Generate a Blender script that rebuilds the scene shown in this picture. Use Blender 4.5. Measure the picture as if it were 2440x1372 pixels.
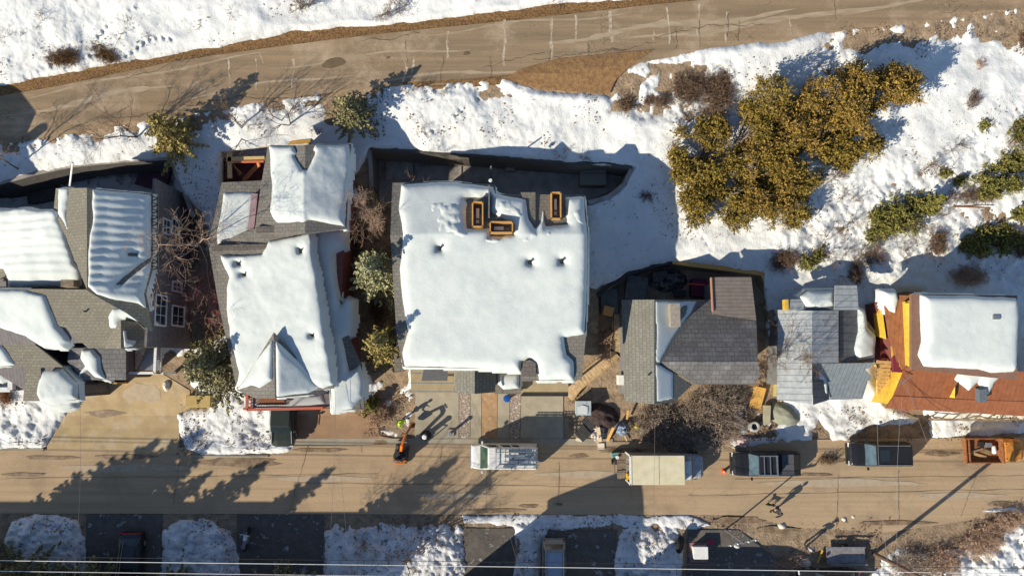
import bpy, bmesh, math, random
import numpy as np
from mathutils import Vector, Matrix

for o in list(bpy.data.objects):
    bpy.data.objects.remove(o)
S = bpy.context.scene
COL = S.collection

# ------------------------------------------------------------------ camera, sky, sun, exposure
CAM_H = 60.0
TILT = math.radians(6.0)
FPX = 1742.0                      # focal length in photograph pixels (photo is 2440 wide)
cam_data = bpy.data.cameras.new("camera")
cam = bpy.data.objects.new("camera", cam_data)
COL.objects.link(cam)
cam.location = (0, 0, CAM_H)
cam.rotation_euler = (TILT, 0, 0)
cam_data.sensor_width = 36.0
cam_data.lens = 36.0 * FPX / 2440.0
cam_data.clip_start = 0.5
cam_data.clip_end = 2000
S.camera = cam

SUN_EL = math.radians(27.0)
SUN_DIR2 = Vector((math.cos(math.radians(38)), math.sin(math.radians(38))))   # way the shadows fall
world = bpy.data.worlds.new("World")
S.world = world
world.use_nodes = True
wn = world.node_tree
sky = wn.nodes.new("ShaderNodeTexSky")
sky.sky_type = 'NISHITA'
sky.sun_disc = False
sky.sun_elevation = SUN_EL
sky.altitude = 2100
sky.air_density = 1.0
sky.dust_density = 0.4
sky.ozone_density = 1.5
# Nishita: rotation 0 puts the sun at +Y, growing clockwise seen from above
sun_vec = Vector((-SUN_DIR2.x * math.cos(SUN_EL), -SUN_DIR2.y * math.cos(SUN_EL), math.sin(SUN_EL)))
sky.sun_rotation = math.atan2(sun_vec.x, sun_vec.y)
bg = wn.nodes["Background"]
bg.inputs[1].default_value = 0.115
wn.links.new(sky.outputs[0], bg.inputs[0])
sl = bpy.data.lights.new("sun", 'SUN')
sl.energy = 5.0
sl.angle = math.radians(0.5)
sl.color = (1.0, 0.90, 0.735)
so = bpy.data.objects.new("sun", sl)
COL.objects.link(so)
so.rotation_euler = sun_vec.to_track_quat('Z', 'Y').to_euler()
so.location = (-60, -50, 60)
S.view_settings.view_transform = 'Standard'
S.view_settings.look = 'None'
S.view_settings.exposure = 0.42
S.view_settings.gamma = 1.0

rng = np.random.default_rng(7)
random.seed(7)

# ------------------------------------------------------------------ pixel <-> world
ct, st = math.cos(TILT), math.sin(TILT)
def ray(u, v):
    a = (np.asarray(u, float) - 1220.0) / FPX
    b = -(np.asarray(v, float) - 686.0) / FPX
    return a, b * ct + st, b * st - ct          # Rx(tilt) * (a, b, -1)
def PN(u, v, z):
    dx, dy, dz = ray(u, v)
    t = (np.asarray(z, float) - CAM_H) / dz
    return np.stack([dx * t, dy * t, CAM_H + dz * t], -1)
def P(u, v, z):
    p = PN(u, v, z)
    return Vector((float(p[0]), float(p[1]), float(p[2])))

# ------------------------------------------------------------------ noise and polygons
class Noise:
    def __init__(s, seed, n=256):
        s.t = np.random.default_rng(seed).random((n, n)); s.n = n
    def at(s, x, y):
        x = np.asarray(x, float); y = np.asarray(y, float)
        xi = np.floor(x).astype(int); yi = np.floor(y).astype(int)
        fx = x - xi; fy = y - yi
        fx = fx * fx * (3 - 2 * fx); fy = fy * fy * (3 - 2 * fy)
        a = s.t[xi % s.n, yi % s.n]; b = s.t[(xi + 1) % s.n, yi % s.n]
        c = s.t[xi % s.n, (yi + 1) % s.n]; d = s.t[(xi + 1) % s.n, (yi + 1) % s.n]
        return (a * (1 - fx) + b * fx) * (1 - fy) + (c * (1 - fx) + d * fx) * fy * 1.0
    def fbm(s, x, y, o=4):
        r = 0; a = .5; t = 0
        for i in range(o):
            r = r + a * s.at(x * 2 ** i + 17 * i, y * 2 ** i + 31 * i); t += a; a *= .5
        return r / t
NZ = Noise(3); NZ2 = Noise(11); NZ3 = Noise(29)

def sdpoly(u, v, poly):
    """signed distance to a polygon, positive inside"""
    u = np.asarray(u, float); v = np.asarray(v, float)
    best = np.full(u.shape, 1e18); ins = np.zeros(u.shape, bool)
    n = len(poly)
    for i in range(n):
        x0, y0 = poly[i]; x1, y1 = poly[(i + 1) % n]
        ex, ey = x1 - x0, y1 - y0
        l2 = ex * ex + ey * ey + 1e-9
        t = np.clip(((u - x0) * ex + (v - y0) * ey) / l2, 0, 1)
        best = np.minimum(best, (u - x0 - t * ex) ** 2 + (v - y0 - t * ey) ** 2)
        c = (y0 > v) != (y1 > v)
        with np.errstate(divide='ignore', invalid='ignore'):
            xx = (x1 - x0) * (v - y0) / ((y1 - y0) if y1 != y0 else 1e-9) + x0
        ins ^= c & (u < xx)
    d = np.sqrt(best)
    return np.where(ins, d, -d)
def sstep(a, b, x):
    t = np.clip((x - a) / (b - a), 0, 1)
    return t * t * (3 - 2 * t)

# ------------------------------------------------------------------ terrain height
RS = [(-3000, 700), (0, 338), (200, 308), (400, 275), (600, 242), (800, 213), (960, 202), (1150, 190), (1400, 165), (1600, 130),
      (1800, 105), (1900, 92), (2000, 68), (2200, 45), (2440, 12), (5400, -480)]
RN = [(-3000, 600), (0, 226), (150, 200), (300, 168), (420, 142), (620, 114), (800, 90), (1000, 68), (1200, 48), (1400, 26),
      (1560, 8), (1750, -10), (2440, -95), (5400, -620)]
rsx, rsy = np.array(RS, float).T
rnx, rny = np.array(RN, float).T
def road_s(u): return np.interp(u, rsx, rsy)
def road_n(u): return np.interp(u, rnx, rny)
ZR = 7.5
# sunken yards behind the houses: polygon, floor height
COURTS = [
    ([(-400, 520), (0, 440), (170, 398), (405, 380), (440, 470), (470, 520), (470, 620), (420, 690), (-400, 690)], 2.6),
    ([(530, 365), (640, 350), (640, 470), (530, 470)], 2.6),
    ([(885, 356), (1180, 374), (1370, 392), (1500, 402), (1470, 455), (1400, 488), (1380, 560), (900, 560)], 2.4),
    ([(1425, 705), (1500, 655), (1600, 628), (1700, 640), (1815, 658), (1828, 740), (1820, 880), (1425, 880)], 1.0),
]
def hz(u, v):
    u = np.asarray(u, float); v = np.asarray(v, float)
    ys = road_s(u); yn = road_n(u)
    t = np.clip((1000 - v) / (1000 - ys), 0, 1)
    z = ZR * (0.75 * t + 0.25 * t * t)
    # dips between and in front of the houses
    z = np.where(v < yn - 10, ZR + (yn - 10 - v) * 0.011, z)
    z = np.where(v > 1230, -(v - 1230) * 0.0015, z)
    for poly, zc in COURTS:
        s = sdpoly(u, v, poly)
        k = sstep(-3, 5, s)
        z = z * (1 - k) + np.minimum(z, zc) * k
    return z
def G(u, v, dz=0.0):
    return P(u, v, float(hz(u, v)) + dz)

# ------------------------------------------------------------------ object helpers
LOCS = {}
def tag(o, label=None, cat=None, group=None, kind=None):
    if label: o['label'] = label
    if cat: o['category'] = cat
    if group: o['group'] = group
    if kind: o['kind'] = kind
    return o
def thing(name, label, cat, loc=(0, 0, 0), rz=0.0, group=None):
    o = bpy.data.objects.new(name, None)
    COL.objects.link(o)
    o.empty_display_size = 0.3
    o.location = loc; o.rotation_euler = (0, 0, rz)
    tag(o, label, cat, group)
    LOCS[o.name] = Vector(loc)
    return o
def rootloc(o):
    while o.parent: o = o.parent
    return LOCS.get(o.name, Vector((0, 0, 0)))
def link_mesh(name, me, mats, parent=None, smooth=False):
    for m in (mats if isinstance(mats, (list, tuple)) else [mats]):
        me.materials.append(m)
    if smooth:
        me.polygons.foreach_set("use_smooth", [True] * len(me.polygons))
    o = bpy.data.objects.new(name, me)
    COL.objects.link(o)
    if parent is not None: o.parent = parent
    return o
def np_mesh(name, verts, faces, mats, parent=None, smooth=False, local=False, midx=None):
    """verts Nx3 in world, faces Mx3 or Mx4 int array"""
    verts = np.asarray(verts, np.float64)
    if parent is not None and not local:
        verts = verts - np.array(rootloc(parent))
    faces = np.asarray(faces, np.int32)
    me = bpy.data.meshes.new(name)
    nf, k = faces.shape
    me.vertices.add(len(verts)); me.vertices.foreach_set("co", verts.astype(np.float32).ravel())
    me.loops.add(nf * k); me.loops.foreach_set("vertex_index", faces.ravel())
    me.polygons.add(nf)
    me.polygons.foreach_set("loop_start", np.arange(0, nf * k, k, dtype=np.int32))
    if midx is not None: me.polygons.foreach_set("material_index", np.asarray(midx, np.int32))
    me.update(calc_edges=True)
    return link_mesh(name, me, mats, parent, smooth)

class MB:
    def __init__(s): s.v = []; s.f = []; s.m = []; s.mi = 0
    def add(s, vs, fs):
        b = len(s.v)
        s.v += [tuple(x) for x in vs]
        for f in fs: s.f.append([b + i for i in f]); s.m.append(s.mi)
        return s
    def box(s, c, d, rz=0.0, M=None):
        x, y, z = d[0] / 2, d[1] / 2, d[2] / 2
        vs = [Vector(p) for p in ((-x, -y, -z), (x, -y, -z), (x, y, -z), (-x, y, -z), (-x, -y, z), (x, -y, z), (x, y, z), (-x, y, z))]
        R = M if M is not None else Matrix.Rotation(rz, 3, 'Z')
        c = Vector(c)
        return s.add([R @ p + c for p in vs], [(3, 2, 1, 0), (4, 5, 6, 7), (0, 1, 5, 4), (1, 2, 6, 5), (2, 3, 7, 6), (3, 0, 4, 7)])
    def prism(s, top, bot):
        n = len(top)
        # make sure the ring runs counter-clockwise seen from above
        a = sum(top[i][0] * top[(i + 1) % n][1] - top[(i + 1) % n][0] * top[i][1] for i in range(n))
        if a < 0: top = top[::-1]; bot = bot[::-1]
        fs = [tuple(range(n)), tuple(range(2 * n - 1, n - 1, -1))]
        for i in range(n):
            j = (i + 1) % n
            fs.append((j, i, n + i, n + j))
        return s.add(list(top) + list(bot), fs)
    def bar(s, a, b, w, h=None):
        """rectangular bar from a to b"""
        a = Vector(a); b = Vector(b); d = b - a; L = d.length
        if L < 1e-5: return s
        q = d.to_track_quat('X', 'Z').to_matrix()
        return s.box((a + b) / 2, (L, w, h or w), M=q)
    def tube(s, a, b, r0, r1=None, n=8, cap=True):
        a = Vector(a); b = Vector(b); r1 = r0 if r1 is None else r1
        d = (b - a)
        if d.length < 1e-6: return s
        q = d.to_track_quat('Z', 'X').to_matrix()
        vs = []
        for c, r in ((a, r0), (b, r1)):
            for i in range(n):
                t = 2 * math.pi * i / n
                vs.append(c + q @ Vector((r * math.cos(t), r * math.sin(t), 0)))
        fs = [(i, (i + 1) % n, n + (i + 1) % n, n + i) for i in range(n)]
        if cap: fs += [tuple(range(n - 1, -1, -1)), tuple(range(n, 2 * n))]
        return s.add(vs, fs)
    def lathe(s, c, prof, n=16, M=None):
        c = Vector(c); vs = []; fs = []
        for (r, z) in prof:
            for i in range(n):
                t = 2 * math.pi * i / n
                p = Vector((r * math.cos(t), r * math.sin(t), z))
                vs.append(c + (M @ p if M is not None else p))
        k = len(prof)
        for j in range(k - 1):
            for i in range(n):
                a = j * n + i; b = j * n + (i + 1) % n
                fs.append((a, b, b + n, a + n))
        fs.append(tuple(range(n - 1, -1, -1))); fs.append(tuple((k - 1) * n + i for i in range(n)))
        return s.add(vs, fs)
    def build(s, name, mats, parent=None, smooth=False, local=False, bevel=0.0, world=False):
        off = Vector((0, 0, 0))
        if parent is not None and not local: off = rootloc(parent)
        me = bpy.data.meshes.new(name)
        me.from_pydata([(x[0] - off.x, x[1] - off.y, x[2] - off.z) for x in s.v], [], s.f)
        if max(s.m or [0]) > 0: me.polygons.foreach_set("material_index", s.m)
        me.update()
        o = link_mesh(name, me, mats, parent, smooth)
        if bevel > 0:
            b = o.modifiers.new("bevel", 'BEVEL'); b.width = bevel; b.segments = 2; b.limit_method = 'ANGLE'; b.angle_limit = math.radians(35)
        return o

# ------------------------------------------------------------------ materials
MATS = {}
def mat(name, c1, c2=None, scale=4.0, rough=0.8, detail=5, bump=0.0, bscale=None, metallic=0.0, lo=0.35, hi=0.65, spec=0.3,
        island=0.0, stretch=None, c3=None, scale3=1.0, lo3=.55, hi3=.7, sss=0):
    if name in MATS: return MATS[name]
    m = bpy.data.materials.new(name); m.use_nodes = True
    nt = m.node_tree; N = nt.nodes; Lk = nt.links
    b = N["Principled BSDF"]
    b.inputs["Roughness"].default_value = rough
    b.inputs["Metallic"].default_value = metallic
    b.inputs["Specular IOR Level"].default_value = spec
    def col(c): return (c[0], c[1], c[2], 1.0)
    b.inputs["Base Color"].default_value = col(c1)
    tc = N.new("ShaderNodeTexCoord"); vec = tc.outputs["Object"]
    if stretch:
        mp = N.new("ShaderNodeMapping"); mp.inputs["Scale"].default_value = stretch
        Lk.new(vec, mp.inputs[0]); vec = mp.outputs[0]
    out = None
    if c2 is not None:
        nz = N.new("ShaderNodeTexNoise"); nz.inputs["Scale"].default_value = scale; nz.inputs["Detail"].default_value = detail
        nz.inputs["Roughness"].default_value = 0.62
        Lk.new(vec, nz.inputs["Vector"])
        r = N.new("ShaderNodeMapRange"); r.inputs[1].default_value = lo; r.inputs[2].default_value = hi
        Lk.new(nz.outputs["Fac"], r.inputs[0])
        fac = r.outputs[0]
        if island > 0:
            g = N.new("ShaderNodeNewGeometry")
            ad = N.new("ShaderNodeMix"); ad.data_type = 'FLOAT'; ad.inputs[0].default_value = island
            Lk.new(fac, ad.inputs[2]); Lk.new(g.outputs["Random Per Island"], ad.inputs[3]); fac = ad.outputs[0]
        mx = N.new("ShaderNodeMix"); mx.data_type = 'RGBA'
        mx.inputs[6].default_value = col(c1); mx.inputs[7].default_value = col(c2)
        Lk.new(fac, mx.inputs[0]); out = mx.outputs[2]
        if c3 is not None:
            n3 = N.new("ShaderNodeTexNoise"); n3.inputs["Scale"].default_value = scale3; n3.inputs["Detail"].default_value = 6
            n3.inputs["Roughness"].default_value = 0.65
            Lk.new(tc.outputs["Object"], n3.inputs["Vector"])
            r3 = N.new("ShaderNodeMapRange"); r3.inputs[1].default_value = lo3; r3.inputs[2].default_value = hi3
            Lk.new(n3.outputs["Fac"], r3.inputs[0])
            m3 = N.new("ShaderNodeMix"); m3.data_type = 'RGBA'; m3.inputs[7].default_value = col(c3)
            Lk.new(r3.outputs[0], m3.inputs[0]); Lk.new(out, m3.inputs[6]); out = m3.outputs[2]
        Lk.new(out, b.inputs["Base Color"])
    if bump > 0:
        bz = N.new("ShaderNodeTexNoise"); bz.inputs["Scale"].default_value = bscale or scale * 2; bz.inputs["Detail"].default_value = 6
        Lk.new(vec, bz.inputs["Vector"])
        bp = N.new("ShaderNodeBump"); bp.inputs["Strength"].default_value = 1.0; bp.inputs["Distance"].default_value = bump
        Lk.new(bz.outputs["Fac"], bp.inputs["Height"]); Lk.new(bp.outputs[0], b.inputs["Normal"])
    MATS[name] = m
    m["out"] = 0
    return m
def nodes_of(m): return m.node_tree.nodes, m.node_tree.links, m.node_tree.nodes["Principled BSDF"]
def multiply_color(m, fac_socket, dark):
    """darken the present base colour towards dark by a factor"""
    N, Lk, b = nodes_of(m)
    mx = N.new("ShaderNodeMix"); mx.data_type = 'RGBA'
    mx.inputs[7].default_value = (*dark, 1)
    src = b.inputs["Base Color"]
    if src.is_linked:
        s = src.links[0].from_socket; Lk.new(s, mx.inputs[6])
    else: mx.inputs[6].default_value = src.default_value
    Lk.new(fac_socket, mx.inputs[0]); Lk.new(mx.outputs[2], src)
    return mx
def shingle(name, c1, c2, rot=0.0, row=0.28, c3=None):
    m = mat(name, c1, c2, scale=9, rough=.9, bump=.012, bscale=30, lo=.3, hi=.7, c3=c3, scale3=.6, lo3=.45, hi3=.75)
    N, Lk, b = nodes_of(m)
    tc = N.new("ShaderNodeTexCoord"); mp = N.new("ShaderNodeMapping"); mp.inputs["Rotation"].default_value = (0, 0, rot)
    br = N.new("ShaderNodeTexBrick"); br.inputs["Scale"].default_value = 1.0
    br.inputs["Brick Width"].default_value = row * 1.6; br.inputs["Row Height"].default_value = row
    br.inputs["Mortar Size"].default_value = row * .12; br.inputs["Mortar Smooth"].default_value = .6
    br.inputs["Color1"].default_value = (0, 0, 0, 1); br.inputs["Color2"].default_value = (.45, .45, .45, 1); br.inputs["Mortar"].default_value = (1, 1, 1, 1)
    Lk.new(tc.outputs["Object"], mp.inputs[0]); Lk.new(mp.outputs[0], br.inputs["Vector"])
    sc = N.new("ShaderNodeMath"); sc.operation = 'MULTIPLY'; sc.inputs[1].default_value = .7
    Lk.new(br.outputs["Color"], sc.inputs[0])
    multiply_color(m, sc.outputs[0], tuple(x * .35 for x in c1))
    return m
def seams(name, c1, c2, rot=0.0, pitch=.5, depth=.04, rough=.4, metallic=.3, dark=.45):
    """sheet material with narrow straight joints"""
    m = mat(name, c1, c2, scale=2.5, rough=rough, metallic=metallic)
    N, Lk, b = nodes_of(m)
    tc = N.new("ShaderNodeTexCoord"); mp = N.new("ShaderNodeMapping"); mp.inputs["Rotation"].default_value = (0, 0, rot)
    sx = N.new("ShaderNodeSeparateXYZ"); Lk.new(tc.outputs["Object"], mp.inputs[0]); Lk.new(mp.outputs[0], sx.inputs[0])
    dv = N.new("ShaderNodeMath"); dv.operation = 'DIVIDE'; dv.inputs[1].default_value = pitch; Lk.new(sx.outputs[0], dv.inputs[0])
    fr = N.new("ShaderNodeMath"); fr.operation = 'FRACT'; Lk.new(dv.outputs[0], fr.inputs[0])
    gt = N.new("ShaderNodeMath"); gt.operation = 'LESS_THAN'; gt.inputs[1].default_value = .14; Lk.new(fr.outputs[0], gt.inputs[0])
    sc = N.new("ShaderNodeMath"); sc.operation = 'MULTIPLY'; sc.inputs[1].default_value = dark; Lk.new(gt.outputs[0], sc.inputs[0])
    multiply_color(m, sc.outputs[0], tuple(x * .3 for x in c1))
    return m

M_SNOW = mat("snow", (.595, .635, .61), (.49, .53, .52), scale=.8, rough=.75, bump=.012, bscale=9, lo=.42, hi=.8, spec=.2)
M_SNOWG = mat("ground_snow", (.69, .705, .69), (.58, .59, .575), scale=.8, rough=.8, bump=.035, bscale=9, lo=.45, hi=.8, spec=.2,
              c3=(.36, .30, .23), scale3=2.6, lo3=.60, hi3=.72)
M_BANK = mat("dirty_snowbank", (.66, .67, .68), (.42, .41, .40), scale=.9, rough=.85, bump=.05, bscale=7, lo=.45, hi=.7, spec=.2,
              c3=(.12, .10, .08), scale3=2.2, lo3=.57, hi3=.66)
M_DIRT = mat("dirt", (.35, .255, .165), (.17, .125, .085), scale=1.6, rough=.95, bump=.08, bscale=6, c3=(.30, .22, .14), scale3=5, lo3=.5, hi3=.68)
M_GRAVEL = mat("brown_gravel", (.26, .15, .06), (.10, .055, .025), scale=7, rough=.95, bump=.06, bscale=12, lo=.38, hi=.62)
M_CONC = mat("concrete", (.36, .32, .235), (.28, .25, .19), scale=1.2, rough=.85, bump=.004, bscale=25, c3=(.22, .19, .14), scale3=.8, lo3=.6, hi3=.8)
M_CONC_TAN = mat("tan_concrete", (.44, .33, .18), (.34, .25, .135), scale=.8, rough=.85, bump=.004, bscale=25, c3=(.46, .38, .27), scale3=.7, lo3=.5, hi3=.68)
M_CONC_RED = mat("red_concrete", (.34, .215, .125), (.27, .17, .10), scale=.9, rough=.85, bump=.004, bscale=25, c3=(.37, .27, .17), scale3=.7, lo3=.55, hi3=.7)
M_CONC_GREY = mat("grey_concrete", (.36, .325, .29), (.22, .20, .18), scale=1.1, rough=.85, c3=(.3, .29, .28), scale3=1.6, lo3=.6, hi3=.7)
M_WOOD = mat("timber", (.50, .33, .15), (.36, .22, .09), scale=3, rough=.75, stretch=(1, 6, 1))
M_WOODO = mat("orange_timber", (.60, .34, .10), (.46, .25, .07), scale=5, rough=.6)
M_WOODG = mat("weathered_timber", (.27, .21, .15), (.17, .13, .09), scale=4, rough=.85)
M_WHITE = mat("white_paint", (.78, .78, .74), (.66, .66, .62), scale=4, rough=.5)
M_GLASS = mat("dark_glass", (.02, .03, .035), rough=.08, spec=.8)
M_METAL = mat("grey_metal", (.33, .34, .35), (.24, .25, .26), scale=5, rough=.45, metallic=.5)
M_BLACK = mat("black_plastic", (.02, .02, .021), (.035, .035, .036), scale=6, rough=.6)
M_RUBBER = mat("rubber", (.018, .018, .018), rough=.9)
M_BARK = mat("bark", (.17, .12, .085), (.09, .065, .05), scale=12, rough=.9)
M_TWIG = mat("pale_twigs", (.55, .38, .26), (.36, .24, .17), scale=6, rough=.9)
M_TWIGR = mat("red_twigs", (.50, .19, .16), (.30, .11, .11), scale=6, rough=.9)
M_TWIGB = mat("brown_twigs", (.23, .15, .095), (.13, .085, .055), scale=3, rough=.95)
M_CABLE = mat("cable", (.5, .5, .48), rough=.5)
# ================================================================== THE SETTING
def axis(lo, hi, step, far_lo, far_hi):
    mid = np.arange(lo, hi + step, step, dtype=float)
    a = lo - np.cumsum(step * 1.35 ** np.arange(1, 26)); a = a[a > far_lo]
    b = hi + np.cumsum(step * 1.35 ** np.arange(1, 26)); b = b[b < far_hi]
    return np.concatenate([[far_lo], a[::-1], mid, b, [far_hi]])
def grid_faces(nu, nv, keep=None):
    i, j = np.meshgrid(np.arange(nu - 1), np.arange(nv - 1), indexing='ij')
    a = i * nv + j
    f = np.stack([a, a + 1, a + nv + 1, a + nv], -1)
    if keep is not None: f = f[keep]
    return f.reshape(-1, 4)

# bare (cleared) ground: everything here has its snow gone.  polygon, softness of the edge
STREET = [(-3000, 1076), (0, 1072), (100, 1068), (112, 1062), (175, 960), (215, 915), (300, 893), (385, 893), (400, 905), (445, 935), (462, 950),
          (515, 938), (515, 968), (470, 975), (420, 985), (430, 1035), (445, 1068), (480, 1084), (640, 1084), (690, 1070), (680, 1055), (655, 1035), (652, 970), (885, 970),
          (900, 1035), (940, 1045), (985, 1040), (985, 930), (1355, 935), (1370, 950), (1460, 925), (1480, 860), (1465, 800), (1440, 720), (1490, 700),
          (1500, 960), (1640, 915), (1750, 915), (1740, 1000), (1735, 1040), (1745, 1066), (1935, 1048), (1950, 1000), (1985, 1050),
          (2020, 1050), (2070, 1012), (2175, 1010), (2212, 985), (2218, 1045), (2290, 1040), (2440, 1030), (5400, 1030),
          (5400, 1240), (2440, 1205), (2350, 1210), (2300, 1240), (2110, 1265), (1900, 1252), (1830, 1225), (1700, 1222), (1600, 1222),
          (1100, 1226), (900, 1228), (0, 1228), (-3000, 1228)]
UPROAD_SNOWFREE = [(u, float(road_n(u)) - 20 - 6 * math.sin(u / 90)) for u in range(-2600, 5001, 100)] + \
                  [(u, float(road_s(u)) + (16 if 1220 < u < 1460 else 0)) for u in range(5000, -2601, -60)]
DIRT_PATCH = [(1205, 186), (1240, 165), (1330, 140), (1560, 118), (1500, 160), (1468, 190), (1452, 224), (1300, 214), (1250, 205), (1225, 192)]
BARE = [STREET, UPROAD_SNOWFREE, DIRT_PATCH,
        [(840, 420), (885, 360), (1370, 392), (1510, 400), (1475, 455), (1400, 490), (1390, 560), (960, 560), (935, 600), (880, 560)],
        [(1425, 700), (1500, 650), (1600, 622), (1815, 655), (1822, 700), (1812, 800), (1800, 900), (1780, 960), (1425, 960)],
        [(528, 365), (560, 395), (632, 400), (632, 440), (528, 440)],
        [(240, 396), (402, 380), (420, 450), (330, 450), (240, 440)],
        [(395, 480), (440, 470), (480, 505), (520, 620), (540, 800), (490, 830), (400, 800)],
        [(2080, 700), (2200, 690), (2200, 1000), (2110, 960), (2080, 900)],
        ]
# lots below the street: bare asphalt with ploughed snow banks
SOUTHLINE = 1222
BANKS = [
    ([(25, 1240), (90, 1228), (180, 1240), (205, 1290), (205, 1420), (60, 1420), (45, 1320), (15, 1290)], .8),
    ([(395, 1262), (430, 1240), (505, 1232), (555, 1262), (572, 1320), (560, 1420), (385, 1420), (378, 1330)], .9),
    ([(770, 1262), (800, 1245), (1090, 1245), (1110, 1262), (1100, 1420), (765, 1420), (775, 1330)], .8),
    ([(1228, 1248), (1285, 1236), (1308, 1258), (1285, 1300), (1285, 1420), (1218, 1420), (1232, 1330)], .6),
    ([(1480, 1258), (1560, 1245), (1620, 1250), (1632, 1300), (1628, 1420), (1455, 1420), (1462, 1330)], .8),
    ([(2090, 1322), (2140, 1300), (2250, 1312), (2330, 1285), (2460, 1235), (2600, 1420), (2060, 1420)], .6),
    ([(-1200, 1240), (-30, 1240), (-60, 1500), (-1200, 1500)], .6),
    ([(2450, 1250), (3800, 1260), (3800, 1500), (2450, 1500)], .6),
]
# patchy zones: thin broken snow over dirt.  polygon, share of cover lost
PATCHY = [
    ([(-50, 955), (110, 955), (110, 1072), (-50, 1072)], .30),
    ([(1800, 720), (1860, 720), (1850, 960), (1780, 960)], .45),
    ([(380, 830), (465, 830), (465, 945), (380, 945)], .55),
    ([(880, 850), (960, 850), (990, 1045), (880, 1045)], .5),
    ([(800, 500), (900, 480), (960, 600), (960, 900), (820, 880)], .85),
    ([(1395, 690), (1490, 690), (1490, 960), (1350, 960), (1390, 850)], .75),
    ([(1640, 915), (1850, 860), (1850, 1045), (1640, 1045)], .45),
    ([(2000, 960), (2210, 985), (2210, 1045), (1790, 1052), (1790, 965)], .22),
    ([(2210, 990), (2440, 990), (2440, 1045), (2210, 1045)], .2),
    ([(410, 930), (620, 930), (660, 1080), (420, 1085)], .18),
    ([(1460, 130), (1760, 150), (1720, 330), (1460, 260)], .5),
    ([(760, 205), (1500, 175), (1500, 225), (1200, 225), (760, 240)], .34),
    ([(2000, 40), (2500, 0), (2500, 90), (1950, 130)], .45),
    ([(-50, 320), (900, 205), (900, 235), (500, 300), (-50, 365)], .42),
    ([(1950, 430), (2500, 330), (2500, 680), (1800, 640)], .34),
    ([(0, 430), (240, 400), (240, 500), (0, 500)], .3),
    ([(340, 180), (350, 100), (100, 100), (0, 200), (200, 190)], .12),
    ([(2080, 1290), (2460, 1200), (2460, 1400), (2080, 1400)], .36),
    ([(1450, 1240), (1640, 1240), (1640, 1400), (1450, 1400)], .32),
    ([(370, 1240), (580, 1240), (470, 1400), (370, 1400)], .3),
    ([(760, 1240), (1110, 1240), (1110, 1290), (760, 1290)], .4),
]
def snow_depth(u, v, xw, yw):
    wob = (NZ.fbm(xw * .55, yw * .55) - .5) * 26 + (NZ2.fbm(xw * 2.6, yw * 2.6) - .5) * 9
    bare = np.full(u.shape, -1e9)
    for p in BARE:
        bare = np.maximum(bare, sdpoly(u, v, p))
    d = -bare + wob * .55                                   # px outside the bare zones
    T = .30 * (1 - np.exp(-np.clip(d, 0, None) / 14)) + .02
    T = np.where(d < 0, np.maximum(-.5, d * .04), T)
    # ploughed berm along the cleared edges
    T += .16 * np.exp(-((d - 12) / 9.0) ** 2) * (NZ3.fbm(xw * .9, yw * .9) + .1)
    # rolling hillside and wind texture
    big = (NZ3.fbm(xw * .16, yw * .16) - .5) * .9 + (NZ.fbm(xw * .45, yw * .6) - .5) * .42
    T += np.where(d > 0, sstep(0, 40, d) * big, 0)
    lively = sstep(.42, .62, NZ.fbm(xw * .12 + 40, yw * .12, 3))
    T += np.where(d > 0, (NZ2.fbm(xw * 1.4, yw * 1.1) - .5) * (.05 + .10 * lively) + (NZ3.fbm(xw * 5, yw * 5) - .5) * (.01 + .05 * lively), 0)
    # trodden trails and slide marks
    for k_, (a_, b_) in enumerate((((40, 215), (330, 20)), ((200, 150), (420, 90)), ((1000, 330), (1180, 215)), ((2090, 470), (2440, 250)), ((1560, 470), (1760, 640)))):
        ex_, ey_ = b_[0] - a_[0], b_[1] - a_[1]; l_ = math.hypot(ex_, ey_)
        t_ = np.clip(((u - a_[0]) * ex_ + (v - a_[1]) * ey_) / l_ ** 2, 0, 1)
        dd = np.hypot(u - a_[0] - t_ * ex_, v - a_[1] - t_ * ey_ + 12 * np.sin(t_ * 9 + k_))
        T -= np.where(d > 0, .16 * np.exp(-(dd / 5) ** 2) * (np.sin(t_ * l_ / 2.6) > 0), 0)
    # south lots
    south = v > SOUTHLINE - 2
    Ts = np.full(u.shape, -.25)
    for p, h in BANKS:
        s = sdpoly(u, v, p) + wob * .8
        hh = h * .75 * (1 - np.exp(-np.clip(s, 0, None) / 22)) + np.where(s > 0, (NZ2.fbm(xw * 1.7, yw * 1.7) - .45) * .5 + (NZ.fbm(xw * 4, yw * 4) - .5) * .22, 0)
        Ts = np.maximum(Ts, np.where(s > 0, hh, np.maximum(-.25, s * .03)))
    strip = sdpoly(u, v, [(1100, 1226), (1640, 1226), (1700, 1250), (1640, 1262), (1470, 1258), (1330, 1262), (1240, 1250), (1100, 1250)]) + wob * .6
    Ts = np.maximum(Ts, np.where(strip > 0, .2 * (1 - np.exp(-strip / 8)) , -.25))
    k = (v > 1226)
    T = np.where(south, Ts, T)
    for p, loss in PATCHY:
        s = sdpoly(u, v, p)
        k = sstep(-25, 25, s + wob)
        n = NZ2.fbm(xw * 1.5 + 9, yw * 1.5, 5) * .65 + NZ3.fbm(xw * .5, yw * .5) * .35
        T = T - k * np.clip(loss + .28 - n + .1, 0, 1) * 1.5 * (.25 + loss)
    return T

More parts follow.
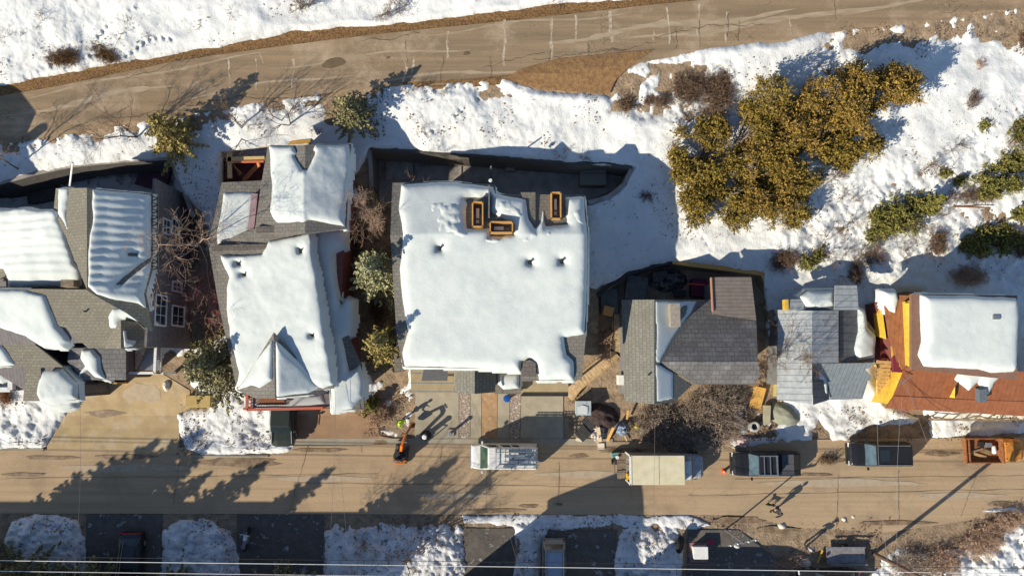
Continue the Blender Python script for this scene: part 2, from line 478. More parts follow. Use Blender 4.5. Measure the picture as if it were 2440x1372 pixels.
U = axis(-24, 2464, 4.0, -1600, 4000); V = axis(-24, 1396, 4.0, -800, 2300)
uu, vv = np.meshgrid(U, V, indexing='ij')
zz = hz(uu, vv)
pw = PN(uu, vv, zz)
sdst = np.maximum(sdpoly(uu, vv, STREET), sdpoly(uu, vv, UPROAD_SNOWFREE))
gz = zz + (NZ2.fbm(pw[..., 0] * 1.2, pw[..., 1] * 1.2) - .5) * .16 * (1 - sstep(-20, 10, sdst)) - .05
gnd = np_mesh("ground", PN(uu, vv, gz).reshape(-1, 3), grid_faces(len(U), len(V)), M_DIRT, smooth=True)
tag(gnd, kind='structure')

U3 = axis(-18, 2458, 3.0, -1500, 3900); V3 = axis(-18, 1390, 3.0, -700, 1900)
uu, vv = np.meshgrid(U3, V3, indexing='ij')
zz = hz(uu, vv)
pw = PN(uu, vv, zz)
T = snow_depth(uu, vv, pw[..., 0], pw[..., 1])
Tc = np.minimum(np.minimum(T[:-1, :-1], T[1:, :-1]), np.minimum(T[:-1, 1:], T[1:, 1:]))
Tm = np.maximum(np.maximum(T[:-1, :-1], T[1:, :-1]), np.maximum(T[:-1, 1:], T[1:, 1:]))
snow = np_mesh("snow", PN(uu, vv, zz + T).reshape(-1, 3), grid_faces(len(U3), len(V3), Tm > -.12), [M_SNOWG, M_BANK], smooth=True,
               midx=np.where((np.broadcast_to((V3[:-1] > 1226)[None], Tm.shape) & (np.broadcast_to(U3[:-1][:, None], Tm.shape) < 2100))[Tm > -.12], 1, 0))
tag(snow, kind='structure')
SNOWGRID = (U3, V3, T)

def sheet(name, poly, m, dz=.03, step=8, label=None, zf=None, wob=0.0):
    """a flat covering laid over the terrain: polygon in photo pixels, boundary vertices exact"""
    us = [p[0] for p in poly]; vs = [p[1] for p in poly]
    bm = bmesh.new()
    vv_ = [bm.verts.new((p[0], p[1], 0)) for p in poly]
    bm.faces.new(vv_)
    # cut into a lattice so that it follows the ground
    for a in np.arange(math.ceil(min(us) / step) * step, max(us), step):
        bmesh.ops.bisect_plane(bm, geom=bm.verts[:] + bm.edges[:] + bm.faces[:], plane_co=(a, 0, 0), plane_no=(1, 0, 0))
    for a in np.arange(math.ceil(min(vs) / step) * step, max(vs), step):
        bmesh.ops.bisect_plane(bm, geom=bm.verts[:] + bm.edges[:] + bm.faces[:], plane_co=(0, a, 0), plane_no=(0, 1, 0))
    for v in bm.verts:
        z = (zf(v.co.x, v.co.y) if zf else float(hz(v.co.x, v.co.y))) + dz
        v.co = P(v.co.x, v.co.y, z)
    for f in bm.faces:
        f.normal_update()
        if f.normal.z < 0: f.normal_flip()
    me = bpy.data.meshes.new(name); bm.to_mesh(me); bm.free()
    o = link_mesh(name, me, m)
    tag(o, label, kind='structure')
    return o

def road_mat(name, base, worn, dark, scale, cr=.8):
    m = mat(name, base, worn, scale=.5, rough=.9, bump=.006, bscale=40, lo=.35, hi=.7, stretch=(.16, 2.6, 1), c3=dark, scale3=.3, lo3=.52, hi3=.72)
    # tyre-polished lanes: fine streaks running with the traffic
    N, Lk, b = nodes_of(m)
    tc = N.new("ShaderNodeTexCoord"); mp = N.new("ShaderNodeMapping"); mp.inputs["Scale"].default_value = (.05, 3.2, 1)
    if name != "dusty_street": mp.inputs["Rotation"].default_value = (0, 0, -.17)
    nz = N.new("ShaderNodeTexNoise"); nz.inputs["Scale"].default_value = 1.0; nz.inputs["Detail"].default_value = 5
    Lk.new(tc.outputs["Object"], mp.inputs[0]); Lk.new(mp.outputs[0], nz.inputs["Vector"])
    mr = N.new("ShaderNodeMapRange"); mr.inputs[1].default_value = .48; mr.inputs[2].default_value = .72; mr.inputs[4].default_value = .5
    Lk.new(nz.outputs["Fac"], mr.inputs[0]); multiply_color(m, mr.outputs[0], tuple(x * .6 for x in base))
    n2 = N.new("ShaderNodeTexNoise"); n2.inputs["Scale"].default_value = 7; n2.inputs["Detail"].default_value = 6; Lk.new(tc.outputs["Object"], n2.inputs["Vector"])
    m2_ = N.new("ShaderNodeMapRange"); m2_.inputs[1].default_value = .52; m2_.inputs[2].default_value = .75; m2_.inputs[4].default_value = .45
    Lk.new(n2.outputs["Fac"], m2_.inputs[0]); multiply_color(m, m2_.outputs[0], tuple(x * .55 for x in base))
    N, Lk, b = nodes_of(m)
    tc = N.new("ShaderNodeTexCoord")
    def crack(sc, w, amt, mask_lo, mask_hi, seedoff):
        mp = N.new("ShaderNodeMapping"); mp.inputs["Location"].default_value = (seedoff, seedoff * .7, 0)
        nz = N.new("ShaderNodeTexNoise"); nz.inputs["Scale"].default_value = sc * 2; nz.inputs["Detail"].default_value = 4
        Lk.new(tc.outputs["Object"], mp.inputs[0]); Lk.new(mp.outputs[0], nz.inputs["Vector"])
        ad = N.new("ShaderNodeVectorMath"); ad.operation = 'MULTIPLY_ADD'
        ad.inputs[1].default_value = (.5, .5, 0); Lk.new(nz.outputs["Color"], ad.inputs[0]); Lk.new(mp.outputs[0], ad.inputs[2])
        vo = N.new("ShaderNodeTexVoronoi"); vo.feature = 'DISTANCE_TO_EDGE'; vo.inputs["Scale"].default_value = sc
        Lk.new(ad.outputs[0], vo.inputs["Vector"])
        lt = N.new("ShaderNodeMapRange"); lt.inputs[1].default_value = w; lt.inputs[2].default_value = 0; Lk.new(vo.outputs["Distance"], lt.inputs[0])
        mk = N.new("ShaderNodeTexNoise"); mk.inputs["Scale"].default_value = .22; mk.inputs["Detail"].default_value = 3
        Lk.new(mp.outputs[0], mk.inputs["Vector"])
        mr = N.new("ShaderNodeMapRange"); mr.inputs[1].default_value = mask_lo; mr.inputs[2].default_value = mask_hi; Lk.new(mk.outputs["Fac"], mr.inputs[0])
        mu = N.new("ShaderNodeMath"); mu.operation = 'MULTIPLY'; Lk.new(lt.outputs[0], mu.inputs[0]); Lk.new(mr.outputs[0], mu.inputs[1])
        m2 = N.new("ShaderNodeMath"); m2.operation = 'MULTIPLY'; m2.inputs[1].default_value = amt; Lk.new(mu.outputs[0], m2.inputs[0])
        multiply_color(m, m2.outputs[0], tuple(x * .22 for x in base))
    crack(scale, .022, cr, .5, .66, 3.0)
    crack(scale * .3, .008, cr * .6, .45, .7, 31.0)
    return m
M_STREET = road_mat("dusty_street", (.46, .335, .205), (.37, .27, .165), (.30, .22, .14), .5, .3)
M_UPROAD = road_mat("worn_asphalt", (.33, .235, .14), (.21, .155, .10), (.46, .35, .24), 1.3, .85)
sheet("street", [(-2400, 1071), (-60, 1071), (2500, 1040), (4800, 1040), (4800, 1230), (2500, 1215), (2300, 1240), (2110, 1268), (1900, 1256), (1760, 1226), (-60, 1222), (-2400, 1230)],
      M_STREET, .012, 120)
sheet("road", [(u, float(road_n(u)) + 3) for u in range(-2400, 4801, 60)] + [(u, float(road_s(u)) + 6) for u in range(4800, -2401, -60)], M_UPROAD, .05, 24)
# gravel verge on the uphill side of the upper road
o = sheet("gravel_verge", [(u, float(road_n(u)) - 34) for u in range(-2400, 2401, 60)] + [(u, float(road_n(u)) + 4 + 2.5 * math.sin(u * .05)) for u in range(2400, -2401, -30)], M_GRAVEL, .03, 24)
o = sheet("dirt_verge", DIRT_PATCH + [(1205, 184)], mat("ochre_dirt", (.30, .175, .075), (.17, .095, .045), scale=3.5, rough=.95, bump=.05, bscale=10), .09, 16)
sheet("kerb_verge", [(u, float(road_s(u)) - 4) for u in range(960, 1241, 20)] + [(u, float(road_s(u)) + 16) for u in range(1240, 959, -20)], M_GRAVEL, .06, 16)
# white crack-seal bands and the dark oil patches across the upper road
M_SEAL = mat("pale_patch_seal", (.52, .44, .34), (.34, .255, .165), scale=3.5, rough=.9, lo=.4, hi=.6)
M_OIL = mat("dark_patch", (.13, .092, .05), (.16, .115, .07), scale=3, rough=.9)
rs = random.Random(5)
for k, (u, a, b, w) in enumerate([(543, .12, .75, 3), (610, .2, .8, 3), (700, .3, .85, 4), (965, .55, .95, 5), (985, .5, .8, 4), (1068, .1, .6, 5), (1205, .0, .8, 5), (1312, .05, .95, 6),
                                 (1372, .05, .5, 4), (1455, .05, .6, 6), (1590, .1, .8, 4), (1667, .1, .7, 4), (1735, .3, .9, 4), (1880, .6, .9, 3), (620, .1, .3, 3), (1560, .5, .8, 3)]):
    n_, s_ = float(road_n(u)), float(road_s(u))
    pts = []; back = []
    x = u
    for i in range(9):
        t = a + (b - a) * i / 8; x += rs.uniform(-2.5, 2.5); ww = w * rs.uniform(.25, 1.3) * .6
        pts.append((x - ww, n_ + t * (s_ - n_))); back.append((x + ww, n_ + t * (s_ - n_)))
    sheet("road_patch", pts + back[::-1], M_SEAL, .056, 40)
for c, L, W_ in [((795, 150), 28, 12), ((1112, 127), 8, 5), ((925, 137), 5, 3)]:
    pts = [(c[0] + L * math.cos(t) * (1 + .12 * math.sin(3 * t)), c[1] + W_ * math.sin(t) - L * math.cos(t) * .17) for t in np.arange(0, 6.28, .4)]
    sheet("road_patch", pts, M_OIL, .060, 60)
# fine dark crack lines running along the upper road
M_CRACK = mat("crack_filler", (.10, .075, .055), rough=.9)
for (u0, u1, t0) in [(1270, 1560, .72), (1560, 1820, .62), (1150, 1300, .8), (300, 520, .12), (860, 1000, .12), (240, 420, .86), (430, 800, .9), (1380, 1500, .8)]:
    pts = []; back = []
    t = t0
    for u in range(u0, u1 + 1, 7):
        t += rs.uniform(-.03, .03)
        v = float(road_n(u)) + t * float(road_s(u) - road_n(u)); ww = rs.uniform(.35, .8)
        pts.append((u, v - ww)); back.append((u, v + ww))
    sheet("road_patch", pts + back[::-1], M_CRACK, .066, 400)
for (u, a, b) in [(1312, .6, 1), (1400, .55, 1), (1405, .6, .85), (1612, .5, .9), (1665, .4, .95), (1735, .3, .8), (1762, .5, .9), (1060, .55, 1), (1165, .6, 1), (1990, .3, .8), (1602, .6, .8), (968, .2, .6)]:
    n_, s_ = float(road_n(u)), float(road_s(u)); pts = []; back = []; x = u
    for i in range(10):
        t = a + (b - a) * i / 9; x += rs.uniform(-3, 3); ww = rs.uniform(.15, .55)
        pts.append((x - ww, n_ + t * (s_ - n_))); back.append((x + ww, n_ + t * (s_ - n_)))
    sheet("road_patch", pts + back[::-1], M_CRACK, .072, 400)

# wet and dusty marks on the street
M_WET = mat("damp_dust", (.15, .10, .06), (.27, .195, .12), scale=1.5, rough=.6, lo=.4, hi=.6)
M_PALE = mat("pale_dust", (.44, .36, .26), (.37, .29, .2), scale=2, rough=.95)
def blot(c, L, W_, m, dz, seed, name="road_patch"):
    rr = random.Random(seed); ph = [rr.uniform(0, 6.28) for _ in range(3)]
    pts = [(c[0] + L * math.cos(t) * (1 + .16 * math.sin(3 * t + ph[0]) + .08 * math.sin(7 * t + ph[1])), c[1] + W_ * math.sin(t) * (1 + .2 * math.sin(4 * t + ph[2]))) for t in np.arange(0, 6.28, .22)]
    return sheet(name, pts, m, dz, 80)
for i, (u, v, a, b) in enumerate([(575, 1100, 95, 13), (905, 1054, 16, 6), (1380, 1085, 22, 5), (1985, 1096, 26, 8), (2240, 1080, 40, 6), (1260, 1205, 22, 5), (1330, 1200, 12, 3), (120, 1090, 60, 5), (2130, 1245, 90, 5), (250, 985, 45, 8), (355, 1005, 30, 3), (300, 1088, 70, 6), (760, 1072, 60, 5), (1480, 1072, 60, 6), (1940, 1130, 40, 4), (1760, 1238, 60, 8), (1850, 1262, 50, 8), (1180, 1216, 70, 5), (2390, 1200, 40, 6), (60, 1130, 50, 4)]):
    blot((u, v), a, b, M_WET, .034 + i * .0006, i)
for i, (u, v, a, b) in enumerate([(300, 1115, 160, 9), (760, 1140, 120, 7), (1400, 1130, 120, 8), (2000, 1150, 190, 9), (1080, 1180, 90, 6), (2280, 1180, 100, 7), (340, 935, 45, 22)]):
    blot((u, v), a, b, M_PALE, .028 + i * .0006, 40 + i)
# long hairline cracks in the street
for i, (u0, v0, u1, v1) in enumerate([(0, 1140, 900, 1128), (700, 1150, 1500, 1160), (1640, 1180, 2440, 1165), (1750, 1140, 2440, 1133), (430, 1085, 412, 1200), (735, 1060, 690, 1215), (1160, 1120, 1158, 1220), (1332, 1100, 1330, 1200), (1998, 1130, 1994, 1255), (2330, 1120, 2290, 1230), (2140, 1120, 2142, 1240), (860, 1060, 862, 1080), (1052, 1060, 1050, 1100)]):
    pts = []; back = []
    n = 26
    for k in range(n + 1):
        t = k / n; jx, jy = rs.uniform(-1.5, 1.5), rs.uniform(-1.5, 1.5); w = rs.uniform(.2, .55)
        du, dv = u1 - u0, v1 - v0; l = math.hypot(du, dv)
        x, y = u0 + du * t + jx * abs(dv) / l, v0 + dv * t + jy * abs(du) / l
        pts.append((x - w * dv / l, y + w * du / l)); back.append((x + w * dv / l, y - w * du / l))
    sheet("road_patch", pts + back[::-1], mat("hairline", (.13, .10, .07), rough=.9), .042 + i * .0004, 600)

# driveways
def slab_mat(name, base, rot, pitch): return seams(name, base[0], base[1], rot, pitch, rough=.85, metallic=0, dark=.55)
sheet("driveway", [(112, 1062), (170, 965), (212, 918), (300, 890), (387, 890), (452, 930), (455, 972), (425, 985), (428, 1064), (400, 1071), (112, 1071)], M_CONC_TAN, .016, 30)
sheet("driveway", [(655, 972), (885, 972), (905, 1038), (940, 1045), (655, 1045)], M_CONC_RED, .016, 30)
sheet("pavement", [(640, 1045), (985, 1044), (985, 1058), (690, 1060)], M_CONC, .020, 40)
for poly in ([(990, 930), (1093, 930), (1093, 1044), (988, 1044)], [(1121, 930), (1147, 930), (1147, 1044), (1121, 1044)],
             [(1186, 930), (1214, 930), (1214, 1044), (1185, 1044)], [(1242, 925), (1342, 925), (1342, 1044), (1240, 1044)]):
    sheet("driveway", poly, M_CONC, .022, 30)
M_ROCKS = mat("loose_rocks", (.40, .33, .27), (.15, .11, .085), scale=9, rough=.95, bump=.05, bscale=9, lo=.40, hi=.62, c3=(.6, .57, .54), scale3=3, lo3=.55, hi3=.68)
sheet("rock_strip", [(1094, 930), (1120, 930), (1120, 1044), (1094, 1044)], M_ROCKS, .019, 30)
sheet("rock_strip", [(1148, 930), (1185, 930), (1184, 1044), (1148, 1044)], mat("orange_dirt", (.40, .25, .12), (.30, .20, .12), scale=3, rough=.95, c3=(.45, .38, .32), scale3=2.5, lo3=.55, hi3=.75), .019, 30)
sheet("rock_strip", [(1215, 930), (1241, 930), (1239, 1044), (1215, 1044)], M_ROCKS, .019, 30)
sheet("pavement", [(985, 1045), (1460, 1045), (1460, 1056), (985, 1058)], M_CONC, .020, 40)
# south driveways (dark asphalt, mostly in the shade of the houses below)
M_ASPH = mat("dark_asphalt", (.13, .115, .10), (.075, .067, .058), scale=1.3, rough=.9, bump=.006, bscale=30, c3=(.36, .35, .34), scale3=1.3, lo3=.57, hi3=.68)
# pale bands along the upper road where grit has gathered
for k, (ua, ub, t0, w) in enumerate([(0, 420, .45, 9), (60, 640, .14, 5), (640, 1130, .42, 4), (1000, 1500, .1, 4), (1300, 1900, .45, 12), (1480, 2300, .62, 9), (900, 1400, .88, 6), (420, 900, .72, 5)]):
    pts = []; back = []
    for u in range(ua, ub + 1, 20):
        n_, s_ = float(road_n(u)), float(road_s(u)); e = math.sin(math.pi * (u - ua) / (ub - ua)) ** .5
        v = n_ + (t0 + .05 * math.sin(u / 60 + k)) * (s_ - n_); ww = max(.2, w * e * rs.uniform(.35, 1))
        pts.append((u, v - ww)); back.append((u, v + ww * rs.uniform(.5, 1)))
    sheet("road_patch", pts + back[::-1], mat("grit_band", (.42, .33, .225), (.33, .25, .165), scale=2.2, rough=.95, lo=.35, hi=.6, stretch=(.3, 2, 1)), .0515 + k * .0004, 60)
for poly in ([(205, 1224), (385, 1224), (385, 1500), (205, 1500)], [(565, 1224), (770, 1224), (770, 1500), (560, 1500)],
             [(1105, 1258), (1225, 1258), (1222, 1500), (1100, 1500)], [(1300, 1262), (1470, 1262), (1455, 1500), (1285, 1500)], [(1640, 1262), (1760, 1262), (1890, 1360), (1890, 1500), (1630, 1500)]):
    sheet("driveway", poly, M_ASPH, .03, 60)
# kerb line on the north side of the street
k = MB()
for a, b in (((-60, 1071), (105, 1070)), ((455, 1086), (640, 1086)), ((1775, 1066), (1740, 1062))):
    k.bar(G(*a, .04), G(*b, .04), .18, .14)
k.build("kerb", M_CONC, None, bevel=.03)["kind"] = 'structure'
# concrete floor of the sunken yard and the patio slabs behind the white-roofed duplex
sheet("patio", [(892, 362), (1180, 378), (1370, 396), (1492, 406), (1465, 450), (1398, 480), (1380, 520), (1180, 520), (905, 480)], M_CONC_GREY, .02, 30)
sheet("patio", [(0, 450), (170, 410), (398, 392), (420, 452), (380, 455), (0, 500)], mat("patchy_grey", (.62, .61, .60), (.24, .22, .21), scale=.8, rough=.9, lo=.45, hi=.55), .02, 30)
# ================================================================== HOUSES
def plane3(a, b, c):
    """plane through three (u, v, z) photo points"""
    A, B, C = P(*a), P(*b), P(*c)
    n = (B - A).cross(C - A).normalized()
    if n.z < 0: n = -n
    return (n, A)
def phit(pl, u, v):
    n, A = pl
    dx, dy, dz = ray(u, v)
    num = n.x * A.x + n.y * A.y + n.z * (A.z - CAM_H)
    t = num / (n.x * dx + n.y * dy + n.z * dz)
    return CAM_H + dz * t
def pxy(pl, x, y):
    n, A = pl
    return A.z - (n.x * (x - A.x) + n.y * (y - A.y)) / n.z
def pp(pl, u, v, dz=0.0):
    p = P(u, v, float(phit(pl, u, v))); p.z += dz
    return p
def bodyz(bodies, u, v):
    r = None
    for b in bodies:
        z = None
        for pl in b:
            h = phit(pl, u, v); z = h if z is None else np.minimum(z, h)
        r = z if r is None else np.maximum(r, z)
    return r
def roof(root, faces, m, thick=.22, name="roof"):
    """faces: list of (plane, [(u, v), ...])"""
    mb = MB()
    for pl, px in faces:
        top = [pp(pl, u, v) for u, v in px]
        mb.prism(top, [Vector((p.x, p.y, p.z - thick)) for p in top])
    return mb.build(name, m, root)
def walls(root, pts, planes, m, zb=-1.0, inset=.35, drop=.2, name="wall"):
    """pts: outline (u, v, plane) -> vertical wall body under a convex set of planes"""
    w = [pp(pl, u, v) for u, v, pl in pts]
    c = sum(w, Vector()) / len(w)
    out = []
    for p in w:
        d = Vector((p.x - c.x, p.y - c.y, 0)); L = max(d.length, 1e-4)
        q = p - d * (inset / L) * 1.2
        z = min(pxy(pl, q.x, q.y) for pl in planes) - drop
        out.append(Vector((q.x, q.y, z)))
    mb = MB().prism(out, [Vector((p.x, p.y, zb)) for p in out])
    return mb.build(name, m, root)
def snow_slab(parent, bodies, poly, thick=.28, step=3.0, wob=7, seed=0, lump=.06, ripple=0.0, edge=5.0, holes=(), name="snow_cover", lscale=.5, cut=6):
    us = [p[0] for p in poly]; vs = [p[1] for p in poly]
    Ua = np.arange(min(us) - 9, max(us) + 9, step); Va = np.arange(min(vs) - 9, max(vs) + 9, step)
    a, b = np.meshgrid(Ua, Va, indexing='ij')
    z = bodyz(bodies, a, b)
    w = PN(a, b, z); X = w[..., 0] + seed * 13.7; Y = w[..., 1] + seed * 5.1
    s = sdpoly(a, b, poly) + (NZ.fbm(X * .8, Y * .8) - .5) * wob + (NZ2.fbm(X * 3, Y * 3) - .5) * wob * .25
    for h in holes:
        s = np.minimum(s, -(sdpoly(a, b, h) + (NZ3.fbm(X * 1.5, Y * 1.5) - .5) * 6))
    off = np.where(s > 0, thick * (1 - np.exp(-np.clip(s, 0, None) / edge)), s * .07)
    k = sstep(0, 12, s)
    off = off + k * ((NZ2.fbm(X * lscale, Y * lscale) - .5) * lump * 3.2 + (NZ3.fbm(X * 2.2, Y * 2.2) - .5) * lump * .35)
    if ripple: off = off + k * ripple * (np.sin(Y * 11 + NZ.at(X * .7, Y * .7) * 1.2) * .45 + np.sin(X * 3.2) * .35 + np.sin(Y * 2.6 + 1) * .3) * (.4 + NZ2.at(X * .9, Y * .5))
    keep = np.maximum(np.maximum(s[:-1, :-1], s[1:, :-1]), np.maximum(s[:-1, 1:], s[1:, 1:])) > -cut
    pw_ = PN(a, b, z); pw_[..., 2] += off
    # drop unused vertices
    f = grid_faces(len(Ua), len(Va), keep)
    if len(f) == 0: return None
    used = np.unique(f); remap = np.zeros(a.size, int); remap[used] = np.arange(len(used))
    return np_mesh(name, pw_.reshape(-1, 3)[used], remap[f], M_SNOW, parent, smooth=True)
def hitX(u, v, X):
    dx, dy, dz = ray(u, v); t = X / dx
    return Vector((X, float(dy * t), float(CAM_H + dz * t)))
def hitY(u, v, Y):
    dx, dy, dz = ray(u, v); t = Y / dy
    return Vector((float(dx * t), Y, float(CAM_H + dz * t)))
def window(root, c, ax, w, h, cols=2, rows=2, m=None, fr=.12, name="window"):
    """c centre on the wall, ax 'x' = wall faces +-X (width runs along Y) with sign"""
    m = m or M_WHITE
    sgn = 1 if ax[0] == '+' else -1
    n = Vector((sgn, 0, 0)) if ax[1] == 'x' else Vector((0, sgn, 0))
    t = Vector((0, 1, 0)) if ax[1] == 'x' else Vector((1, 0, 0))
    z = Vector((0, 0, 1)); c = Vector(c)
    def blk(mb, o, a, b, d0, d1):
        ce = c + t * o[0] + z * o[1] + n * ((d0 + d1) / 2)
        d = (abs(n.x) * (d1 - d0) + abs(t.x) * a, abs(n.y) * (d1 - d0) + abs(t.y) * a, b)
        mb.box(ce, d)
    f = MB()
    blk(f, (0, h / 2 + fr / 2), w + 2 * fr, fr, 0, .07); blk(f, (0, -h / 2 - fr / 2), w + 2 * fr, fr, 0, .09)
    for s in (-1, 1): blk(f, (s * (w / 2 + fr / 2), 0), fr, h, 0, .07)
    for i in range(1, cols): blk(f, (-w / 2 + w * i / cols, 0), .04, h, .012, .045)
    for i in range(1, rows): blk(f, (0, -h / 2 + h * i / rows), w, .04, .014, .05)
    o = f.build(name, m, root)
    g = MB(); blk(g, (0, 0), w, h, 0, .02)
    g.build("pane", M_GLASS, o)
    return o
def railing(root, pts, h=1.0, m=None, name="railing", post=.08, sp=.14, rail=.1):
    mb = MB()
    for a, b in zip(pts, pts[1:]):
        a, b = Vector(a), Vector(b); L = (b - a).length; up = Vector((0, 0, h))
        mb.bar(a + up, b + up, rail * 1.2, rail * .7); mb.bar(a + up * .12, b + up * .12, rail * .5, rail * .5)
        n = max(1, int(L / sp))
        for i in range(n + 1):
            p = a.lerp(b, i / n)
            r = post if i in (0, n) else .035
            mb.box(p + up * .5, (r, r, h * .96))
    return mb.build(name, m or M_WHITE, root)
def vent(root, pl, u, v, r=.1, h=.45, m=None, name="vent_pipe"):
    h *= .6; r *= .8; m = m or M_BLACK
    p = pp(pl, u, v)
    mb = MB().lathe(p, [(r, -.1), (r, h), (r * 1.3, h + .02), (r * 1.3, h + .06), (r * .4, h + .08)], 10)
    return mb.build(name, m or M_METAL, root, smooth=False)

M_SH_GREEN = shingle("grey_green_shingle", (.30, .275, .215), (.14, .13, .10), 0, .22, c3=(.20, .18, .14))
M_SH_GREY = shingle("grey_shingle", (.27, .25, .215), (.14, .135, .12), 0, .26, c3=(.17, .155, .135))
M_SH_GREY2 = shingle("grey_shingle_turned", (.27, .265, .22), (.16, .155, .135), math.pi / 2, .24, c3=(.19, .18, .155))
M_SH_BROWN = shingle("brown_grey_shingle", (.19, .165, .14), (.12, .105, .09), 0, .3)
M_SH_PATCH = shingle("slate_shingle", (.19, .185, .18), (.09, .085, .085), 0, .34, c3=(.27, .26, .25))
M_WALL_DK = seams("dark_green_siding", (.19, .165, .165), (.13, .12, .115), 0, .25, rough=.8, metallic=0, dark=.5)
M_WALL_RED = mat("dull_red_siding", (.22, .075, .06), (.15, .05, .045), scale=3, rough=.8)
M_WALL_TAN = mat("tan_stucco", (.42, .34, .20), (.35, .28, .17), scale=2, rough=.85)
M_WALL_GREY = mat("grey_siding", (.2, .2, .2), (.15, .15, .15), scale=3, rough=.8)
M_YELLOW = mat("yellow_siding", (.70, .47, .05), (.52, .33, .05), scale=3, rough=.7)
M_YELLOWP = mat("pale_yellow_siding", (.66, .55, .20), (.55, .44, .15), scale=3, rough=.7)
M_RAIL_RED = mat("brick_red_paint", (.50, .13, .075), (.42, .10, .06), scale=5, rough=.6)

# ------------------------------------------------------------------ house 1: grey-green shingled house at the west end
h1 = thing("house", "rambling house with grey-green shingles, dark siding and white windows at the west end", "house", G(230, 700))
# long gable running up the picture: ridge x=207
a1 = plane3((207, 448, 11.0), (207, 690, 11.0), (362, 600, 9.3))       # east slope
a2 = plane3((207, 448, 11.0), (207, 690, 11.0), (130, 600, 9.6))       # west slope
ra = roof(h1, [(a1, [(207, 448), (362, 462), (362, 640), (346, 700), (362, 790), (300, 745), (240, 712), (207, 690)]), (a2, [(207, 448), (133, 449), (128, 500), (155, 560), (207, 690)])], M_SH_GREEN)
snow_slab(ra, [[a1]], [(222, 452), (360, 465), (360, 640), (343, 700), (347, 733), (330, 722), (262, 712), (230, 700), (210, 682), (212, 600), (222, 520)], .32, seed=1, lump=.05, ripple=.07, holes=[[(276, 682), (274, 676), (300, 655), (345, 622), (362, 612), (364, 618), (330, 645), (290, 680)], [(305, 604), (327, 604), (326, 609), (306, 609)]])
snow_slab(ra, [[a2]], [(140, 450), (162, 451), (160, 480), (158, 520), (160, 545), (150, 525), (138, 508)], .22, seed=2)
walls(h1, [(207, 452, a1), (358, 466, a1), (358, 640, a1), (340, 690, a1), (207, 684, a1), (168, 590, a2), (138, 500, a2), (138, 455, a2)], [a1, a2], M_WALL_DK, 0)
# hip in the north-west
hz_t = (125, 530, 9.6)
b1 = plane3(hz_t, (20, 680, 7.4), (198, 682, 7.4))          # south face
b2 = plane3(hz_t, (20, 680, 7.4), (-60, 505, 7.4))          # west face
b3 = plane3(hz_t, (198, 682, 7.4), (150, 480, 8.6))
rb = roof(h1, [(b1, [(125, 528), (155, 560), (200, 655), (200, 686), (15, 688), (14, 660)]), (b2, [(125, 528), (14, 660), (-200, 720), (-200, 505), (130, 503)]), (b3, [(125, 528), (130, 503), (150, 520), (170, 590), (200, 655), (160, 570)])], M_SH_GREEN)
snow_slab(rb, [[b1, b2]], [(-60, 500), (60, 498), (132, 505), (155, 560), (178, 625), (192, 640), (196, 680), (20, 686), (16, 655), (8, 640), (-60, 655)], .3, seed=3, lump=.05, ripple=.06)
walls(h1, [(125, 510, b2), (150, 575, b1), (195, 680, b1), (20, 682, b1), (-180, 682, b2), (-180, 510, b2)], [b1, b2], M_WALL_DK, 0)
# broad south-facing roof
c1 = plane3((207, 690, 8.4), (60, 690, 8.4), (230, 828, 6.6))
rc = roof(h1, [(c1, [(-60, 690), (100, 688), (205, 690), (240, 712), (300, 745), (366, 800), (368, 828), (210, 829), (155, 780), (20, 745), (-60, 760)])], M_SH_GREEN)
snow_slab(rc, [[c1]], [(-60, 692), (60, 692), (105, 703), (122, 740), (135, 775), (160, 812), (150, 828), (100, 822), (60, 800), (-10, 775), (-60, 760)], .3, seed=4, lump=.06)
snow_slab(rc, [[c1]], [(258, 755), (270, 737), (330, 733), (352, 742), (358, 768), (340, 768), (310, 758), (290, 760), (284, 782), (262, 782)], .22, seed=5)
walls(h1, [(-50, 700, c1), (362, 700, c1), (362, 825, c1), (215, 826, c1), (-50, 826, c1)], [c1], M_WALL_DK, 0)
# chimney slot on that roof: a metal box standing on the roof edge
MB().box(P(168, 676, 8.7), (.9, .5, .8)).build("chimney", M_WOODG, rc)
vent(rc, c1, 205, 742, .07, .3)
# south-west arm: diagonal valley, shingle strip, flat snowy roof
d1 = plane3((-60, 770, 6.8), (0, 775, 6.8), (95, 950, 5.2))
rd = roof(h1, [(d1, [(-60, 755), (0, 775), (80, 818), (150, 874), (97, 876), (97, 955), (55, 955), (62, 873), (-60, 875)])], M_SH_GREEN)
snow_slab(rd, [[d1]], [(-60, 780), (0, 815), (18, 842), (35, 868), (20, 872), (-60, 875)], .25, seed=6)
walls(h1, [(-50, 780, d1), (60, 800, d1), (140, 876, d1), (90, 940, d1), (60, 945, d1), (-50, 874, d1)], [d1], M_WALL_DK, 0)
e1 = plane3((100, 875, 5.4), (185, 905, 5.2), (100, 955, 5.2))
re_ = roof(h1, [(e1, [(97, 874), (150, 876), (187, 915), (187, 952), (97, 958)])], M_SH_GREEN)
snow_slab(re_, [[e1]], [(96, 876), (150, 877), (186, 915), (185, 950), (130, 957), (97, 958), (88, 938)], .4, seed=7, lump=.07, wob=4)
walls(h1, [(99, 880, e1), (150, 880, e1), (184, 918, e1), (184, 948, e1), (99, 952, e1)], [e1], M_WALL_DK, 0, inset=.1)
g1 = plane3((105, 958, 3.2), (185, 955, 3.2), (120, 980, 3.0))
rg = roof(h1, [(g1, [(106, 950), (182, 948), (170, 972), (118, 978)])], M_SH_GREEN, .12)
snow_slab(rg, [[g1]], [(104, 952), (182, 950), (172, 970), (150, 977), (116, 978)], .35, seed=8, wob=3)
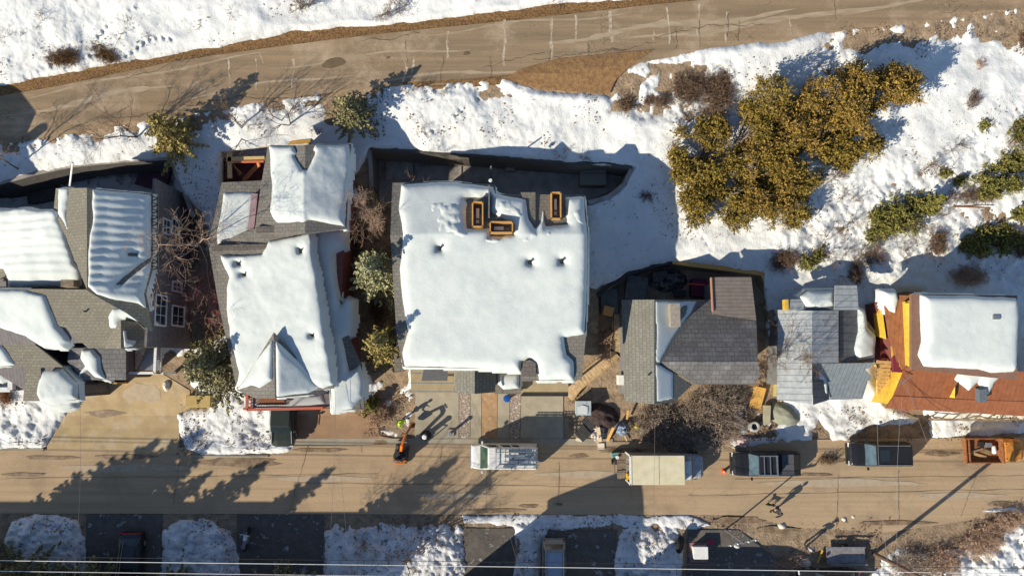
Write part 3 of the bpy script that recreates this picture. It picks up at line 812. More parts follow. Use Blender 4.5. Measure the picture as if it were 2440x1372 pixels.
# small dark gabled dormer over the entry
k1 = plane3((288, 762, 7.9), (288, 830, 7.9), (372, 826, 6.8))
k2 = plane3((288, 762, 7.9), (288, 830, 7.9), (250, 828, 7.0))
rk = roof(h1, [(k1, [(288, 762), (330, 768), (358, 795), (368, 829), (288, 830)]), (k2, [(288, 762), (288, 830), (250, 830), (262, 800)])], M_SH_GREEN, .15, name="dormer")
snow_slab(rk, [[k1]], [(293, 785), (300, 788), (303, 808), (322, 810), (330, 808), (318, 826), (296, 828)], .14, seed=9, wob=3)
# middle: dark porch roof with snow remnant, and the garage front
m1 = plane3((180, 828, 5.6), (300, 830, 5.6), (240, 905, 4.8))
rm = roof(h1, [(m1, [(165, 829), (300, 830), (300, 905), (200, 905), (160, 860)])], M_SH_PATCH)
snow_slab(rm, [[m1]], [(196, 832), (222, 832), (240, 850), (243, 880), (255, 905), (225, 898), (208, 880), (184, 898), (204, 872), (192, 852)], .4, seed=10, wob=4)
walls(h1, [(175, 830, m1), (298, 830, m1), (298, 902, m1), (205, 902, m1)], [m1], mat("plum_siding", (.12, .085, .09), (.09, .065, .07), scale=3), 0, inset=.1)
gp = P(268, 912, 1.6)
MB().box((gp.x, gp.y, 1.2), (1.5, .12, 2.3)).build("garage_door", M_WOODO, h1)
# timber deck with white railing at the south-east corner
dz = 3.2
dk = MB()
c_ = [P(303, 828, dz), P(384, 828, dz), P(384, 888, dz), P(303, 888, dz)]
dk.prism([c_[0], c_[1], c_[2], c_[3]], [p - Vector((0, 0, .2)) for p in c_])
dko = dk.build("deck", M_WOOD, h1)
MB().prism([P(334, 832, dz + .05), P(380, 832, dz + .05), P(380, 882, dz + .05), P(330, 882, dz + .05)], [P(334, 832, dz + .01), P(380, 832, dz + .01), P(380, 882, dz + .01), P(330, 882, dz + .01)]).build("rug", mat("blue_grey_boards", (.38, .40, .43), (.28, .30, .33), scale=6), dko)
MB().prism([P(322, 828, dz + 1.0), P(349, 830, dz + 1.0), P(326, 880, dz + .3), P(322, 880, dz + .3)], [P(322, 828, dz + .9), P(349, 830, dz + .9), P(326, 880, dz + .2), P(322, 880, dz + .2)]).build("lattice_screen", mat("lattice", (.42, .2, .09), (.55, .45, .33), scale=9, lo=.45, hi=.55), dko)
railing(h1, [c_[0], c_[3], c_[2], P(388, 802, dz)], 1.05, M_WHITE, rail=.16, sp=.16)
for c in (c_[2], c_[3]): MB().box((c.x, c.y, (dz) / 2 - .5), (.2, .2, dz + .8)).build("post", M_WHITE, h1)
# east wall windows
XE = P(356, 600, 9.0).x + .06
wall_pl = XE
def wwin(u0, u1, v0, v1, cols, rows):
    a = hitX((u0 + u1) / 2, (v0 + v1) / 2, XE); b = hitX(u0, v0, XE); c = hitX(u1, v1, XE)
    window(h1, (XE, a.y, a.z), '+x', abs(b.y - c.y) * .9, abs(b.z - c.z) * .86, cols, rows)
MB().box(((XE - .1), P(400, 640, 5).y, 4.0), (.18, 12.0, 9.6)).build("side_wall", M_WALL_DK, h1)
XE += .0
wwin(370, 394, 700, 779, 3, 2); wwin(409, 438, 727, 779, 2, 2); wwin(410, 432, 671, 696, 2, 2); wwin(388, 404, 520, 560, 2, 2); wwin(410, 425, 520, 560, 2, 2)
# white-capped vent mast behind the ridge
MB().tube(P(166, 446, 9.6), P(173, 388, 12.6), .07, .06, 8).build("vent_mast", M_WHITE, h1)
# bracket row along the east eave (snow guards)
g = MB()
for i in range(12):
    v = 468 + i * 15
    g.bar(P(363, v, 9.35), P(378, v + 5, 9.2), .06); g.bar(P(378, v + 5, 9.2), P(363, v + 10, 9.35), .06)
g.bar(P(379, 462, 9.25), P(379, 640, 9.25), .1)
g.build("eave_bracket", M_BLACK, h1)

# corner of the white-framed skylight room at the far west
h1b = thing("sun_room", "flat snowy sun room roof with a broad cream rim cut by the west edge", "sun room", G(20, 940))
fr = MB()
zt = 4.6
for a, b in (((-120, 868), (28, 868)), ((28, 868), (28, 928)), ((28, 928), (-120, 928))):
    fr.bar(P(*a, zt), P(*b, zt), .35, .4)
fr.build("rim", M_WHITE, h1b)
pl = plane3((-100, 870, zt - .1), (25, 870, zt - .1), (25, 928, zt - .12))
r_ = roof(h1b, [(pl, [(-110, 872), (24, 872), (24, 924), (-110, 924)])], M_METAL, .1)
snow_slab(r_, [[pl]], [(-110, 874), (20, 874), (22, 905), (8, 918), (-20, 905), (-110, 905)], .2, seed=71)
walls(h1b, [(-115, 865, pl), (38, 865, pl), (38, 930, pl), (-115, 930, pl)], [pl], M_WALL_GREY, -.5, inset=.0, drop=.15)

# retaining wall of the sunken yard behind house 1
def wall_line(name, pts, h, t, m, label, cat, below=2.6, cap=None):
    r = thing(name, label, cat, G(*pts[0]))
    mb = MB(); cp = MB()
    for a, b in zip(pts, pts[1:]):
        A = G(*a); B = G(*b)
        za, zb = h(*a) if callable(h) else A.z + h, h(*b) if callable(h) else B.z + h
        d = (Vector((B.x, B.y, 0)) - Vector((A.x, A.y, 0))); L = d.length
        if L < 1e-3: continue
        n = Vector((-d.y, d.x, 0)) / L * (t / 2); e = d / L * .02
        q = [Vector((A.x, A.y, za)) - n - e, Vector((B.x, B.y, zb)) - n + e, Vector((B.x, B.y, zb)) + n + e, Vector((A.x, A.y, za)) + n - e]
        mb.prism(q, [Vector((p.x, p.y, min(A.z, B.z) - below)) for p in q])
        if cap:
            q2 = [p + Vector((0, 0, .08)) for p in q]; cp.prism([p + (p - (A + B) / 2) * 0 for p in q2], [p + Vector((0, 0, .003)) for p in q])
    mb.build("wall_body", m, r)
    if cap: cp.build("coping", cap, r)
    return r
zhill = lambda u, v: float(ZR * (0.75 * np.clip((1000 - v) / (1000 - road_s(u)), 0, 1) + .25 * np.clip((1000 - v) / (1000 - road_s(u)), 0, 1) ** 2)) + .1
wall_line("retaining_wall", [(-300, 505), (0, 437), (90, 416), (175, 395), (300, 383), (408, 377)], zhill, .35, mat("dark_block", (.13, .12, .115), (.08, .075, .07), scale=4), "dark grey retaining wall stepping up behind the green-shingled house", "wall", cap=M_CONC_GREY)
wall_line("retaining_wall", [(408, 377), (432, 425), (446, 470), (470, 520)], zhill, .35, MATS["dark_block"], "short dark retaining wall turning down between the two western houses", "wall", cap=M_CONC_GREY)
wall_line("retaining_wall", [(880, 352), (1000, 360), (1180, 372), (1370, 389), (1440, 384), (1506, 398)], zhill, .4, mat("timber_crib", (.19, .165, .14), (.09, .08, .07), scale=5, stretch=(1, 1, 8)), "long dark retaining wall along the concrete yard behind the snow-covered duplex", "wall", cap=mat("coping_dark", (.10, .095, .09), (.07, .065, .06), scale=4))
wall_line("retaining_wall", [(1506, 400), (1488, 440), (1450, 470), (1400, 488)], zhill, .35, MATS["timber_crib"], "curved retaining wall at the east end of the concrete yard", "wall", cap=M_CONC_GREY)
wall_line("retaining_wall", [(880, 352), (884, 400), (894, 455)], zhill, .3, MATS["timber_crib"], "dark wall closing the west end of the concrete yard", "wall", cap=M_CONC_GREY)
wall_line("retaining_wall", [(1424, 705), (1450, 680), (1500, 651), (1560, 633), (1600, 624)], zhill, .35, mat("black_wall", (.05, .045, .045), (.03, .028, .028), scale=4), "black retaining wall curving round the yard west of the dark-shingled house", "wall", cap=MATS["black_wall"])
wall_line("retaining_wall", [(1602, 624), (1640, 630), (1700, 637), (1815, 652), (1830, 690)], zhill, .35, M_WOODG, "earth retaining wall with ochre dirt behind the dark-shingled house", "wall", cap=M_WOODO)

# ------------------------------------------------------------------ house 2: long snowy roof with red deck
h2 = thing("house", "long snow-covered house with grey shingle edges and red deck rails over the drive", "house", G(680, 760))
A = plane3((525, 600, 7.6), (742, 560, 8.5), (640, 945, 6.7))
ro = roof(h2, [(A, [(498, 592), (600, 545), (735, 545), (745, 600), (795, 925), (640, 945), (565, 930), (520, 720)])], M_SH_GREY)
snow_slab(ro, [[A]], [(524, 607), (560, 609), (625, 606), (640, 575), (700, 563), (741, 555), (746, 600), (765, 700), (782, 800), (795, 915), (770, 925), (700, 900), (600, 900), (560, 925), (572, 890), (548, 800), (545, 760), (538, 690), (545, 660), (535, 640)], .38, seed=12, lump=.09, lscale=.35, holes=[[(564, 624), (574, 624), (574, 632), (564, 632)], [(577, 652), (588, 652), (588, 657), (577, 657)], [(712, 592), (721, 592), (720, 603), (713, 603)], [(742, 797), (747, 797), (747, 801), (742, 801)]])
walls(h2, [(505, 595, A), (738, 560, A), (790, 920, A), (640, 935, A), (572, 925, A)], [A], M_WALL_RED, 0)
for u, v in ((569, 628), (583, 654), (717, 597), (744, 799)): vent(ro, A, u, v, .07, .5)
# north gable, ridge x=727
n1 = plane3((727, 345, 9.6), (727, 545, 9.6), (632, 450, 8.9)); n2 = plane3((727, 345, 9.6), (727, 545, 9.6), (835, 450, 8.7))
rn = roof(h2, [(n1, [(638, 348), (727, 345), (727, 556), (606, 557), (622, 440)]), (n2, [(727, 345), (836, 344), (824, 545), (735, 556), (727, 556)])], M_SH_GREY)
snow_slab(rn, [[n1, n2]], [(640, 347), (700, 349), (727, 400), (752, 346), (832, 344), (836, 400), (826, 480), (822, 540), (735, 522), (720, 528), (660, 530), (642, 505), (648, 440), (644, 380)], .34, seed=13, lump=.08, holes=[[(702, 372), (714, 360), (716, 345), (740, 345), (742, 356), (752, 362), (742, 388), (730, 404), (722, 404), (710, 388)]])
walls(h2, [(640, 352, n1), (727, 350, n1), (830, 350, n2), (820, 545, n2), (727, 550, n1), (615, 550, n1)], [n1, n2], M_WALL_RED, 0)
# west wing
w1 = plane3((520, 450, 8.0), (625, 450, 7.7), (500, 600, 7.4))
rw = roof(h2, [(w1, [(528, 435), (630, 430), (625, 570), (600, 592), (490, 597), (510, 520)])], M_SH_GREY)
snow_slab(rw, [[w1]], [(532, 459), (612, 460), (605, 520), (597, 552), (570, 572), (520, 588), (516, 560), (528, 500)], .22, seed=14, lump=.03)
MB().bar(P(608, 462, 7.95), P(598, 560, 7.8), .45, .25).build("parapet", mat("dull_pink_trim", (.35, .24, .26), (.28, .19, .2), scale=4), h2)
walls(h2, [(522, 445, w1), (625, 440, w1), (620, 580, w1), (500, 590, w1)], [w1], M_WALL_RED, 0)
MB().bar(P(505, 592, 7.95), P(640, 588, 8.05), .4, .2).bar(P(612, 548, 8.95), P(736, 544, 8.95), .45, .22).build("ridge_cap", M_SH_BROWN, h2)
# low east roof, its snow shaded by the main roof
L = plane3((745, 540, 7.3), (825, 545, 7.0), (860, 960, 5.6))
rl = roof(h2, [(L, [(735, 535), (826, 545), (818, 590), (792, 600), (800, 700), (845, 760), (830, 800), (862, 870), (868, 975), (790, 978), (785, 920), (740, 570)])], M_SH_GREY)
snow_slab(rl, [[L]], [(740, 538), (824, 545), (822, 588), (796, 602), (800, 660), (812, 730), (828, 712), (842, 718), (846, 760), (838, 796), (816, 805), (832, 885), (845, 880), (858, 868), (868, 905), (866, 945), (840, 975), (790, 980), (788, 920), (770, 800), (745, 600)], .38, seed=15, lump=.04, wob=4)
walls(h2, [(745, 545, L), (820, 548, L), (812, 720, L), (835, 900, L), (840, 945, L), (792, 950, L)], [L], M_WALL_RED, 0, inset=.4)
# front cross gable with its snowy triangle
f1 = plane3((652, 790, 8.3), (655, 948, 8.2), (566, 930, 7.0)); f2 = plane3((652, 790, 8.3), (655, 948, 8.2), (775, 925, 6.9))
rf = roof(h2, [(f1, [(652, 792), (655, 948), (612, 950), (566, 930)]), (f2, [(652, 792), (775, 925), (770, 938), (655, 948)])], M_SH_GREY, .2)
snow_slab(rf, [[f1]], [(650, 810), (650, 905), (620, 925), (600, 918), (568, 928), (610, 858)], .3, seed=16, wob=4, edge=4)
snow_slab(rf, [[f2]], [(656, 808), (680, 830), (720, 868), (770, 922), (735, 936), (660, 944), (658, 880)], .3, seed=17, wob=4, edge=4, lump=.05)
walls(h2, [(575, 930, f1), (655, 940, f1), (762, 926, f2), (700, 860, f2), (655, 815, f1), (620, 870, f1)], [f1, f2], M_WALL_RED, 0, inset=.15)
# upper front deck, red rails
zd = 3.9
dk = [P(600, 925, zd), P(830, 925, zd), P(826, 968, zd), P(600, 972, zd)]
do = MB().prism(dk, [p - Vector((0, 0, .22)) for p in dk]).build("deck", mat("grey_deck_boards", (.30, .28, .27), (.2, .19, .18), scale=3), h2)
railing(h2, [P(600, 925, zd), P(600, 974, zd), P(692, 972, zd), P(778, 970, zd)], 1.0, M_RAIL_RED, rail=.16, sp=.2)
MB().bar(P(618, 955, zd + .5), P(680, 955, zd + .5), .55, .45).build("bench", mat("brown_bench", (.26, .11, .05), (.2, .08, .04), scale=4), do)
pl = plane3((600, 930, zd + .02), (780, 930, zd + .02), (700, 970, zd + .02))
snow_slab(do, [[pl]], [(700, 935), (765, 930), (775, 962), (740, 966), (610, 968), (608, 962), (690, 962)], .16, seed=18, wob=8)
for u, v in ((604, 970), (690, 970), (775, 968)):
    p = P(u, v, 2); MB().box((p.x, p.y, 1.9), (.16, .16, 4.2)).build("post", M_RAIL_RED, h2)
# back deck frame, yellow beams round a dark well
zy = 6.2
y_ = MB()
y_.bar(P(546, 352, zy), P(548, 425, zy), .32, .12).bar(P(540, 380, zy), P(630, 378, zy), .34, .12)
y_.build("deck_beam", mat("pale_new_timber", (.62, .46, .22), (.5, .36, .16), scale=5), h2)
MB().bar(P(550, 387, zy + .1), P(628, 385, zy + .1), .14, .1).bar(P(580, 430, 4.0), P(618, 390, 5.9), .34, .1).build("stair_beam", mat("orange_red_paint", (.60, .19, .07), (.5, .15, .06), scale=5), h2)
MB().prism([P(534, 384, 3.4), P(632, 384, 3.4), P(628, 432, 3.4), P(530, 432, 3.4)], [P(534, 384, 3.3), P(632, 384, 3.3), P(628, 432, 3.3), P(530, 432, 3.3)]).build("porch_floor", mat("deep_red_stain", (.11, .03, .035), (.07, .02, .025), scale=3), h2)
MB().bar(P(556, 350, zy + .2), P(660, 342, zy + .2), .3, .12).bar(P(660, 343, zy + .15), P(740, 337, zy + .15), .3, .12).build("back_rail", mat("ochre_timber", (.5, .3, .08), (.36, .2, .06), scale=5), h2)

# ------------------------------------------------------------------ house 3: the wide snow-covered duplex
h3 = thing("house", "wide duplex under one thick unbroken snow roof with three orange-framed skylights", "duplex house", G(1170, 720))
s1 = plane3((950, 560, 9.3), (1398, 560, 9.3), (1170, 885, 7.7))     # south slope
s2 = plane3((950, 560, 9.3), (1398, 560, 9.3), (1170, 440, 8.6))     # north slope
r3 = roof(h3, [(s1, [(930, 560), (1402, 560), (1396, 800), (1386, 905), (1245, 908), (1240, 880), (960, 874), (945, 800)]), (s2, [(935, 436), (1060, 432), (1180, 440), (1182, 462), (1392, 465), (1402, 560), (930, 560)])], M_SH_GREY, .3)
snow_slab(r3, [[s1, s2]], [(956, 440), (1070, 433), (1120, 438), (1175, 446), (1180, 462), (1215, 470), (1255, 474), (1262, 520), (1275, 545), (1290, 530), (1296, 470), (1390, 470), (1400, 560), (1398, 700), (1392, 795), (1345, 805), (1350, 845), (1368, 860), (1366, 905), (1285, 905), (1277, 870), (1262, 855), (1243, 862), (1240, 885), (1160, 878), (1040, 874), (965, 872), (960, 840), (972, 790), (960, 720), (952, 640), (962, 560), (950, 500)],
          .5, seed=21, lump=.05, lscale=.25, wob=5, edge=7,
          holes=[[(1108, 476), (1120, 470), (1168, 470), (1168, 505), (1222, 530), (1225, 560), (1170, 566), (1168, 545), (1112, 545)], [(1290, 478), (1300, 455), (1345, 455), (1348, 500), (1352, 535), (1300, 540)], [(1044, 588), (1052, 588), (1052, 597), (1044, 597)], [(1258, 622), (1266, 622), (1266, 629), (1258, 629)], [(1334, 620), (1342, 620), (1342, 628), (1334, 628)]])
for k_, (pg, lm) in enumerate([([(1010, 480), (1060, 470), (1110, 480), (1108, 545), (1165, 568), (1230, 562), (1260, 545), (1300, 545), (1350, 545), (1340, 575), (1250, 590), (1160, 585), (1080, 575), (1040, 560)], .10), ([(1180, 468), (1240, 475), (1258, 520), (1235, 545), (1225, 530), (1175, 505)], .10), ([(1352, 500), (1392, 480), (1396, 545), (1355, 545)], .08)]):
    snow_slab(r3, [[s1, s2]], pg, .56, seed=24 + k_, lump=lm, lscale=2.2, wob=14, edge=9)
walls(h3, [(945, 445, s2), (1175, 448, s2), (1388, 470, s2), (1396, 560, s1), (1382, 895, s1), (1240, 885, s1), (965, 868, s1)], [s1, s2], M_WALL_TAN, 0, inset=.5)
def skylight(u0, v0, u1, v1):
    pl = s2 if v1 < 560 else s1
    z = float(phit(s2, (u0 + u1) / 2, (v0 + v1) / 2))
    zt_ = z + .6
    c = [P(u0, v0, zt_), P(u1, v0, zt_), P(u1, v1, zt_), P(u0, v1, zt_)]
    mb = MB()
    for i in range(4):
        a, b = c[i], c[(i + 1) % 4]; d = (b - a).normalized()
        mb.bar(a - d * .05, b + d * .05, .09, .10)
        q = (a + b) / 2 - Vector((0, 0, .5)); e = (abs((b - a).x) + .1, abs((b - a).y) + .1)
        mb.box(q, (max(e[0] - .1 if i % 2 == 0 else .08, .08), max(e[1] - .1 if i % 2 == 1 else .08, .08), .86))
    sk = mb.build("skylight", M_WOODO, r3)
    mid = (c[0] + c[2]) / 2
    w, h = abs(c[1].x - c[0].x) - .3, abs(c[0].y - c[3].y) - .3
    MB().box((mid.x, mid.y, mid.z - .62), (w, h, .04)).build("pane", M_GLASS, sk)
    n_ = MB()
    if w < h: n_.box((mid.x - .02, mid.y + h * .12, mid.z - .5), (w * .55, h * .5, .12)).box((mid.x - .02, mid.y - h * .30, mid.z - .5), (w * .5, h * .16, .1))
    else: n_.box((mid.x - w * .15, mid.y, mid.z - .5), (w * .55, h * .6, .12))
    n_.build("shade_panel", M_WHITE, sk, bevel=.02)
skylight(1126, 482, 1150, 540); skylight(1168, 529, 1221, 554); skylight(1314, 459, 1336, 521)
for u, v in ((1048, 592), (1262, 625), (1338, 622)): vent(r3, s1, u, v, .11, .75)
# parapet line between the halves, bare bits, side pieces
MB().bar(P(1166, 445, 9.05), P(1165, 520, 9.35), .1, .6).build("party_wall", M_WALL_GREY, h3)
MB().prism([P(1240, 458, 8.9), P(1276, 458, 8.9), P(1276, 540, 9.3), P(1262, 520, 9.25)], [P(1240, 458, 8.6), P(1276, 458, 8.6), P(1276, 540, 9.0), P(1262, 520, 8.9)]).build("roof_cricket", M_SH_GREEN, h3)
lft = plane3((938, 780, 6.4), (965, 780, 6.6), (940, 890, 6.2))
roof(h3, [(lft, [(936, 782), (966, 780), (964, 884), (940, 888)])], M_SH_BROWN, .25, name="side_roof")
pr = plane3((1352, 803, 7.9), (1385, 803, 7.7), (1352, 848, 7.7))
o = roof(h3, [(pr, [(1354, 803), (1384, 803), (1382, 848), (1356, 848)])], M_METAL, .3, name="chase_roof")
# bare strip down to the eave at the east half
bz = plane3((1243, 857, 8.2), (1277, 857, 8.2), (1243, 898, 8.0))
roof(h3, [(bz, [(1246, 862), (1262, 857), (1276, 864), (1278, 896), (1244, 896)])], M_SH_BROWN, .2, name="side_roof")
# pergola terrace on the left
zt_ = 3.6
c = [P(977, 870, zt_), P(1082, 874, zt_), P(1082, 936, zt_), P(980, 936, zt_)]
tr = MB().prism(c, [p - Vector((0, 0, .25)) for p in c]).build("terrace", M_WALL_TAN, h3)
b_ = MB()
for t in (.25, .62, .94):
    b_.bar(P(978, 872 + 64 * t, zt_ + 1.0), P(1082, 874 + 62 * t, zt_ + 1.0), .07)
b_.build("guard_rail", M_METAL, h3)
MB().prism([P(1010, 877, 5.6), P(1068, 877, 5.6), P(1066, 907, 5.4), P(1004, 907, 5.4)], [P(1010, 877, 5.5), P(1068, 877, 5.5), P(1066, 907, 5.3), P(1004, 907, 5.3)]).build("awning", mat("slate_awning", (.115, .115, .12), (.09, .09, .095), scale=4), h3)
for u, v in ((984, 930), (1078, 930)):
    p = P(u, v, 1.6); MB().box((p.x, p.y, 1.6), (.25, .25, 3.4)).build("post", M_WALL_TAN, h3)
# gabled entry porch
q1 = plane3((1131, 876, 6.2), (1131, 938, 6.2), (1083, 905, 5.2)); q2 = plane3((1131, 876, 6.2), (1131, 938, 6.2), (1182, 905, 5.2))
roof(h3, [(q1, [(1083, 878), (1131, 876), (1131, 938), (1083, 936)]), (q2, [(1131, 876), (1182, 878), (1180, 934), (1131, 938)])], M_SH_GREY2, .18, name="porch_roof")
walls(h3, [(1088, 880, q1), (1131, 878, q1), (1176, 880, q2), (1176, 930, q2), (1131, 932, q1), (1088, 930, q1)], [q1, q2], M_WALL_TAN, 0, inset=.2)
pw2 = plane3((1183, 885, 4.6), (1240, 885, 4.6), (1183, 935, 4.5))
rp = roof(h3, [(pw2, [(1180, 882), (1241, 884), (1241, 938), (1178, 938)])], M_SH_GREEN, .3, name="porch_roof")
snow_slab(rp, [[pw2]], [(1186, 888), (1238, 888), (1237, 925), (1200, 927), (1186, 915)], .25, seed=23, wob=5)
walls(h3, [(1184, 886, pw2), (1238, 886, pw2), (1238, 932, pw2), (1184, 932, pw2)], [pw2], M_WALL_TAN, 0, inset=.1)
zb_ = 3.9
c = [P(1246, 905, zb_), P(1354, 905, zb_), P(1354, 941, zb_), P(1240, 941, zb_), P(1240, 915, zb_)]
MB().prism(c, [p - Vector((0, 0, .3)) for p in c]).build("balcony", M_WALL_TAN, h3)
for u in (1254, 1332):
    p = P(u, 938, 1.8); MB().box((p.x, p.y, 1.7), (.14, .14, 3.8)).build("post", M_METAL, h3)
MB().bar(P(1240, 942, zb_ + .12), P(1354, 942, zb_ + .12), .1, .12).build("gutter", M_BLACK, h3)

# ------------------------------------------------------------------ house 4: dark cross-gabled shingle roof
h4 = thing("house", "dark shingled cross-gabled house with frost in the valley, next to the yellow-walled cottage", "house", G(1640, 840))
w_ = plane3((1559, 714, 6.6), (1559, 962, 6.6), (1483, 800, 5.2)); e_ = plane3((1559, 714, 6.6), (1559, 962, 6.6), (1660, 840, 4.9))
r4 = roof(h4, [(w_, [(1482, 714), (1559, 714), (1559, 962), (1489, 956)]), (e_, [(1559, 714), (1700, 714), (1680, 760), (1600, 850), (1570, 866), (1650, 916), (1605, 958), (1559, 962)])], M_SH_GREY2)
MATS["grey_shingle_turned"]
nn = plane3((1570, 862, 6.3), (1802, 862, 6.3), (1700, 716, 4.7)); ns = plane3((1570, 862, 6.3), (1802, 862, 6.3), (1700, 915, 5.5))
r4b = roof(h4, [(nn, [(1570, 862), (1600, 810), (1640, 765), (1662, 716), (1695, 714), (1795, 716), (1802, 760), (1806, 862)]), (ns, [(1570, 862), (1806, 862), (1812, 895), (1796, 916), (1655, 915)])], M_SH_PATCH)
walls(h4, [(1490, 720, w_), (1559, 718, w_), (1640, 720, e_), (1600, 950, e_), (1559, 955, w_), (1494, 950, w_)], [w_, e_], M_WALL_GREY, 0, inset=.25)
walls(h4, [(1600, 862, ns), (1640, 740, nn), (1790, 725, nn), (1798, 862, nn), (1790, 908, ns), (1665, 908, ns)], [nn, ns], M_WALL_GREY, 0, inset=.25)
# frost: a very thin snow skin in the shade of the ridge
snow_slab(r4, [[e_], [nn]], [(1563, 718), (1630, 718), (1660, 718), (1645, 745), (1612, 790), (1596, 820), (1573, 864), (1563, 864)], .05, seed=31, lump=.012, wob=6, edge=3, holes=[[(1625, 730), (1640, 724), (1632, 752), (1612, 775), (1610, 760)]], cut=1)
snow_slab(r4, [[e_]], [(1563, 868), (1575, 872), (1604, 890), (1604, 950), (1564, 958)], .05, seed=32, lump=.012, wob=4, edge=3, cut=1)
ch = pp(e_, 1603, 752)
MB().box((ch.x, ch.y, ch.z + .35), (.7, 1.7, 1.1)).build("chimney", mat("buff_render", (.36, .32, .26), (.26, .22, .17), scale=4), r4)
vent(r4, w_, 1545, 892, .07, .35)
# slatted lower roof at the back
bk = plane3((1695, 660, 5.2), (1790, 660, 5.2), (1700, 755, 5.5))
roof(h4, [(bk, [(1694, 660), (1790, 660), (1802, 762), (1698, 748)])], seams("slatted_roof", (.24, .20, .17), (.18, .15, .13), math.pi / 2, .28, rough=.85, metallic=0, dark=.7), .15, name="back_roof")
walls(h4, [(1700, 665, bk), (1785, 665, bk), (1792, 745, bk), (1705, 745, bk)], [bk], M_WALL_GREY, -.5, inset=.2)
MB().bar(P(1694, 662, 5.25), P(1698, 742, 5.5), .1, .2).build("fascia", mat("dull_orange_trim", (.5, .25, .15), rough=.7), h4)
MB().box(P(1480, 905, 2.6), (.55, .75, 1.2)).build("service_box", M_WHITE, h4)

# ------------------------------------------------------------------ house 5: metal-roofed cottage
h5 = thing("house", "cottage with ribbed grey metal roofs and pale yellow side wall", "cottage", G(1940, 850))
M_MET = seams("ribbed_metal", (.48, .50, .49), (.34, .365, .37), math.pi / 2, .46, rough=.42, metallic=.3, dark=.6)
M_MET2 = seams("ribbed_metal_fine", (.27, .30, .31), (.20, .23, .24), .2, .30, rough=.45, metallic=.3, dark=.6)
M_METD = seams("dark_ribbed_metal", (.15, .17, .19), (.11, .125, .14), math.pi / 2, .6, rough=.45, metallic=.3, dark=.5)
m1 = plane3((1935, 740, 5.4), (1935, 960, 5.4), (1852, 850, 4.3)); m2 = plane3((1935, 740, 5.4), (1935, 960, 5.4), (1997, 850, 4.9))
r5 = roof(h5, [(m1, [(1854, 738), (1935, 740), (1935, 962), (1852, 952)]), (m2, [(1935, 740), (1998, 740), (1998, 864), (1935, 866)])], M_MET, .12)
m3 = plane3((2000, 742, 4.6), (2000, 860, 4.6), (2050, 800, 4.2))
r5b = roof(h5, [(m3, [(2000, 741), (2048, 738), (2086, 790), (2084, 862), (2000, 864)])], M_METD, .12)
snow_slab(r5b, [[m3]], [(2044, 735), (2060, 740), (2066, 780), (2086, 800), (2084, 852), (2042, 857), (2035, 830), (2044, 790)], .4, seed=41, wob=4)
m4 = plane3((1937, 866, 4.8), (2090, 864, 4.8), (2000, 908, 4.1))
m6 = plane3((1966, 905, 4.0), (2066, 905, 4.0), (2000, 950, 3.4))
roof(h5, [(m4, [(1937, 866), (2092, 864), (2062, 880), (2080, 900), (2066, 908), (1976, 908)])], M_MET2, .12)
roof(h5, [(m6, [(1974, 908), (2068, 908), (2055, 950), (1978, 952)])], M_MET2, .12, name="porch_roof")
m5 = plane3((1936, 868, 4.8), (1936, 962, 4.8), (1975, 900, 3.7))
r5c = roof(h5, [(m5, [(1937, 868), (1952, 880), (1974, 905), (1976, 952), (1938, 964)])], M_METD, .1)
snow_slab(r5c, [[m5]], [(1949, 882), (1960, 884), (1972, 905), (1972, 940), (1966, 935), (1962, 905), (1950, 902)], .2, seed=42, wob=3)
walls(h5, [(1858, 742, m1), (1930, 742, m1), (1930, 955, m1), (1858, 950, m1)], [m1, m2], M_WALL_GREY, 0, inset=.9)
walls(h5, [(1935, 742, m2), (2040, 742, m2), (2078, 860, m2), (1970, 945, m2), (1935, 950, m2)], [m2, m3, m4], M_WALL_GREY, 0, inset=.15)
MB().prism([P(1845, 858, 2.0), P(1853, 855, 2.0), P(1853, 944, 2.0), P(1842, 944, 2.0)], [P(1845, 858, .2), P(1853, 855, .2), P(1853, 944, .2), P(1842, 944, .2)]).build("side_wall", M_YELLOWP, h5)
for v in (868, 905): MB().box(P(1843, v, 1.7), (.12, .5, .8)).build("window", M_WHITE, h5)
# small lean-tos at the back
bk1 = plane3((1868, 712, 4.9), (1915, 712, 4.9), (1870, 738, 5.0)); bk2 = plane3((1990, 682, 5.4), (2045, 682, 5.4), (2000, 738, 5.5)); bk3 = plane3((1915, 690, 4.8), (1990, 690, 4.8), (1920, 738, 5.0))
roof(h5, [(bk1, [(1878, 713), (1914, 713), (1916, 738), (1876, 738)])], M_MET, .1, name="lean_to_roof")
roof(h5, [(bk2, [(1990, 680), (2042, 680), (2046, 738), (1988, 738)])], M_MET, .1, name="lean_to_roof")
MB().bar(P(1871, 714, 4.8), P(1872, 738, 4.8), .28, .5).build("trim", M_YELLOW, h5)
rr = roof(h5, [(bk3, [(1900, 708), (1920, 692), (1990, 690), (1988, 738), (1916, 738)])], M_METD, .1, name="lean_to_roof")
snow_slab(rr, [[bk3]], [(1905, 706), (1925, 692), (1988, 690), (1986, 728), (1950, 735), (1920, 730)], .3, seed=43, wob=5)

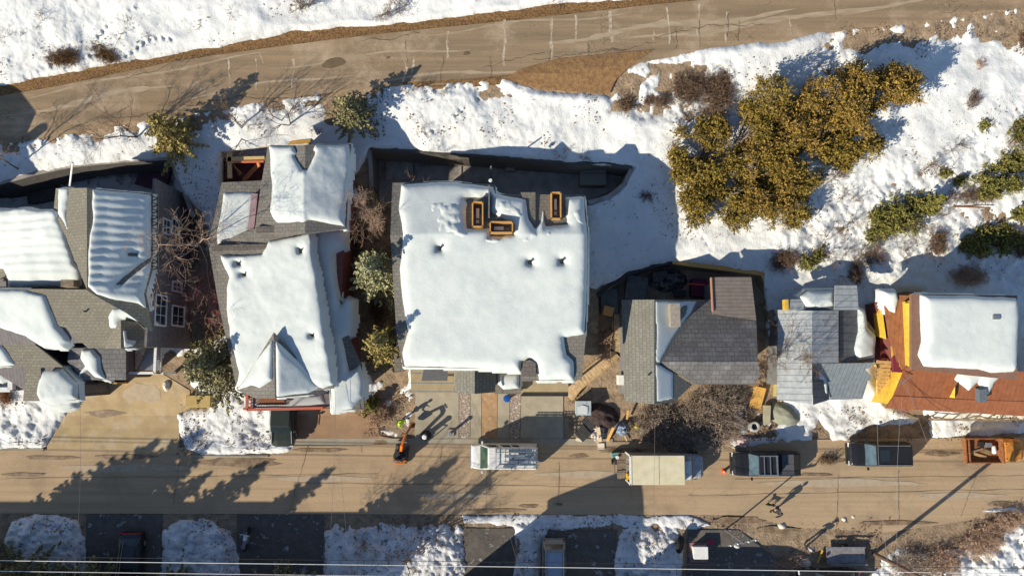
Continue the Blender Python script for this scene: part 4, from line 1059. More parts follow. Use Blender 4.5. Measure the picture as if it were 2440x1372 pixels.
# ------------------------------------------------------------------ house 6: yellow house with brown metal front roof
h6 = thing("house", "yellow-walled house with rust-brown front roof and a square snow roof at the east end", "house", G(2290, 850))
t1 = plane3((2185, 702, 7.9), (2420, 702, 7.9), (2300, 880, 7.2))
M_RUSTR = seams("rust_brown_roof", (.31, .115, .05), (.235, .085, .038), .05, .34, rough=.55, metallic=.1, dark=.3)
M_BROWND = seams("brown_boards", (.30, .12, .05), (.22, .085, .035), .1, .3, rough=.7, metallic=0, dark=.4)
r6 = roof(h6, [(t1, [(2172, 700), (2424, 704), (2424, 905), (2172, 880)])], mat("brown_roll_roof", (.23, .13, .09), (.18, .10, .07), scale=3), .3)
snow_slab(r6, [[t1]], [(2192, 703), (2300, 704), (2420, 710), (2424, 760), (2421, 870), (2415, 885), (2360, 888), (2330, 880), (2200, 872), (2187, 845), (2195, 815), (2192, 740)], .6, seed=51, lump=.05, lscale=.3, wob=4, edge=6)
MB().box(pp(t1, 2360, 757, .55), (.5, .3, .3)).build("vent_box", M_METAL, r6)
walls(h6, [(2178, 706, t1), (2418, 708, t1), (2418, 895, t1), (2178, 880, t1)], [t1], M_YELLOW, 0, inset=.3)
u1 = plane3((2155, 878, 5.8), (2440, 886, 5.8), (2300, 945, 5.0)); u2 = plane3((2130, 942, 5.05), (2440, 956, 4.95), (2300, 985, 4.35))
r6b = roof(h6, [(u1, [(2158, 874), (2330, 880), (2560, 890), (2560, 960), (2300, 952), (2130, 943)]), (u2, [(2130, 943), (2300, 952), (2560, 960), (2560, 998), (2420, 990), (2110, 972)])], M_RUSTR, .15, name="front_roof")
snow_slab(r6b, [[u1]], [(2285, 884), (2325, 878), (2425, 884), (2385, 895), (2368, 912), (2356, 938), (2340, 944), (2330, 908), (2308, 930), (2274, 904)], .4, seed=52, wob=3)
MB().bar(P(2337, 925, 5.6), P(2338, 955, 5.3), .55, .5).build("chimney", mat("slate_flashing", (.12, .14, .17), (.08, .1, .12), scale=6), h6)
MB().prism([P(2276, 920, 5.9), P(2275, 948, 5.4), P(2262, 946, 5.3)], [P(2276, 920, 5.3), P(2275, 948, 5.0), P(2262, 946, 5.0)]).build("dormer_cheek", M_YELLOW, h6)
walls(h6, [(2165, 880, u1), (2550, 892, u1), (2550, 980, u2), (2130, 966, u2)], [u1, u2], M_YELLOW, 0, inset=.3)
# west wing: yellow walls seen past a brown board roof
x1 = plane3((2120, 700, 5.6), (2180, 700, 6.0), (2160, 880, 5.5))
r6c = roof(h6, [(x1, [(2105, 702), (2172, 704), (2172, 880), (2150, 880), (2130, 830), (2118, 800)])], M_BROWND, .15, name="wing_roof")
snow_slab(r6c, [[x1]], [(2104, 694), (2135, 694), (2140, 715), (2132, 745), (2118, 740), (2104, 720)], .35, seed=53, wob=4)
walls(h6, [(2108, 710, x1), (2168, 712, x1), (2168, 870, x1), (2150, 870, x1)], [x1], M_WALL_RED, 0, inset=.2)
MB().prism([P(2080, 720, 3.2), P(2100, 718, 4.8), P(2112, 808, 4.8), P(2085, 800, 3.2)], [P(2080, 720, 0), P(2100, 718, 0), P(2112, 808, 0), P(2085, 800, 0)]).build("side_wall", M_YELLOW, h6)
MB().prism([P(2155, 722, 6.5), P(2170, 722, 6.8), P(2170, 798, 6.8), P(2167, 796, 6.7)], [P(2155, 722, 5.6), P(2170, 722, 5.6), P(2170, 798, 5.6), P(2167, 796, 5.6)]).build("gable_cheek", M_YELLOW, h6)
# porch steps and yellow posts in front of the wing
stp = MB()
for i in range(9):
    stp.bar(P(2089 + (i % 3), 862 + i * 9, 3.9 - i * .3), P(2123 - i, 864 + i * 9, 3.9 - i * .3), .24, .1)
for u in (2092, 2118): stp.bar(P(u, 858, 3.7), P(u - 2, 936, 1.0), .1)
MB().box(P(2098, 832, 2.6), (.9, 1.6, 1.8)).build("maroon_block", mat("dark_maroon", (.16, .03, .03), (.1, .02, .02), scale=4), h6)  # plain dark maroon block filling the gap above the steps
stp.build("steps", mat("light_timber", (.62, .40, .17), (.5, .3, .12), scale=5), h6)
MB().prism([P(2122, 824, 4.6), P(2146, 824, 4.6), P(2149, 850, 4.5), P(2124, 852, 4.5)], [P(2122, 824, 1.4), P(2146, 824, 1.4), P(2149, 850, 1.4), P(2124, 852, 1.4)]).prism([P(2132, 886, 4.2), P(2150, 888, 4.2), P(2122, 962, 3.2), P(2108, 962, 3.2)], [P(2132, 886, 3.9), P(2150, 888, 3.9), P(2122, 962, 2.9), P(2108, 962, 2.9)]).build("porch_deck", M_YELLOW, h6)
o = MB().box(P(2137, 868, 4.5), (.68, 1.15, .3)).build("hatch", mat("plum_red_hatch", (.20, .03, .045), (.15, .025, .035), scale=5), h6)

# ------------------------------------------------------------------ houses just below the frame: they throw the long shadows
def plain_house(label, x0, x1, y0, y1, ze, zr_, axis, m, mw):
    """pixel rectangle at ground level, converted to a real gabled house"""
    a = P(x0, y0, 0); b = P(x1, y1, 0)
    X0, X1, Y1, Y0 = a.x, b.x, a.y, b.y
    r = thing("house", label, "house", ((X0 + X1) / 2, (Y0 + Y1) / 2, -.3))
    ov = .35
    mb = MB(); wl = MB()
    if axis == 'y':
        xm = (X0 + X1) / 2
        wl.prism([Vector((X0, Y0, ze)), Vector((X1, Y0, ze)), Vector((X1, Y1, ze)), Vector((X0, Y1, ze))], [Vector((X0, Y0, -1.5)), Vector((X1, Y0, -1.5)), Vector((X1, Y1, -1.5)), Vector((X0, Y1, -1.5))])
        for y in (Y0, Y1 - .2): wl.add([(X0, y, ze), (X1, y, ze), (xm, y, zr_), (X0, y + .2, ze), (X1, y + .2, ze), (xm, y + .2, zr_)], [(0, 1, 2), (5, 4, 3), (0, 2, 5, 3), (2, 1, 4, 5)])
        for s, xe in ((0, X0 - ov), (1, X1 + ov)):
            t = [Vector((xe, Y0 - ov, ze - .1)), Vector((xm, Y0 - ov, zr_ + .1)), Vector((xm, Y1 + ov, zr_ + .1)), Vector((xe, Y1 + ov, ze - .1))]
            mb.prism(t, [p - Vector((0, 0, .2)) for p in t])
    else:
        ym = (Y0 + Y1) / 2
        wl.prism([Vector((X0, Y0, ze)), Vector((X1, Y0, ze)), Vector((X1, Y1, ze)), Vector((X0, Y1, ze))], [Vector((X0, Y0, -1.5)), Vector((X1, Y0, -1.5)), Vector((X1, Y1, -1.5)), Vector((X0, Y1, -1.5))])
        for x in (X0, X1 - .2): wl.add([(x, Y0, ze), (x, Y1, ze), (x, ym, zr_), (x + .2, Y0, ze), (x + .2, Y1, ze), (x + .2, ym, zr_)], [(0, 2, 1), (3, 4, 5), (0, 3, 5, 2), (2, 5, 4, 1)])
        for s, ye in ((0, Y0 - ov), (1, Y1 + ov)):
            t = [Vector((X0 - ov, ye, ze - .1)), Vector((X1 + ov, ye, ze - .1)), Vector((X1 + ov, ym, zr_ + .1)), Vector((X0 - ov, ym, zr_ + .1))]
            mb.prism(t, [p - Vector((0, 0, .2)) for p in t])
    wl.build("wall", mw, r); mb.build("roof", m, r)
    n = 3
    for i in range(n):
        x = X0 + (X1 - X0) * (i + .5) / n
        window(r, (x, Y1, 1.7), '+y', 1.0, 1.2)
    return r
plain_house("grey gabled house south of the street behind the ploughed banks", 1055, 1258, 1412, 1640, 5.9, 7.9, 'y', M_SH_GREY, M_WALL_GREY)
plain_house("long low house south of the street at the west end", -420, 300, 1412, 1560, 5.2, 7.7, 'x', M_SH_BROWN, M_WALL_TAN)
plain_house("dull red house south of the street between two driveways", 380, 700, 1412, 1580, 5.0, 7.0, 'x', M_SH_GREY, M_WALL_RED)
plain_house("small tan house south of the street by the rocky lot", 1470, 1740, 1425, 1600, 3.0, 4.4, 'x', M_SH_GREEN, M_WALL_TAN)

# tall neighbour west of the frame: its gable shades the upper road at the left edge
nb = thing("house", "tall neighbour house just outside the left edge", "house", (-51, 11.5, 3))
top = Vector((-47.0, 11.0, 0))
wl = MB(); pts_ = [(-43.5, 16), (-43.5, 9), (-58, 9), (-58, 16)]
wl.prism([Vector((x, y, 11.2)) for x, y in pts_], [Vector((x, y, 2.5)) for x, y in pts_]); wl.build("wall", M_WALL_TAN, nb)
rf_ = MB(); rf_.prism([Vector((-43, 16.5, 11.3)), Vector((-43, 12.5, 12.6)), Vector((-58.5, 12.5, 12.6)), Vector((-58.5, 16.5, 11.3))], [Vector((-43, 16.5, 11.1)), Vector((-43, 12.5, 12.4)), Vector((-58.5, 12.5, 12.4)), Vector((-58.5, 16.5, 11.1))])
rf_.prism([Vector((-43, 12.5, 12.6)), Vector((-43, 8.5, 11.3)), Vector((-58.5, 8.5, 11.3)), Vector((-58.5, 12.5, 12.6))], [Vector((-43, 12.5, 12.4)), Vector((-43, 8.5, 11.1)), Vector((-58.5, 8.5, 11.1)), Vector((-58.5, 12.5, 12.4))])
rf_.build("roof", M_SH_GREY, nb)
MB().box((-43.9, 10.2, 12.6), (.5, .5, 2.0)).build("chimney", M_METAL, nb)
# ================================================================== TREES AND SHRUBS
def leaf_quads(c, nrm_jit, size, rg, flat=.5):
    """c: Nx3 centres -> quads with random orientation"""
    n = len(c)
    a = rg.normal(size=(n, 3)); a[:, 2] *= flat; a /= np.linalg.norm(a, axis=1)[:, None]
    b = rg.normal(size=(n, 3)); b -= (b * a).sum(1)[:, None] * a; b /= np.linalg.norm(b, axis=1)[:, None]
    s = size * rg.uniform(.6, 1.4, size=(n, 1))
    q = np.stack([c - a * s - b * s * .5, c + a * s - b * s * .35, c + a * s * .8 + b * s * .5, c - a * s * .7 + b * s * .6], 1)
    return q.reshape(-1, 3)
def quads_mesh(name, q, m, parent):
    f = np.arange(len(q)).reshape(-1, 4)
    return np_mesh(name, q, f, m, parent)
def foliage(name, c1, c2, island=.55, scale=1.5):
    m = mat(name, c1, c2, scale=scale, rough=.85, island=island, lo=.3, hi=.7, spec=.1)
    return m
M_JUN = foliage("golden_foliage", (.045, .038, .012), (.42, .295, .06), .7)
M_JUN2 = foliage("ochre_foliage", (.05, .038, .014), (.47, .305, .07), .7)
M_SPR = foliage("spruce_needles", (.08, .075, .035), (.42, .38, .19), .65)
M_SPR2 = foliage("pale_spruce_needles", (.12, .13, .06), (.62, .58, .32), .65)
M_SPRY = foliage("yellow_spruce_needles", (.11, .095, .03), (.60, .47, .16), .65)
M_BUSH = foliage("bush_needles", (.06, .065, .016), (.33, .295, .08), .65)

def branch_tubes(segs, n=4):
    """segs: list of (p0, p1, r0, r1) -> verts, quads"""
    S0 = np.array([s[0] for s in segs], float); S1 = np.array([s[1] for s in segs], float)
    r0 = np.array([s[2] for s in segs]); r1 = np.array([s[3] for s in segs])
    d = S1 - S0; d /= np.linalg.norm(d, axis=1)[:, None] + 1e-9
    ref = np.where(np.abs(d[:, 2:3]) < .9, np.array([[0, 0, 1.0]]), np.array([[1.0, 0, 0]]))
    a = np.cross(d, ref); a /= np.linalg.norm(a, axis=1)[:, None] + 1e-9
    b = np.cross(d, a)
    vs = []
    for (Q, r) in ((S0, r0), (S1, r1)):
        for i in range(n):
            t = 2 * math.pi * i / n
            vs.append(Q + (a * math.cos(t) + b * math.sin(t)) * r[:, None])
    V_ = np.stack(vs, 1)                    # seg, 2n, 3
    k = len(segs); base = np.arange(k)[:, None] * 2 * n
    fs = []
    for i in range(n):
        fs.append(np.concatenate([base + i, base + (i + 1) % n, base + n + (i + 1) % n, base + n + i], 1))
    return V_.reshape(-1, 3), np.concatenate(fs, 0)
def grow(p, d, L, r, depth, rg, segs, spread=.6, kids=3, up=.15, shrink=.68, steps=3, wig=.18):
    p = np.array(p, float); d = np.array(d, float)
    for i in range(steps):
        d = d + rg.normal(size=3) * wig + np.array([0, 0, up * .3]); d /= np.linalg.norm(d)
        q = p + d * L / steps; r1 = r * .82
        segs.append((p, q, r, r1)); p = q; r = r1
        if depth > 0 and i < steps - 1 and rg.random() < .7:
            e = d + rg.normal(size=3) * spread; e /= np.linalg.norm(e)
            grow(p, e, L * shrink * rg.uniform(.6, 1), r * .6, depth - 1, rg, segs, spread, kids, up, shrink, steps, wig)
    if depth > 0:
        for k in range(kids):
            e = d + rg.normal(size=3) * spread; e /= np.linalg.norm(e)
            grow(p, e, L * shrink * rg.uniform(.7, 1.1), r * .65, depth - 1, rg, segs, spread, kids, up, shrink, steps, wig)

def conifer(name, label, u, v, h, rad, m, seed, group=None, lean=(0, 0), base=None, dens=1.0, cat="conifer tree", z=None):
    """layered tree: whorls of drooping boughs carrying needle sprays"""
    rg = np.random.default_rng(seed)
    p0 = G(u, v) if z is None else P(u, v, z)
    r = thing(name, label, cat, p0, 0, group)
    tk = []
    top = np.array(p0) + np.array([lean[0], lean[1], h])
    tk.append((np.array(p0) - [0, 0, .5], top, .035 * h / 1.0 * .55, .02))
    cs = []; bs = []
    nl = max(9, int(h * 3.6))
    for i in range(nl):
        t = (i + .5) / nl
        zc = h * (.16 + .84 * t)
        c = np.array(p0) + np.array([lean[0] * zc / h, lean[1] * zc / h, zc])
        R = rad * (1 - t) ** .8 * rg.uniform(.85, 1.15) + .12
        nb = int(6 + 4 * (1 - t))
        a0 = rg.uniform(0, 6.28)
        for k in range(nb):
            if rg.random() < .10: continue
            a = a0 + 6.283 * k / nb + rg.normal() * .16
            Rk = R * rg.uniform(.6, 1.25)
            dx, dy = math.cos(a), math.sin(a)
            end = c + np.array([dx * Rk, dy * Rk, -.10 * Rk + .06 * rg.normal()])
            bs.append((c, end, .03, .008))
            n = int(13 * Rk * dens * 2.4) + 4
            s = rg.uniform(.12, 1, n) ** .8
            w = (1 - s) * .20 * Rk + .045
            side = rg.uniform(-1, 1, n) * w
            pts = c[None] + (end - c)[None] * s[:, None]
            pts[:, 0] += -dy * side; pts[:, 1] += dx * side
            pts[:, 2] += rg.normal(size=n) * .05 - np.abs(side) * .25
            cs.append(pts)
    V_, F_ = branch_tubes(tk + bs, 4)
    np_mesh("trunk", V_, F_, M_BARK, r)
    quads_mesh("crown", leaf_quads(np.concatenate(cs), 0, .085, rg, .45), m, r)
    return r
def leafy(name, label, u, v, h, rad, m, seed, group=None, n=9000, size=.10, cat="tree", ell=(1, 1, 0), stemh=.25, twigm=None, gaps=.5, offset=(0, 0), spike=.1):
    """irregular crown built of leaf clumps on ascending limbs"""
    rg = np.random.default_rng(seed)
    p0 = G(u, v)
    r = thing(name, label, cat, p0, 0, group)
    segs = []; cl = []
    nb = max(5, int(7 + rad * 3))
    ca, sa = math.cos(ell[2]), math.sin(ell[2])
    off = np.array([offset[0], offset[1], 0.0])
    for k in range(nb * 5):
        a = rg.uniform(0, 6.283); q = rg.uniform(.1, 1) ** .55
        x, y = math.cos(a) * q * rad * ell[0], math.sin(a) * q * rad * ell[1]
        x, y = x * ca - y * sa, x * sa + y * ca
        zc = h * (stemh + (1 - stemh) * rg.uniform(.25, 1) * math.sqrt(max(0.05, 1 - q * q * .85)))
        c = np.array(p0) + off + np.array([x, y, zc])
        if NZ2.at(c[0] * .9 + seed, c[1] * .9) < gaps * .55 and q > .25: continue
        cl.append((c, rg.uniform(.14, .36) * (rad ** .5) * .85))
        mid = (np.array(p0) + c) / 2 + np.array([0, 0, h * .12]) + rg.normal(size=3) * .08
        b0 = np.array(p0) + off * rg.uniform(0, .6) + np.array([0, 0, h * .1])
        segs.append((b0, mid, .05, .035)); segs.append((mid, c, .035, .012))
        for _ in range(3):
            e = c + rg.normal(size=3) * .35; segs.append((c, e, .012, .006))
    segs.append((np.array(p0) - [0, 0, .3], np.array(p0) + [0, 0, h * .3], .05 * h ** .8 + .03, .04))
    tot = sum(s ** 2 for _, s in cl)
    pts = []
    for c, s in cl:
        k = int(n * s * s / tot)
        # sprigs: little strands of leaves pushed outward
        m_ = max(2, k // 9)
        o = rg.normal(size=(m_, 3)); o /= np.linalg.norm(o, axis=1)[:, None] + 1e-9
        o *= (rg.random((m_, 1)) ** .4) * s * 1.15; o[:, 2] *= .75
        d = o / (np.linalg.norm(o, axis=1)[:, None] + 1e-6) + rg.normal(size=(m_, 3)) * .5; d[:, 2] += .25
        d /= np.linalg.norm(d, axis=1)[:, None]
        t = np.arange(9)[None, :, None] * size * .42 * np.where(rg.random((m_, 1, 1)) < spike, 2.0, 1.0)
        w = c[None, None] + o[:, None] + d[:, None] * t + rg.normal(size=(m_, 9, 3)) * size * .36
        pts.append(w.reshape(-1, 3))
    V_, F_ = branch_tubes(segs, 4)
    np_mesh("trunk", V_, F_, twigm or M_BARK, r)
    quads_mesh("crown", leaf_quads(np.concatenate(pts), 0, size * .62, rg, .8), m, r)
    return r
def bare(name, label, u, v, h, seed, m=None, group=None, depth=4, kids=3, spread=.55, up=.2, r0=.09, cat="bare tree", lean=(0, 0, 1), shrink=.7, stems=1, z=None, thin=1.0):
    rg = np.random.default_rng(seed)
    p0 = G(u, v) if z is None else P(u, v, z)
    r = thing(name, label, cat, p0, 0, group)
    m = m or M_TWIG
    L = h * (1 - shrink) / (1 - shrink ** (depth + 1)) * 1.15
    trunk = []; crown = []
    for s in range(stems):
        d = np.array(lean, float) + (rg.normal(size=3) * .5 if stems > 1 else 0); d[2] = abs(d[2]) + .2; d /= np.linalg.norm(d)
        b = np.array(p0) + (np.array([rg.normal(), rg.normal(), 0]) * .12 if stems > 1 else 0)
        q = b + d * L
        trunk.append((b - [0, 0, .3], q, r0, r0 * .75))
        for k in range(kids + 1):
            e = d + rg.normal(size=3) * spread; e /= np.linalg.norm(e)
            grow(q, e, L * rg.uniform(.7, 1.05), r0 * .6, depth - 1, rg, crown, spread, kids, up, shrink)
    crown = [(a, b, max(c * thin, .006), max(d_ * thin, .005)) for a, b, c, d_ in crown]
    V_, F_ = branch_tubes(trunk, 6); np_mesh("trunk", V_, F_, M_BARK, r)
    V_, F_ = branch_tubes(crown, 3); np_mesh("crown", V_, F_, m, r)
    return r
def brush(name, label, u, v, rad, h, seed, m=None, group=None, n=260, cat="bush", ell=(1, 1, 0), fuzz=0, r=.012):
    """twiggy leafless bush: many thin arching stems"""
    rg = np.random.default_rng(seed)
    p0 = np.array(G(u, v)); root = thing(name, label, cat, Vector(p0), 0, group)
    ca, sa = math.cos(ell[2]), math.sin(ell[2]); segs = []; pts = []
    for k in range(n):
        def sc(a, q): 
            x, y = math.cos(a) * q * rad * ell[0], math.sin(a) * q * rad * ell[1]
            return np.array([x * ca - y * sa, x * sa + y * ca, 0])
        a = rg.uniform(0, 6.283); q = rg.uniform(0, 1) ** .6
        b = p0 + sc(a, q * .75)
        e = p0 + sc(a + rg.normal() * .35, q * rg.uniform(.6, 1.3)) + np.array([0, 0, h * rg.uniform(.3, 1)]) + rg.normal(size=3) * .12
        mid = (b + e) / 2 + np.array([0, 0, h * .15]) + rg.normal(size=3) * .08
        segs.append((b - [0, 0, .15], mid, r, r * .8)); segs.append((mid, e, r * .8, r * .4))
        for j in range(3):
            f = mid + (e - mid) * rg.uniform(.2, 1); g = f + rg.normal(size=3) * .22 * min(1, rad)
            segs.append((f, g, r * .5, r * .3)); pts.append(g); pts.append((f + g) / 2)
    V_, F_ = branch_tubes(segs, 3)
    np_mesh("stems", V_, F_, m or M_TWIGB, root)
    if fuzz:
        pts = np.array(pts); pts = np.repeat(pts, fuzz, 0) + rg.normal(size=(len(pts) * fuzz, 3)) * .07
        quads_mesh("dry_leaves", leaf_quads(pts, 0, .03, rg, .8), m or M_TWIGB, root)
    return root

# the big golden juniper thicket (photo px, height, radius)
M_LIMB = mat("grey_limb", (.34, .29, .24), (.2, .17, .14), scale=6, rough=.9)
JG = "golden junipers massed on the snowy slope"
jun = [
    (1690, 360, 3.6, 2.7, "golden juniper at the west corner of the thicket", M_JUN),
    (1665, 430, 3.2, 2.0, "juniper on the west flank of the thicket just below its west corner", M_JUN),
    (1700, 480, 3.4, 2.2, "juniper at the south-west foot of the thicket", M_JUN),
    (1770, 320, 4.4, 2.6, "tall juniper north of the thicket's middle, above the west corner tree", M_JUN),
    (1815, 410, 4.8, 3.0, "broad golden juniper in the middle of the thicket", M_JUN2),
    (1800, 480, 3.8, 2.3, "juniper at the south end of the thicket, shaggy lower edge", M_JUN),
    (1900, 480, 2.6, 1.5, "narrow olive juniper hanging down at the thicket's south-east corner", M_JUN),
    (1890, 380, 4.6, 2.5, "golden juniper just right of the thicket's middle", M_JUN),
    (1900, 290, 4.6, 2.7, "golden juniper linking the two halves of the thicket", M_JUN2),
    (1830, 222, 5.6, 1.4, "small juniper spur reaching up towards the road", M_JUN),
    (1985, 228, 6.2, 2.5, "tall golden juniper on the road side of the thicket's east half", M_JUN2),
    (2058, 238, 6.2, 2.6, "orange-gold juniper near the east tip of the thicket", M_JUN2),
    (2120, 222, 5.4, 2.1, "orange-gold juniper at the east tip of the thicket", M_JUN2),
    (2045, 320, 3.4, 2.2, "ragged juniper low on the thicket's east half", M_JUN),
    (1960, 320, 3.9, 2.1, "juniper on the inner bend of the thicket's east half", M_JUN),
]
for i, (u, v, h, r, lb, m) in enumerate(jun):
    leafy("juniper_tree", lb, 1220 + (u - 1220) * .965, 869 + (v - 869) * .955, h * .8, r * .97, m, 100 + i, JG, n=int(2500 * r * r), size=.098, cat="juniper tree", stemh=.3, twigm=M_LIMB, gaps=.85 if u < 1950 else 1.0, spike=.16)

CG = "spruces standing between the houses"
conifer("spruce_tree", "shaggy olive spruce between the upper road and the red-decked house", 440, 355, 5.0, 1.9, M_SPRY, 201, CG, lean=(-.2, .8))
conifer("spruce_tree", "round green spruce beside the road above the gap west of the duplex", 850, 300, 4.2, 1.9, M_SPR, 202, CG, lean=(0, .4))
conifer("spruce_tree", "pale star-shaped spruce in the gap west of the duplex, upper of two", 920, 672, 9.0, 2.15, M_SPR2, 203, CG, lean=(0, .2))
conifer("spruce_tree", "yellow-green spruce in the gap west of the duplex, lower of two", 940, 828, 9.4, 2.0, M_SPRY, 204, CG, lean=(0, .1))
conifer("spruce_tree", "large dark spruce leaning over the tan driveway", 556, 878, 8.2, 2.7, M_SPR, 205, CG, lean=(-.1, .2), dens=1.1)
conifer("spruce_tree", "small dark green conifer beside the snow heap by the red driveway", 885, 965, 1.6, .8, M_BUSH, 206, CG)

BG = "low green junipers on the eastern slope"
for i, (u, v, h, r, el, lb) in enumerate([
    (2155, 512, 1.6, 2.4, (1.25, .72, .2), "largest low green juniper, an oval patch in the middle of the east slope"),
    (2090, 560, 1.0, 1.05, (1.2, .7, .45), "small green juniper touching the lower left of the largest patch"),
    (2385, 418, 1.5, 2.2, (1.35, .65, .5), "long green juniper slanting up to the right edge of the slope"),
    (2348, 580, 1.5, 2.2, (1.2, .6, .05), "flat dark green juniper low on the slope near the right edge"),
    (2316, 300, .9, .95, (1.1, .7, .5), "lone small green juniper high on the east slope"),
    (2430, 318, 1.5, 1.35, (1, 1.1, .3), "green juniper cut by the right edge of the photo"),
    (1931, 616, .8, .95, (1.1, .65, .5), "small oval green juniper above the metal-roofed cottage"),
    (2248, 418, .7, .5, (1, .9, 0), "tiny dark juniper lying in the long shadow, left one"),
    (2283, 430, .6, .5, (1, .7, .4), "tiny dark juniper lying in the long shadow, right one"),
    ]):
    leafy("juniper_bush", lb, u, v, h * .65, r * .92, M_BUSH, 300 + i, BG, n=int(2400 * r * r * .8) + 300, size=.10, cat="bush", ell=el, stemh=.15)
conifer("pine_tree", "slim dark pine on the east slope casting a long shadow over the snow", 2200, 492, 3.0, .7, M_BUSH, 331, None, cat="pine tree")
conifer("pine_tree", "second slim pine near the right edge throwing a shadow up the slope", 2420, 520, 2.8, .8, M_BUSH, 332, None, cat="pine tree")

# bare trees
bare("bare_tree", "pale leafless tree spreading beside the dark wall of the western house", 524, 600, 8.6, 401, M_TWIG, depth=5, spread=.8, up=.02, r0=.09, shrink=.64, kids=3)
bare("bare_tree", "leafless reddish shrub tree by the house wall with white windows", 492, 700, 4.4, 402, M_TWIGR, depth=4, spread=.6, r0=.06)
bare("bare_tree", "reddish leafless shrub between the stairs and the long snowy roof", 540, 758, 4.6, 403, M_TWIGR, depth=4, spread=.6, r0=.06)
bare("bare_tree", "tan leafless tree on the east side of the red-decked house", 893, 512, 5.6, 404, M_TWIG, depth=5, spread=.7, r0=.08, shrink=.74)
bare("bare_tree", "thin leafless sapling on the slope above the tree beside the red-decked house", 850, 445, 2.2, 405, M_TWIG, depth=3, spread=.5, r0=.05)
bare("bare_tree", "thin bare tree rooted in the snow above the western retaining wall", 45, 405, 4.6, 406, M_TWIGB, depth=4, spread=.45, r0=.07, lean=(.15, .1, 1))
bare("bare_tree", "slender bare trees on the bank above the western yard", 330, 330, 4.2, 407, M_TWIGB, depth=4, spread=.4, r0=.06, stems=2)
bare("bare_tree", "slender bare sapling on the snow bank above the ochre deck rail", 585, 310, 3.4, 408, M_TWIGB, depth=3, spread=.35, r0=.045, stems=3)
bare("bare_tree", "slender bare sapling right of the ochre rail on the snow bank", 690, 300, 3.2, 409, M_TWIGB, depth=3, spread=.35, r0=.045, stems=3)
bare("bare_tree", "sparse dark shrub in the snow above the road, left of two", 728, 28, 1.6, 410, M_TWIGB, depth=4, spread=.8, r0=.04, stems=3)
bare("bare_tree", "sparse brown shrub in the snow above the road, right of two", 935, 38, 1.6, 411, M_TWIGB, depth=4, spread=.8, r0=.04, stems=3)
bare("bare_tree", "dark bare tree in the snowy lot below the street", 968, 1345, 4.4, 412, M_TWIGB, depth=4, spread=.5, r0=.10, lean=(.1, .5, 1))
bare("bare_tree", "leafless shrub with dark branches left of the bare tree in the snowy lot", 870, 1290, 2.2, 413, M_TWIGB, depth=4, spread=.8, r0=.05)
bare("bare_tree", "leafless tree in the gap west of the metal-roofed cottage", 1836, 850, 5.6, 414, M_TWIGB, depth=5, spread=.6, r0=.07, shrink=.7)
